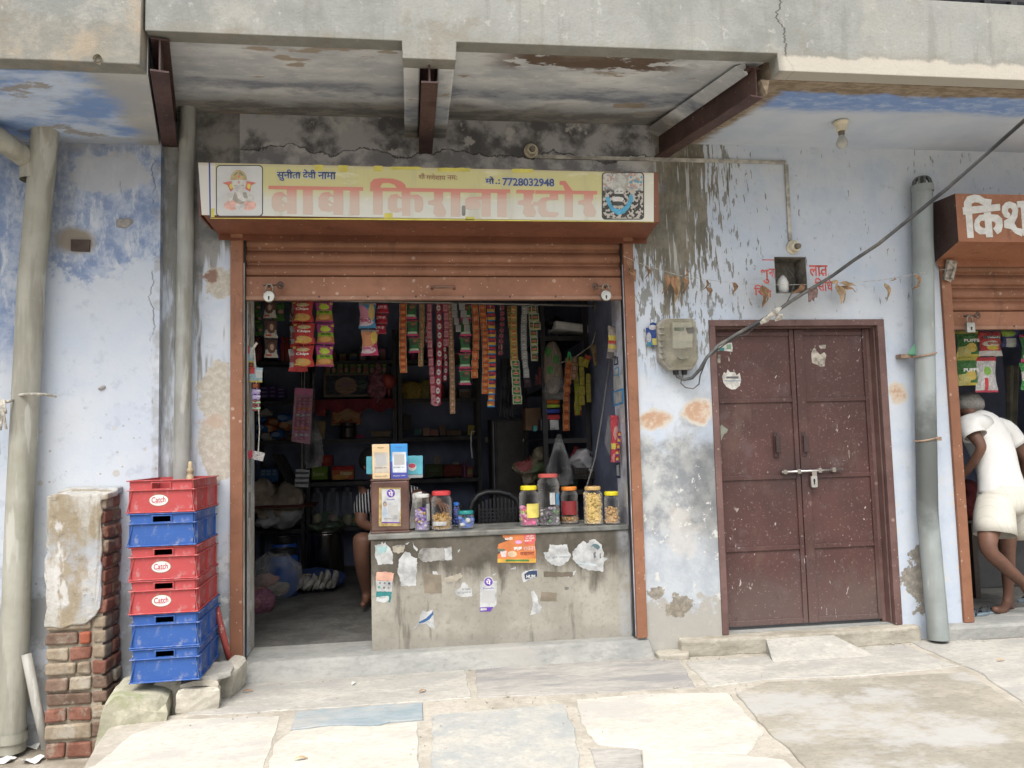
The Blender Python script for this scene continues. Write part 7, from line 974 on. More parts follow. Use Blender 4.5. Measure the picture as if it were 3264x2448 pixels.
for k in range(5): m.obox(at(740 + (470 + k * 22) / 2.9625, 1400 + 300 / 2.9625, YB + .06 * k), (.008, .12, .36), (0, -.45, 0))
m.one("slatted_panels", mt("dim_slat_brown", (.06, .05, .045), .6), "dark slanted slatted panels leaning beside the blue carton", "panels")  # thin dark slatted panels leaning at a slant, not racks
SACK = mt("beige_sack_cloth", (.30, .24, .18), .9, .25, 8, .3)
for k, (x, y, d, l, mm) in enumerate(((285, 570, (.13, .10, .18), "dusty beige sack standing at the left of the heap", SACK), (400, 610, (.14, .10, .15), "brown beige crumpled sack in the middle of the heap", SACK), (530, 580, (.15, .12, .15), "tall pale sack at the right of the heap", SACK), (480, 720, (.20, .12, .13), "big grey white bundle at the front of the heap", mt("grey_white_cloth", (.34, .34, .33), .85, .2, 8, .3)), (330, 780, (.13, .08, .05), "crumpled white rag hanging under the heap", mt("grey_white_cloth", (.34, .34, .33), .85)))): bag("cloth_sack", l, at(740 + x / 2.9625, 1400 + y / 2.9625, 2.75 + .05 * (k % 2)), d, mm, k + 3, "sack", "sacks heaped on the low left shelf", .4)
m = MB(); m.box(-1.5, -.86, 2.55, 2.97, .985, 1.0); m.one("low_bench", mt("maroon_cloth", (.10, .022, .022), .9, .3, 10), "low bench draped in dark red under the sack heap", "bench")
m = MB(); q = C1((592, 995), (765, 1005), (735, 1530), (560, 1500)); y = 1.6; m.prism(on(q, y), y, y + .004); cards = thing("card_sheet", "tilted hanging sheet of small pink blister cards", "card sheet", at(740 + 680 / 2.9625, 900 + 990 / 2.9625, y)); m.build("backing", mt("dim_pink_card", (.26, .13, .17), .6), cards)
for j in range(13):
    for i in range(3): x = 592 + 40 - j * 2.9 + i * 47; y_ = 1100 + j * 31; o = MB(); c = at(740 + x / 2.9625, 900 + y_ / 2.9625, y - .004); o.ball(c, (.020, .006, .012), 8, 4); o.build("blister", mt(("pink_blister", "orange_blister", "grey_blister")[(j // 2) % 3 if j % 2 else 0], ((.30, .12, .17), (.36, .12, .06), (.28, .26, .28))[(j // 2) % 3 if j % 2 else 0], .3), cards, smooth=True)
m = MB(); m.prism(on(C1((592, 995), (765, 1005), (760, 1070), (588, 1058)), y - .003), y - .004, y - .002); m.build("header", mt("pink_header", (.36, .11, .20), .5), cards); m = MB(); m.tube([at(740 + 680 / 2.9625, 900 + 1000 / 2.9625, y), at(740 + 685 / 2.9625, 900 + 900 / 2.9625, y), Vector((at(740 + 685 / 2.9625, 900, y).x, y, 3.05))], .002, 5); m.build("string", MATS['rope'], cards)
y = 2.0; tc = thing("blister_card", "grey blister card of batteries hanging over the drum", "card", at(963, 1560, y)); m = MB(); m.prism(on(C4((605, 282), (732, 292), (718, 455), (588, 448)), y), y, y + .003); m.build("backing", mt("grey_card", (.27, .27, .27), .6), tc); m = MB()
for i, j in ((0, 0), (1, 0), (0, 1), (1, 1), (0, 2), (1, 2)): p = at(740 + (632 + i * 58) / 2.9625, 1400 + (320 + j * 46) / 2.9625, y - .006); m.tube([p + Vector((-.03, 0, 0)), p + Vector((.03, 0, 0))], .010, 8)
m.build("battery", mt("dark_blister", (.08, .08, .085), .3), tc); m = MB(); m.tube([at(740 + 660 / 2.9625, 1400 + 285 / 2.9625, y), Vector((at(740 + 660 / 2.9625, 1400, y).x, y, 3.05))], .002, 5); m.build("string", MATS['rope'], tc)
m = MB(); y = 2.1; a = at(740 + 770 / 2.9625, 1400 + 50 / 2.9625, y); m.lathe((a.x, y, at(990, 1490, y).z), [(.07, 0), (.085, .1), (.08, .25), (.04, .36), (.012, .42), (.01, .8)], 10); m.wobble(.012, 9).one("hanging_bag", clear("grey_clear_bag", (.8, .8, .8), .35), "grey clear bag hanging between the pink cards and red box", "bag", smooth=True)
# middle rack goods
PIC = thing("framed_picture", "dark framed devotional picture behind a row of garland packets", "picture", at(1085, 1262, YB)); m = MB(); q = on(C1((860, 862), (1310, 862), (1310, 1080), (860, 1080)), YB); xa, xb, za, zb_ = q[0][0], q[1][0], q[2][1], q[0][1]; m.box(xa, xb, YB, YB + .02, za, zb_); m.build("frame", mt("brown_frame", (.10, .075, .055), .5), PIC, bevel=.004); m = MB(); m.box(xa + .025, xb - .025, YB - .003, YB - .0005, za + .025, zb_ - .02); m.build("print", pm("dim_devotional_print", (.035, .035, .045), [('e', .47, .45, .26, .46, (.22, .13, .09)), ('e', .47, .55, .12, .2, (.20, .12, .12)), ('e', .85, .5, .1, .3, (.05, .07, .06))], .2), PIC)
for k in range(10):
    x = 900 + k * 60; c = (pm("garland_packet_red", (.20, .28, .12), [('e', .5, .4, .35, .35, (.34, .14, .10))]), pm("garland_packet_pink", (.05, .15, .05), [('e', .5, .35, .32, .3, (.38, .20, .15)), ('r', .2, .8, .75, .95, (.30, .26, .08))]))[k % 2]; packet("garland_packet", None, C1((x - 27, 770), (x + 27, 858)), YB - .05, c, .02, group="x"); o = bpy.context.scene.collection.objects[-1]; tag(o, "one of ten small green and red packets strung over the picture", "packet", "small packets strung over the framed picture")
bag("pink_flowers", "dusty pink artificial flower bunch right of the framed picture", at(740 + 1370 / 2.9625, 900 + 960 / 2.9625, YB - .02), (.09, .05, .20), mt("dim_pink_flower", (.24, .09, .12), .8, .4, 30, .5), 4, "flowers", None, .5)
p = at(740 + 1475 / 2.9625, 900 + 935 / 2.9625, YB - .03); m = MB(); m.ball(p, (.075, .06, .075), 12, 8); m.tube([p, at(740 + 1480 / 2.9625, 900 + 1080 / 2.9625, YB - .03)], .012, 8); m.one("red_rattle", mt("red_orange_plastic", (.34, .06, .04), .4), "round red rattle standing at the right end of the picture shelf", "rattle", smooth=True)
m = MB(); m.grid(lambda i, j: Vector((-.93 + .8 * i, 2.962 + .006 * math.sin(i * 40), 1.965 - .11 * j - .02 * math.sin(i * 25) * j)), 40, 3); m.one("shelf_cloth", mt("dark_red_cloth", (.16, .022, .028), .85, .2, 12), "dark red cloth edging hung along the picture shelf", "cloth")
bx("deity_poster", "orange devotional poster leaning at the back of the middle shelf", C1((940, 1145), (1215, 1352)), YB + .20, .006, pm("orange_poster_dim", (.36, .11, .045), [('e', .5, .55, .2, .35, (.40, .24, .12)), ('e', .2, .45, .14, .3, (.42, .22, .10)), ('e', .8, .45, .14, .3, (.42, .22, .10)), ('r', .0, 1, .0, .06, (.40, .30, .14))]), "poster", .001)
m = MB(); p = at(740 + 1098 / 2.9625, 900 + 1465 / 2.9625, YB + .1); m.lathe((p.x, p.y, SZ[2]), [(.075, 0), (.082, .02), (.082, .11), (.066, .125), (.075, .125), (.075, .16)], 16); m.one("dark_jar", mt("dark_brown_jar", (.035, .02, .018), .3), "squat dark jar before the orange poster", "jar", smooth=False, bevel=.003)
bx("card_bundle", "bundle of tan cards standing left of the dark jar", C1((792, 1310), (870, 1478)), YB + .02, .05, mt("tan_card", (.26, .19, .10), .8), "cards", .004, None, None, .1); bx("red_box", "small red and orange box behind the tan cards", C1((800, 1175), (880, 1260)), YB + .1, .1, mt("red_card", (.30, .04, .03), .6), "box")
packet("pink_packet", "small pink packet lying before the dark jar", C1((1160, 1440), (1250, 1470)), YB, pm("pink_pouch", (.42, .06, .14), []), .03); packet("tan_packets", "flat tan packets piled at the right of the middle shelf", C1((1300, 1400), (1510, 1465)), YB + .05, pm("tan_flat", (.26, .20, .13), []), .06)
bx("red_carton", "dark red carton on top of the green one", C4((815, 152), (940, 252)), YB + .05, .2, pm("red_carton_print", (.34, .035, .03), [('r', .1, .9, .3, .7, (.38, .08, .05))]), "carton"); bx("green_carton", "lime green carton lettered Sona on the middle rack", C4((750, 260), (898, 382)), YB, .2, pm("lime_carton_print", (.16, .26, .04), []), "carton", .004, ("Sona", .08, .80, .30, .62, mt("pale_lime_print", (.42, .44, .20)))); bx("saffron_carton", "red topped yellow carton right of the green one", C4((942, 255), (1146, 384)), YB, .2, pm("saffron_carton_print", (.44, .12, .045), [('r', 0, 1, .72, 1, (.42, .03, .03)), ('e', .4, .2, .35, .2, (.50, .26, .06)), ('e', .7, .45, .25, .14, (.50, .36, .12))]), "carton", .004, ("Kesar", .40, .92, .34, .62, mt("cream_print", (.55, .45, .28))))
for k, (x0, x1, l) in enumerate(((745, 852, "left one of three dim clear jars on the low middle shelf"), (884, 1005, "middle one of three dim clear jars, holding a foil pack"), (1030, 1135, "right one of three dim clear jars, beside the shopkeeper"))):
    a, b = at(740 + x0 / 2.9625, 1660, YB), at(740 + x1 / 2.9625, 1660, YB); r = (b.x - a.x) / 2; t = thing("storage_jar", l, "jar", ((a.x + b.x) / 2, YB + r, SZ[4] + .09), "dim clear jars on the low middle shelf"); c = Vector(((a.x + b.x) / 2, YB + r, SZ[4])); m = MB(); m.lathe(c, [(r * .9, 0), (r, .02), (r, .27), (r * .8, .32), (r * .8, .34)], 18); m.build("jar_body", clear("dim_clear_jar", (.85, .85, .85), .25), t, smooth=True); m = MB(); m.lathe(c, [(r * .86, .335), (r * .86, .375), (r * .5, .38)], 18); m.build("lid", mt("dark_lid", (.03, .03, .04), .4), t)
    m = MB(); m.ball(c + Vector((0, 0, .07)), (r * .8, r * .8, .06), 10, 6); m.wobble(.02, 12, k).build("contents", mt("foil_contents_%d" % (k % 2), ((.35, .32, .15), (.30, .20, .16))[k % 2], .4), t, smooth=True)
# drums, vessels and bags on the floor
BLD = mt("blue_drum_plastic", (.020, .085, .33), .42, .15, 6, .1)
def drum(label, u0, u1, vt, vb, y):
    a, b = at(u0, vb, y), at(u1, vb, y); r = (b.x - a.x) / 2; c = Vector(((a.x + b.x) / 2, y + r, .318)); h = at(u0, vt, y).z - .318; t = thing("blue_drum", label, "drum", c, "blue drums with black lids"); m = MB(); m.lathe(c, [(r * .86, 0), (r * .93, .02), (r, h * .18), (r * 1.01, h * .40), (r * 1.0, h * .66), (r * .95, h * .80), (r * .86, h * .86), (r * .86, h * .9)], 26); m.build("body", BLD, t, smooth=True)
    m = MB(); m.lathe(c, [(r * .93, h * .865), (r * .96, h * .875), (r * .93, h * .89), (r * .95, h * .91), (r * .95, h * .985), (r * .86, h * .985), (r * .84, h * .95), (0.01, h * .95)], 26); m.build("lid", MATS['black'], t); m = MB(); m.lathe(c, [(r * .97, h * .885), (r * .99, h * .89), (r * .97, h * .897)], 26, 0, False); m.build("clamp_ring", MATS['dark'], t)
    m = MB(); m.tube([c + Vector((r * .96, 0, h * .60)), c + Vector((r * 1.10, -.02, h * .56)), c + Vector((r * 1.08, -.02, h * .45)), c + Vector((r * .98, 0, h * .42))], .010, 6); m.build("handle", MATS['black'], t)
drum("front blue plastic drum with black lid beside the clear bag", 848, 946, 1755, 1890, 1.85); drum("rear blue plastic drum with black lid behind the front one", 857, 943, 1716, 1850, 2.30)
a, b = at(970, 1830, 2.45), at(1092, 1830, 2.45); r = (b.x - a.x) / 2; c = Vector(((a.x + b.x) / 2, 2.45 + r, .318)); t = thing("steel_vessel", "tall shiny steel vessel with wide rim behind the shopkeeper's knee", "vessel", c); zt_ = at(970, 1700, 2.5).z - .318; m = MB(); m.lathe(c, [(r * .97, 0), (r, .02), (r, zt_ - .02), (r * 1.02, zt_ - .01)], 30); m.build("body", mt("dim_steel", (.30, .28, .26), .22, .1, metal=1.0), t, smooth=True); m = MB(); m.lathe(c, [(r * 1.0, zt_ - .012), (r * 1.14, zt_ + .008), (r * 1.12, zt_ + .012), (r * .98, zt_)], 30, 0, False); m.build("rim", mt("dim_steel", (.3, .28, .26), .22), t, smooth=True)
bag("clear_packet", "clear packet of greens lying on the steel vessel", c + Vector((.03, -.05, zt_ + .05)), (.16, .12, .05), mt("murky_green_packet", (.07, .09, .06), .3, .4, 14), 3, "packet"); sv = at(740 + 780 / 2.9625, 1400 + 1275 / 2.9625, 2.2)
bag("blue_sack", "dark blue printed sack lying on the floor before the steel vessel", (sv.x, 2.2, .40), (.26, .16, .085), mt("blue_sack_weave", (.03, .055, .16), .7, .2, 20, .2), 5, "sack", None, .2); so_ = COL.objects[-1]; text("Sri", sv.x - .10, sv.x + .14, .40, .47, 2.025, mt("dull_gold_print", (.30, .22, .06), .6), None, slant=.02).parent = so_
m = MB(); p = onz(740 + 720 / 2.9625 + 20, 1400 + 1440 / 2.9625, .33)
for k in range(10): a = k * .7; m.tube([p + Vector((-.16 + .035 * k, .02 * math.sin(k * 2), .03)), p + Vector((-.10 + .03 * k, .03 * math.cos(k), .10 + .05 * math.sin(k * 3))), p + Vector((-.03 + .022 * k, .05, .04 + .03 * math.sin(k)))], [.02, .03, .015], 6)
m.wobble(.03, 7, 2).one("crumpled_sack", mt("grey_white_sack", (.34, .33, .29), .85, .3, 12, .2), "crumpled grey white sack beside the blue drum on the floor", "sack", smooth=True)
p = onz(860, 1905, .33); bag("clear_bag", "big clear plastic bag of packets on the floor by the left reveal", (p.x, p.y + .02, .46), (.21, .17, .20), clear("thin_clear_bag", (.93, .90, .86), .35), 7, "bag", None, .3)
for k, (dx, dz, mm, l) in enumerate(((-.02, .02, pm("pale_pink_pouch", (.46, .28, .24), []), "pale pink packet inside the big clear bag"), (.06, -.05, WHB, "white and red packet low inside the clear bag"), (-.10, -.06, ORB, "brownish orange packet at the bottom of the clear bag"))): bag("packet", l, (p.x + dx, p.y, .45 + dz), (.085, .06, .055), mm, k + 20, "packet", "packets inside the clear bag", .3)
p = onz(822, 1945, .33); bag("net_bag", "mauve net bag of onions on the floor at the left jamb", (p.x + .03, p.y + .02, .39), (.10, .09, .08), pm("mauve_net", (.22, .09, .13), [('e', .4, .5, .2, .2, (.30, .14, .16))], .5), 9, "bag", None, .3)
# right back rack goods
for k, (x, y, d, l) in enumerate(((350, 1030, (.13, .08, .10), "large yellow snack bag on the right back rack"), (465, 1025, (.075, .06, .11), "narrow olive yellow bag beside the large one"))): bag("snack_bag", l, at(1200 + x / 2.9625, 900 + y / 2.9625, YB + .05), d, pm("yellow_snack_bag_%d" % k, ((.34, .24, .05), (.26, .22, .07))[k], []), k + 5, "bag", "yellow bags on the right back rack")
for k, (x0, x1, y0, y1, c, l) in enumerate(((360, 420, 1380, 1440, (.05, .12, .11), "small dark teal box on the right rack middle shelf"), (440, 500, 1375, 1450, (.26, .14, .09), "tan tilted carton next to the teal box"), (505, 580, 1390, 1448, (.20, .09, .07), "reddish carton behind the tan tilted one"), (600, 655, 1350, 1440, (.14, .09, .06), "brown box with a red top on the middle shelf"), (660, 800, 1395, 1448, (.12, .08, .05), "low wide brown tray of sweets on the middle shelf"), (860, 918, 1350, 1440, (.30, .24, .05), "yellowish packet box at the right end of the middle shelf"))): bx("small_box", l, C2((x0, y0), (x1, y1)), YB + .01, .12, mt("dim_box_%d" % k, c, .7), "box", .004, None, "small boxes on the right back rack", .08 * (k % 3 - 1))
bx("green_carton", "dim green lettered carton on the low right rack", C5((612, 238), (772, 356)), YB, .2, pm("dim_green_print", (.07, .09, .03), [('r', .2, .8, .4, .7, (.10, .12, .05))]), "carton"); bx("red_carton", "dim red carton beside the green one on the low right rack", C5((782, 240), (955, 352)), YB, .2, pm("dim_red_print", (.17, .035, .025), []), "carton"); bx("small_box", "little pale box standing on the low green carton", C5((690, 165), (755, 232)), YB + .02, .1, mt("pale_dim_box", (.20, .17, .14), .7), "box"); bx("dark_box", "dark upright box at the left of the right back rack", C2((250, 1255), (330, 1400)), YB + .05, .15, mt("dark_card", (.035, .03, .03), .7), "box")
# steel almirah
al = thing("steel_cupboard", "tall dark steel cupboard behind the hanging strips", "cupboard", (.92, 2.62, .32)); x0, zt_ = a2(1566, 1337, 2.6); x1, _ = a2(1675, 1337, 2.6); m = MB(); m.box(x0, x1, 2.605, 2.95, .32, zt_); m.build("carcass", mt("dark_cupboard_paint", (.040, .038, .038), .45, .2), al, bevel=.004); m = MB(); m.box(x0 + .05, x1 - .012, 2.588, 2.604, .36, zt_ - .02); dr = m.build("cupboard_door", mt("brown_grey_door", (.075, .068, .062), .4, .2), al, bevel=.003); m = MB(); m.tube([(x0 + .02, 2.60, .4), (x0 + .02, 2.60, zt_ - .02)], .010, 8); m.build("edge_trim", mt("dull_chrome", (.25, .25, .26), .3, metal=.8), al); m = MB(); p = at(1200 + 1397 / 2.9625, 900 + 1492 / 2.9625, 2.58); m.tube([p, p + Vector((0, -.02, 0))], .018, 14); m.build("knob", MATS['white'], dr)
for u0, v0, u1, v1 in ((1200 + 1028 / 2.9625, 900 + 1460 / 2.9625, 1200 + 1060 / 2.9625, 900 + 1512 / 2.9625),): a, b = at(u0, v1, 2.95), at(u1, v0, 2.95); m = MB(); m.box(a.x, b.x, 2.94, 2.955, a.z, b.z); m.one("switch_plate", mt("grey_switch", (.26, .25, .24), .5), "small pale switch plate left of the cupboard", "switch", bevel=.004)
m = MB(); m.tube([at(1200 + x / 2.9625, 900 + y / 2.9625, 2.5) for x, y in ((930, 1410), (900, 1405), (892, 1440), (893, 1540), (905, 1660))], .006, 6); m.one("white_cable", MATS['white'], "thin white cable hanging at the middle of the back wall", "cable")
m = MB(); m.tube([at(1600 + 1018 / 2.9625, 900 + 730 / 2.9625, .5), at(1600 + 955 / 2.9625, 900 + 1200 / 2.9625, .52), at(1600 + 880 / 2.9625, 900 + 1659 / 2.9625, .5), at(1550 + 920 / 2.9625, 1400 + 540 / 2.9625, .42)], .005, 6); m.one("hanging_rope", mt("grey_cord", (.15, .145, .14), .7), "grey cord slanting down in front of the right wall to the jars", "rope")
# side rack goods
YSR = 1.33
p = at(1600 + 640 / 2.9625, 900 + 440 / 2.9625, YSR + .1); m = MB(); m.obox(p, (.30, .22, .07), (0, .12, .1)); m.wobble(.015, 9, 2).one("white_sack_pack", MATS['white'], "flat white folded pack on top of the side rack", "pack", bevel=.012); bag("black_lump", "black rolled plastic beside the white pack on the side rack", at(1600 + 500 / 2.9625, 900 + 390 / 2.9625, YSR + .1), (.09, .08, .05), MATS['black'], 3, "roll")
bag("spotted_bag", "pale bag with green spots hanging on the side rack", at(1600 + 480 / 2.9625, 900 + 810 / 2.9625, YSR - .05), (.075, .045, .21), pm("green_spot_print", (.26, .21, .16), [('e', .25, .8, .16, .09, (.08, .24, .07)), ('e', .6, .65, .16, .09, (.08, .24, .07)), ('e', .3, .45, .15, .08, (.08, .24, .07)), ('e', .7, .35, .15, .08, (.25, .22, .14))]), 6, "bag", None, .2)
m = MB(); p = at(1600 + 500 / 2.9625, 900 + 1000 / 2.9625, YSR - .05); m.lathe((p.x, p.y, at(1768, 1275, YSR).z), [(.085, 0), (.10, .05), (.085, .12), (.03, .2), (.01, .26)], 10); m.wobble(.012, 10).one("clear_bag", clear("thin_clear_bag", (.93, .9, .86), .35), "twisted clear bag top above the coloured towels", "bag", smooth=True)
for k, (y0, c, l) in enumerate(((1105, (.48, .14, .03), "orange"), (1145, (.28, .38, .04), "lime green"), (1190, (.04, .07, .34), "royal blue"), (1245, (.40, .045, .05), "red"))):
    a, b = at(1600 + (412 + (k == 3) * 15) / 2.9625, 900 + (y0 + (52 if k == 3 else 42)) / 2.9625, YSR - .03), at(1600 + 548 / 2.9625, 900 + y0 / 2.9625, YSR - .03); m = MB(); m.box(a.x, b.x, YSR - .03, YSR + .16, a.z, b.z - .002); m.wobble(.008, 12, k).one("folded_towel", mt(l.replace(" ", "_") + "_towel", c, .9, .15, 30, .3), l + " folded towel in the stack on the side rack", "towel", "folded towels stacked on the side rack", bevel=.012)
bx("brown_carton", "brown cardboard carton left of the towels", C3((225, 1188), (365, 1398)), YSR + .25, .2, mt("brown_cardboard", (.15, .09, .055), .8), "carton"); bx("code_card", "white card with blank code panel below the towels", C3((455, 1300), (535, 1392)), YSR - .02, .01, WSTK, "card", .001, ("BHIM", .1, .6, .08, .2, INK)); bx("small_box", "black box with white print beside the white card", C3((365, 1290), (440, 1398)), YSR, .1, mt("black_card", (.03, .03, .04), .5), "box", .003); bx("teal_box", "tiny teal box at the left of the side rack shelf", C3((295, 1355), (330, 1405)), YSR, .06, mt("teal_card2", (.04, .20, .22), .5), "box", .002)
for k, (x0, x1, y0, y1, c, l) in enumerate(((315, 360, 870, 970, (.16, .05, .05), "dim red packet on the upper side rack shelf"), (345, 395, 800, 965, (.22, .05, .06), "taller red packet on the upper side rack shelf"), (205, 272, 905, 990, (.14, .10, .12), "dim mauve pouch left of the red packets"), (420, 455, 820, 945, (.36, .34, .33), "white and red leaflet in front of the spotted bag"), (460, 520, 610, 700, (.34, .33, .33), "white paper bag on the second side rack shelf"))): packet("shelf_packet", l, C3((x0, y0), (x1, y1)), YSR + .02, pm("dim_shelf_packet_%d" % k, c, [('r', .2, .8, .5, .8, tuple(q * 1.6 for q in c))]), .04, group="packets on the side rack")
bk = thing("basket", "dark plastic basket on the low side rack shelf", "basket", at(1550 + 920 / 2.9625, 1400 + 370 / 2.9625, YSR - .05)); a, b = at(1550 + 775 / 2.9625, 1400 + 372 / 2.9625, YSR - .05), at(1550 + 1070 / 2.9625, 1400 + 272 / 2.9625, YSR - .05); m = MB()
for k in range(15): x = a.x + (b.x - a.x) * k / 14; m.box(x - .004, x + .004, a.y, a.y + .006, a.z, b.z)
for k in range(5): z = a.z + (b.z - a.z) * k / 4; m.box(a.x, b.x, a.y - .002, a.y + .008, z - .005, z + .005)
m.box(a.x, b.x, a.y + .25, a.y + .26, a.z, b.z); m.box(a.x - .006, a.x, a.y, a.y + .26, a.z, b.z); m.box(b.x, b.x + .006, a.y, a.y + .26, a.z, b.z); m.box(a.x, b.x, a.y + .008, a.y + .25, a.z - .004, a.z + .004); m.build("woven_sides", mt("brown_black_basket", (.045, .038, .032), .6), bk)
bag("white_bag", "knotted white plastic bag in the dark basket", at(1550 + 940 / 2.9625, 1400 + 235 / 2.9625, YSR + .02), (.11, .08, .12), mt("white_poly", (.46, .45, .46), .5, .15, 9, .3), 12, "bag", None, .5); packet("red_packet", "slim red packet slanting behind the white bag", C6((810, 70), (880, 190)), YSR + .1, pm("slim_red_pouch", (.36, .04, .045), []), .02, (0, .5, 0))
m = MB(); p = at(1550 + 690 / 2.9625, 1400 + 250 / 2.9625, 1.0); zt_ = at(1785, 1385, 1.0).z; zb_ = at(1785, 1545, 1.0).z; m.lathe((p.x, 1.0, zb_), [(.105, 0), (.095, (zt_ - zb_) * .3), (.06, (zt_ - zb_) * .6), (.02, (zt_ - zb_) * .92), (.012, zt_ - zb_)], 12); m.wobble(.012, 9, 4).one("hanging_bag", clear("grey_clear_bag2", (.75, .75, .76), .4), "tall clear bag hanging above the tallest jar", "bag", smooth=True)
bag("snack_pile", "dim pile of coloured packets on the low side shelf", at(1550 + 450 / 2.9625, 1400 + 270 / 2.9625, YSR + .2), (.13, .1, .12), pm("dim_pile", (.12, .10, .06), [('e', .3, .6, .2, .2, (.22, .05, .05)), ('e', .7, .4, .2, .2, (.08, .12, .05))]), 8, "packets", None, .7)
# ================================================================ FAR RIGHT SHOP
PUF = pm("green_puffs_wrapper", (.035, .14, .03), [('r', 0, 1, .0, .10, (.50, .42, .06)), ('r', 0, 1, .88, 1, (.45, .40, .08)), ('e', .6, .36, .24, .17, (.52, .38, .08)), ('e', .25, .2, .3, .2, (.40, .36, .12))], .28); IML = pm("red_white_wrapper", (.46, .05, .05), [('r', 0, 1, 0, .22, (.52, .50, .48)), ('e', .52, .50, .36, .12, (.56, .52, .46)), ('e', .55, .34, .25, .09, (.55, .44, .06)), ('r', .2, .9, .70, .82, (.08, .08, .10))], .28); IM2 = pm("white_red_wrapper2", (.52, .51, .49), [('r', 0, 1, .88, 1, (.46, .04, .05)), ('r', 0, 1, 0, .06, (.46, .04, .08)), ('r', .35, .5, .06, .4, (.46, .04, .05)), ('e', .5, .6, .16, .12, (.20, .40, .06))], .28)
C7 = lambda *p: cv(2448, 816, 2.033, *p); YP = .30
def hp(label, cols, u0, u1, group="snack packets hanging in the far right shop"):
    t = None
    for k, (px, mat, tx) in enumerate(cols):
        us, vs = [p[0] for p in px], [p[1] for p in px]; a, b = at(min(us), max(vs), YP), at(max(us), min(vs), YP)
        if t is None: t = thing("packet_column", label, "packet column", ((a.x + b.x) / 2, YP, b.z), group)
        o = pillow(b.x - a.x, b.z - a.z, .045).build("packet", mat, None, smooth=True); o.parent = t; o.location = Vector(((a.x + b.x) / 2, YP, (a.z + b.z) / 2)) - ORG[t]; w, h = b.x - a.x, b.z - a.z
        for s, x0, x1, z0, z1, mm in tx: q = text(s, -w / 2 + w * x0, -w / 2 + w * x1, -h / 2 + h * z0, -h / 2 + h * z1, -.0245, mm, None, bold=.03); q.parent = o
hp("green puffs packets hanging first in the far right shop", ((C7((1222, 485), (1362, 655)), PUF, (("PUFFS", .26, .92, .56, .68, WT),)), (C7((1220, 655), (1358, 840)), PUF, (("PUFFS", .26, .92, .48, .60, WT),))), 0, 0); hp("red and white packets hanging beside the green puffs", ((C7((1365, 490), (1508, 650)), IML, (("Velani's", .3, .85, .72, .80, WT), ("इमली", .3, .9, .44, .58, mt("maroon_print", (.25, .05, .03))))), (C7((1345, 655), (1475, 885)), IM2, ())), 0, 0); hp("green white packets at the right edge of the photo", ((C7((1640, 510), (1760, 690)), GRP, ()), (C7((1640, 690), (1760, 870)), pm("green_white_wrapper", (.06, .26, .07), [('e', .3, .5, .3, .2, (.52, .50, .46))]), ())), 0, 0)
packet("blue_packet", "blue and lime packet hanging behind the red ones", C7((1515, 480), (1630, 590)), YP + .05, pm("blue_lime_wrapper", (.07, .07, .22), [('e', .3, .8, .4, .2, (.25, .38, .06)), ('r', .2, .7, .0, .5, (.42, .45, .42))]), .03)
m = MB(); m.tube([(3.53, YP + .03, at(3060, 1045, YP).z + .03), (5.74, YP + .03, at(3060, 1045, YP).z + .03)], .008, 8); m.one("hanging_rod", MATS['dark'], "dark rod under the far right shutter carrying snack packets", "rod")
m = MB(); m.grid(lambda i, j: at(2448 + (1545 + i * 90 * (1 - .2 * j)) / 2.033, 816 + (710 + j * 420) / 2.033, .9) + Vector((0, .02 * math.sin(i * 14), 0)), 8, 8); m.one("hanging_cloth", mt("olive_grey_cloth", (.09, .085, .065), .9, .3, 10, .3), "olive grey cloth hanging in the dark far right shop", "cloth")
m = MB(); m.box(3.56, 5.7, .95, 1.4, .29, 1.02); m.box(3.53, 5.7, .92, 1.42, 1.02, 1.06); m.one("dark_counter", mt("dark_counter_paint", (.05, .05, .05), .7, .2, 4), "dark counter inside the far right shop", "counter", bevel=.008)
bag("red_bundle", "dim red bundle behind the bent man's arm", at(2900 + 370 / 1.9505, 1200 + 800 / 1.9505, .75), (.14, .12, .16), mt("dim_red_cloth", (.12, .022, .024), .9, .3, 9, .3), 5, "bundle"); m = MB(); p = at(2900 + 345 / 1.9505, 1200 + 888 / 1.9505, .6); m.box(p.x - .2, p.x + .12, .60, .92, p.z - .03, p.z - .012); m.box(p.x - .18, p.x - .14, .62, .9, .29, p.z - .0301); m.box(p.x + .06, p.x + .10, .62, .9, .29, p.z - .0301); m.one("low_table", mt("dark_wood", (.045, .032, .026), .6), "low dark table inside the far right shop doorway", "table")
def slipper(label, c, rz):
    t = thing("slipper", label, "slipper", c, "rubber slippers on the far right shop step"); sole = MB(); out = [(.115 * math.cos(a) * 1.0, (.038 + .010 * math.cos(a)) * math.sin(a)) for a in [k * math.pi / 10 for k in range(20)]]; Rm = Euler((0, 0, rz)).to_matrix(); c = Vector(c); sole.slab([tuple((c + Rm @ Vector((x, y, 0)))[:2]) for x, y in out], c.z, c.z + .016); sole.build("sole", mt("slate_rubber", (.13, .17, .20), .7, .2), t, bevel=.004); m = MB(); pt = lambda x, y, z: c + Rm @ Vector((x, y, z)); m.tube([pt(-.02, -.042, .012), pt(.01, -.028, .045), pt(.065, 0, .020), pt(.01, .028, .045), pt(-.02, .042, .012)], .006, 8); m.build("strap", mt("black_strap", (.03, .035, .04), .5), t, smooth=True)
s1, s2 = onz(3110, 1962, .292), onz(3165, 1955, .292); slipper("grey rubber slipper nearest the orange jamb", (s1.x, s1.y + .02, .2885), .1); slipper("grey rubber slipper beside the standing foot", (s2.x - .03, s2.y + .03, .2885), -.05); s3 = onz(3262, 1915, .292); slipper("grey slipper behind the standing foot at the photo edge", (s3.x + .05, s3.y, .2885), .2)
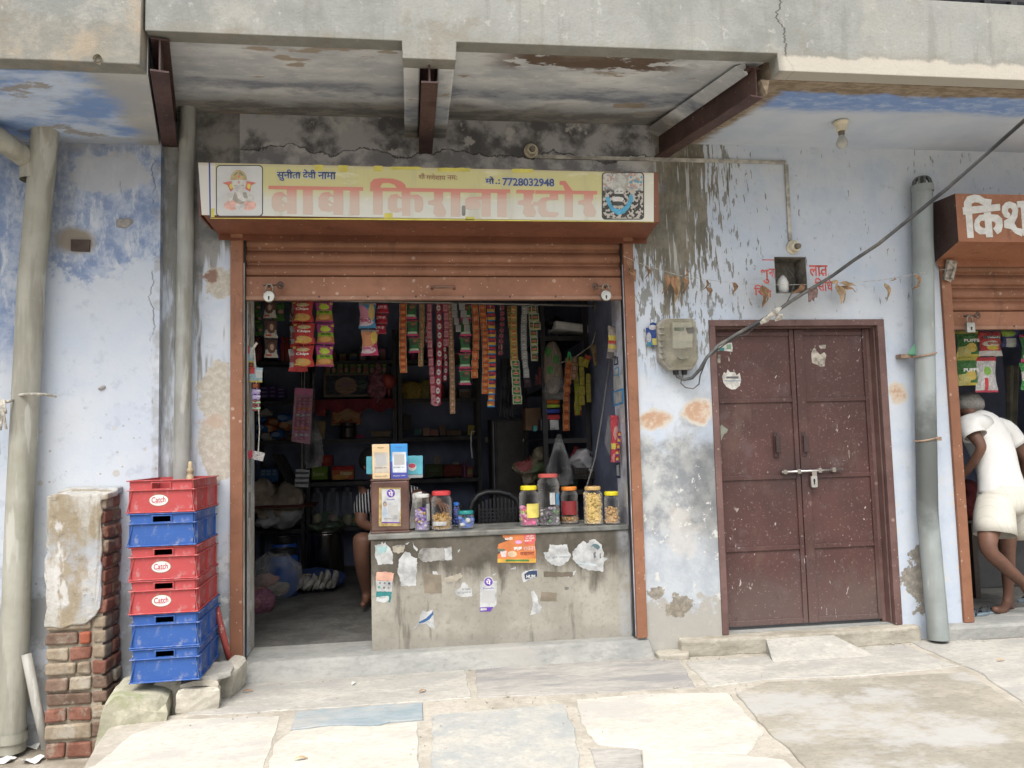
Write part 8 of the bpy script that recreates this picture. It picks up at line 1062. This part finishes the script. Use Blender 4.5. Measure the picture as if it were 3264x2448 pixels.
# the bent man
SK2 = mt("dark_brown_skin", (.135, .068, .046), .55, .15, 7, .06); GREYH = mt("grey_hair", (.23, .22, .20), .8, .2, 110, .6)
man = thing("person", "bent grey haired man in white vest and pale checked shorts at the far right shop", "person", (3.95, .15, .29)); W = lambda x, y, yy: at(2900 + x / 1.9505, 1200 + y / 1.9505, yy)
mn = {'pel': (W(575, 760, .16), .128), 'wst': (W(560, 600, .19), .100), 'chs': (W(505, 420, .27), .112), 'upc': (W(440, 300, .33), .080), 'nck': (W(385, 235, .38), .058), 'jaw': (W(352, 205, .44), .070), 'hed': (W(345, 185, .46), .088), 'shl': (W(352, 292, .24), .062), 'ell': (W(452, 440, .12), .036), 'fal': (W(395, 535, .20), .031), 'wrl': (W(322, 622, .30), .026), 'shr': (W(590, 330, .36), .066), 'elr': (W(715, 500, .34), .042), 'wrr': (W(700, 660, .55), .028),
    'hps': (W(600, 840, .22), .095), 'kns': (W(605, 1090, .22), .052), 'cfs': (W(612, 1200, .25), .047), 'ans': (W(612, 1400, .27), .030), 'hls': (W(625, 1452, .31), .038), 'tos': (W(575, 1458, .20), .032), 'tts': (W(520, 1448, .15), .022), 'hpf': (W(500, 850, .12), .098), 'knf': (W(480, 1080, .02), .054), 'cff': (W(580, 1170, .05), .048), 'anf': (W(712, 1290, .10), .036), 'tof': (W(760, 1385, .08), .030), 'ttf': (W(800, 1420, .03), .022)}
me_ = [('pel', 'wst'), ('wst', 'chs'), ('chs', 'upc'), ('upc', 'nck'), ('nck', 'jaw'), ('jaw', 'hed'), ('upc', 'shl'), ('shl', 'ell'), ('ell', 'fal'), ('fal', 'wrl'), ('upc', 'shr'), ('shr', 'elr'), ('elr', 'wrr'), ('pel', 'hps'), ('hps', 'kns'), ('kns', 'cfs'), ('cfs', 'ans'), ('ans', 'hls'), ('ans', 'tos'), ('tos', 'tts'), ('pel', 'hpf'), ('hpf', 'knf'), ('knf', 'cff'), ('cff', 'anf'), ('anf', 'tof'), ('tof', 'ttf')]
hand('L', mn, me_, 'wrl', mn['wrl'][0], (-.45, .35, -.8), (.6, .7, .1), 1.0, .5); hand('R', mn, me_, 'wrr', mn['wrr'][0], (-.1, .8, -.5), (1, 0, 0), 1.0, .4); skin("body", mn, me_, SK2, man, 'pel')
VEST = mt("white_cotton_vest", (.64, .64, .62), .9, .05, 5, .25); t = NT("pale_check_cotton", 'pos'); s = t.ma('FRACT', t.mul(t.add(t.x, t.mul(t.y, .6)), 26.)); s2_ = t.ma('FRACT', t.mul(t.z, 24.)); c = t.mix(t.mul(t.ma('GREATER_THAN', s, .84), .4), (.56, .54, .48), (.43, .42, .37)); c = t.mix(t.mul(t.ma('GREATER_THAN', s2_, .92), .2), c, (.42, .41, .36)); SHC = t.out(c, .9, 0, .15)
def loft(rings, n=28):
    """garment tube through elliptical rings: (centre, half width, half depth)"""
    m = MB(); cs = [Vector(r[0]) for r in rings]; vs = []
    for i, (c, a, b) in enumerate(rings):
        d = (cs[min(i + 1, len(cs) - 1)] - cs[max(i - 1, 0)]).normalized(); e1 = (Vector((0, 1, 0)).cross(d)).normalized(); e2 = d.cross(e1).normalized()
        vs += [cs[i] + e1 * a * math.cos(2 * math.pi * k / n) + e2 * b * math.sin(2 * math.pi * k / n) for k in range(n)]
    return m.add(vs, [[i * n + k, i * n + (k + 1) % n, (i + 1) * n + (k + 1) % n, (i + 1) * n + k] for i in range(len(rings) - 1) for k in range(n)])
def garment(name, tubes, mat, parent, seed=0):
    m = MB()
    for r in tubes: q = loft(r); m.add(q.v, q.f)
    
    from mathutils import noise as nz
    for p in m.v: f = nz.noise(Vector((p.x * 5 + p.z * 7, p.y * 5, p.z * 3.2 - p.x * 4 + seed))); p += Vector((p.x - 3.93, p.y - .2, 0)).normalized() * f * .016
    m.wobble(.006, 14, seed); o = m.build(name, mat, parent, smooth=True, sub=1); s = o.modifiers.new("solid", 'SOLIDIFY'); s.thickness = .003; return o
sl, sr_ = mn['shl'][0], mn['shr'][0]
garment("vest", [[(W(575, 738, .16), .160, .125), (W(572, 690, .165), .156, .122), (W(556, 600, .19), .138, .112), (W(524, 490, .23), .145, .120), (W(482, 390, .285), .156, .124), (W(446, 315, .325), .150, .118), (W(420, 270, .355), .118, .098), (W(402, 246, .375), .072, .070)],
    [(W(440, 310, .30), .09, .10), (sl, .085, .085), (sl.lerp(mn['ell'][0], .30), .076, .074), (sl.lerp(mn['ell'][0], .56), .078, .074)], [(W(500, 330, .35), .09, .10), (sr_, .085, .085), (sr_.lerp(mn['elr'][0], .30), .076, .074), (sr_.lerp(mn['elr'][0], .56), .078, .074)]], VEST, man, 3)
garment("shorts", [[(W(575, 690, .165), .150, .125), (W(577, 740, .16), .170, .142), (W(578, 800, .16), .172, .145), (W(580, 850, .16), .120, .11)], [(W(530, 770, .14), .105, .12), (W(522, 860, .11), .128, .125), (W(526, 985, .08), .126, .125)], [(W(635, 780, .19), .10, .12), (W(655, 860, .22), .118, .12), (W(690, 945, .25), .128, .13)]], SHC, man, 6)
hc = mn['hed'][0]; m = MB(); m.ball(hc + Vector((.018, -.016, .014)), (.096, .098, .086), 30, 22); m.wobble(.007, 22); m.wobble(.004, 75); m.build("hair", GREYH, man, smooth=True); face(man, hc + Vector((-.012, .018, -.02)), (-.72, .60, -.45), .088, SK2, GREYH)
# dim small goods that fill out the shelves
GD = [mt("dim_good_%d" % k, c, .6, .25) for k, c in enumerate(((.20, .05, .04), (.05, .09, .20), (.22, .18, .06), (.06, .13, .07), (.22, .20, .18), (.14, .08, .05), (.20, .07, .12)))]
rnd = random.Random(23)
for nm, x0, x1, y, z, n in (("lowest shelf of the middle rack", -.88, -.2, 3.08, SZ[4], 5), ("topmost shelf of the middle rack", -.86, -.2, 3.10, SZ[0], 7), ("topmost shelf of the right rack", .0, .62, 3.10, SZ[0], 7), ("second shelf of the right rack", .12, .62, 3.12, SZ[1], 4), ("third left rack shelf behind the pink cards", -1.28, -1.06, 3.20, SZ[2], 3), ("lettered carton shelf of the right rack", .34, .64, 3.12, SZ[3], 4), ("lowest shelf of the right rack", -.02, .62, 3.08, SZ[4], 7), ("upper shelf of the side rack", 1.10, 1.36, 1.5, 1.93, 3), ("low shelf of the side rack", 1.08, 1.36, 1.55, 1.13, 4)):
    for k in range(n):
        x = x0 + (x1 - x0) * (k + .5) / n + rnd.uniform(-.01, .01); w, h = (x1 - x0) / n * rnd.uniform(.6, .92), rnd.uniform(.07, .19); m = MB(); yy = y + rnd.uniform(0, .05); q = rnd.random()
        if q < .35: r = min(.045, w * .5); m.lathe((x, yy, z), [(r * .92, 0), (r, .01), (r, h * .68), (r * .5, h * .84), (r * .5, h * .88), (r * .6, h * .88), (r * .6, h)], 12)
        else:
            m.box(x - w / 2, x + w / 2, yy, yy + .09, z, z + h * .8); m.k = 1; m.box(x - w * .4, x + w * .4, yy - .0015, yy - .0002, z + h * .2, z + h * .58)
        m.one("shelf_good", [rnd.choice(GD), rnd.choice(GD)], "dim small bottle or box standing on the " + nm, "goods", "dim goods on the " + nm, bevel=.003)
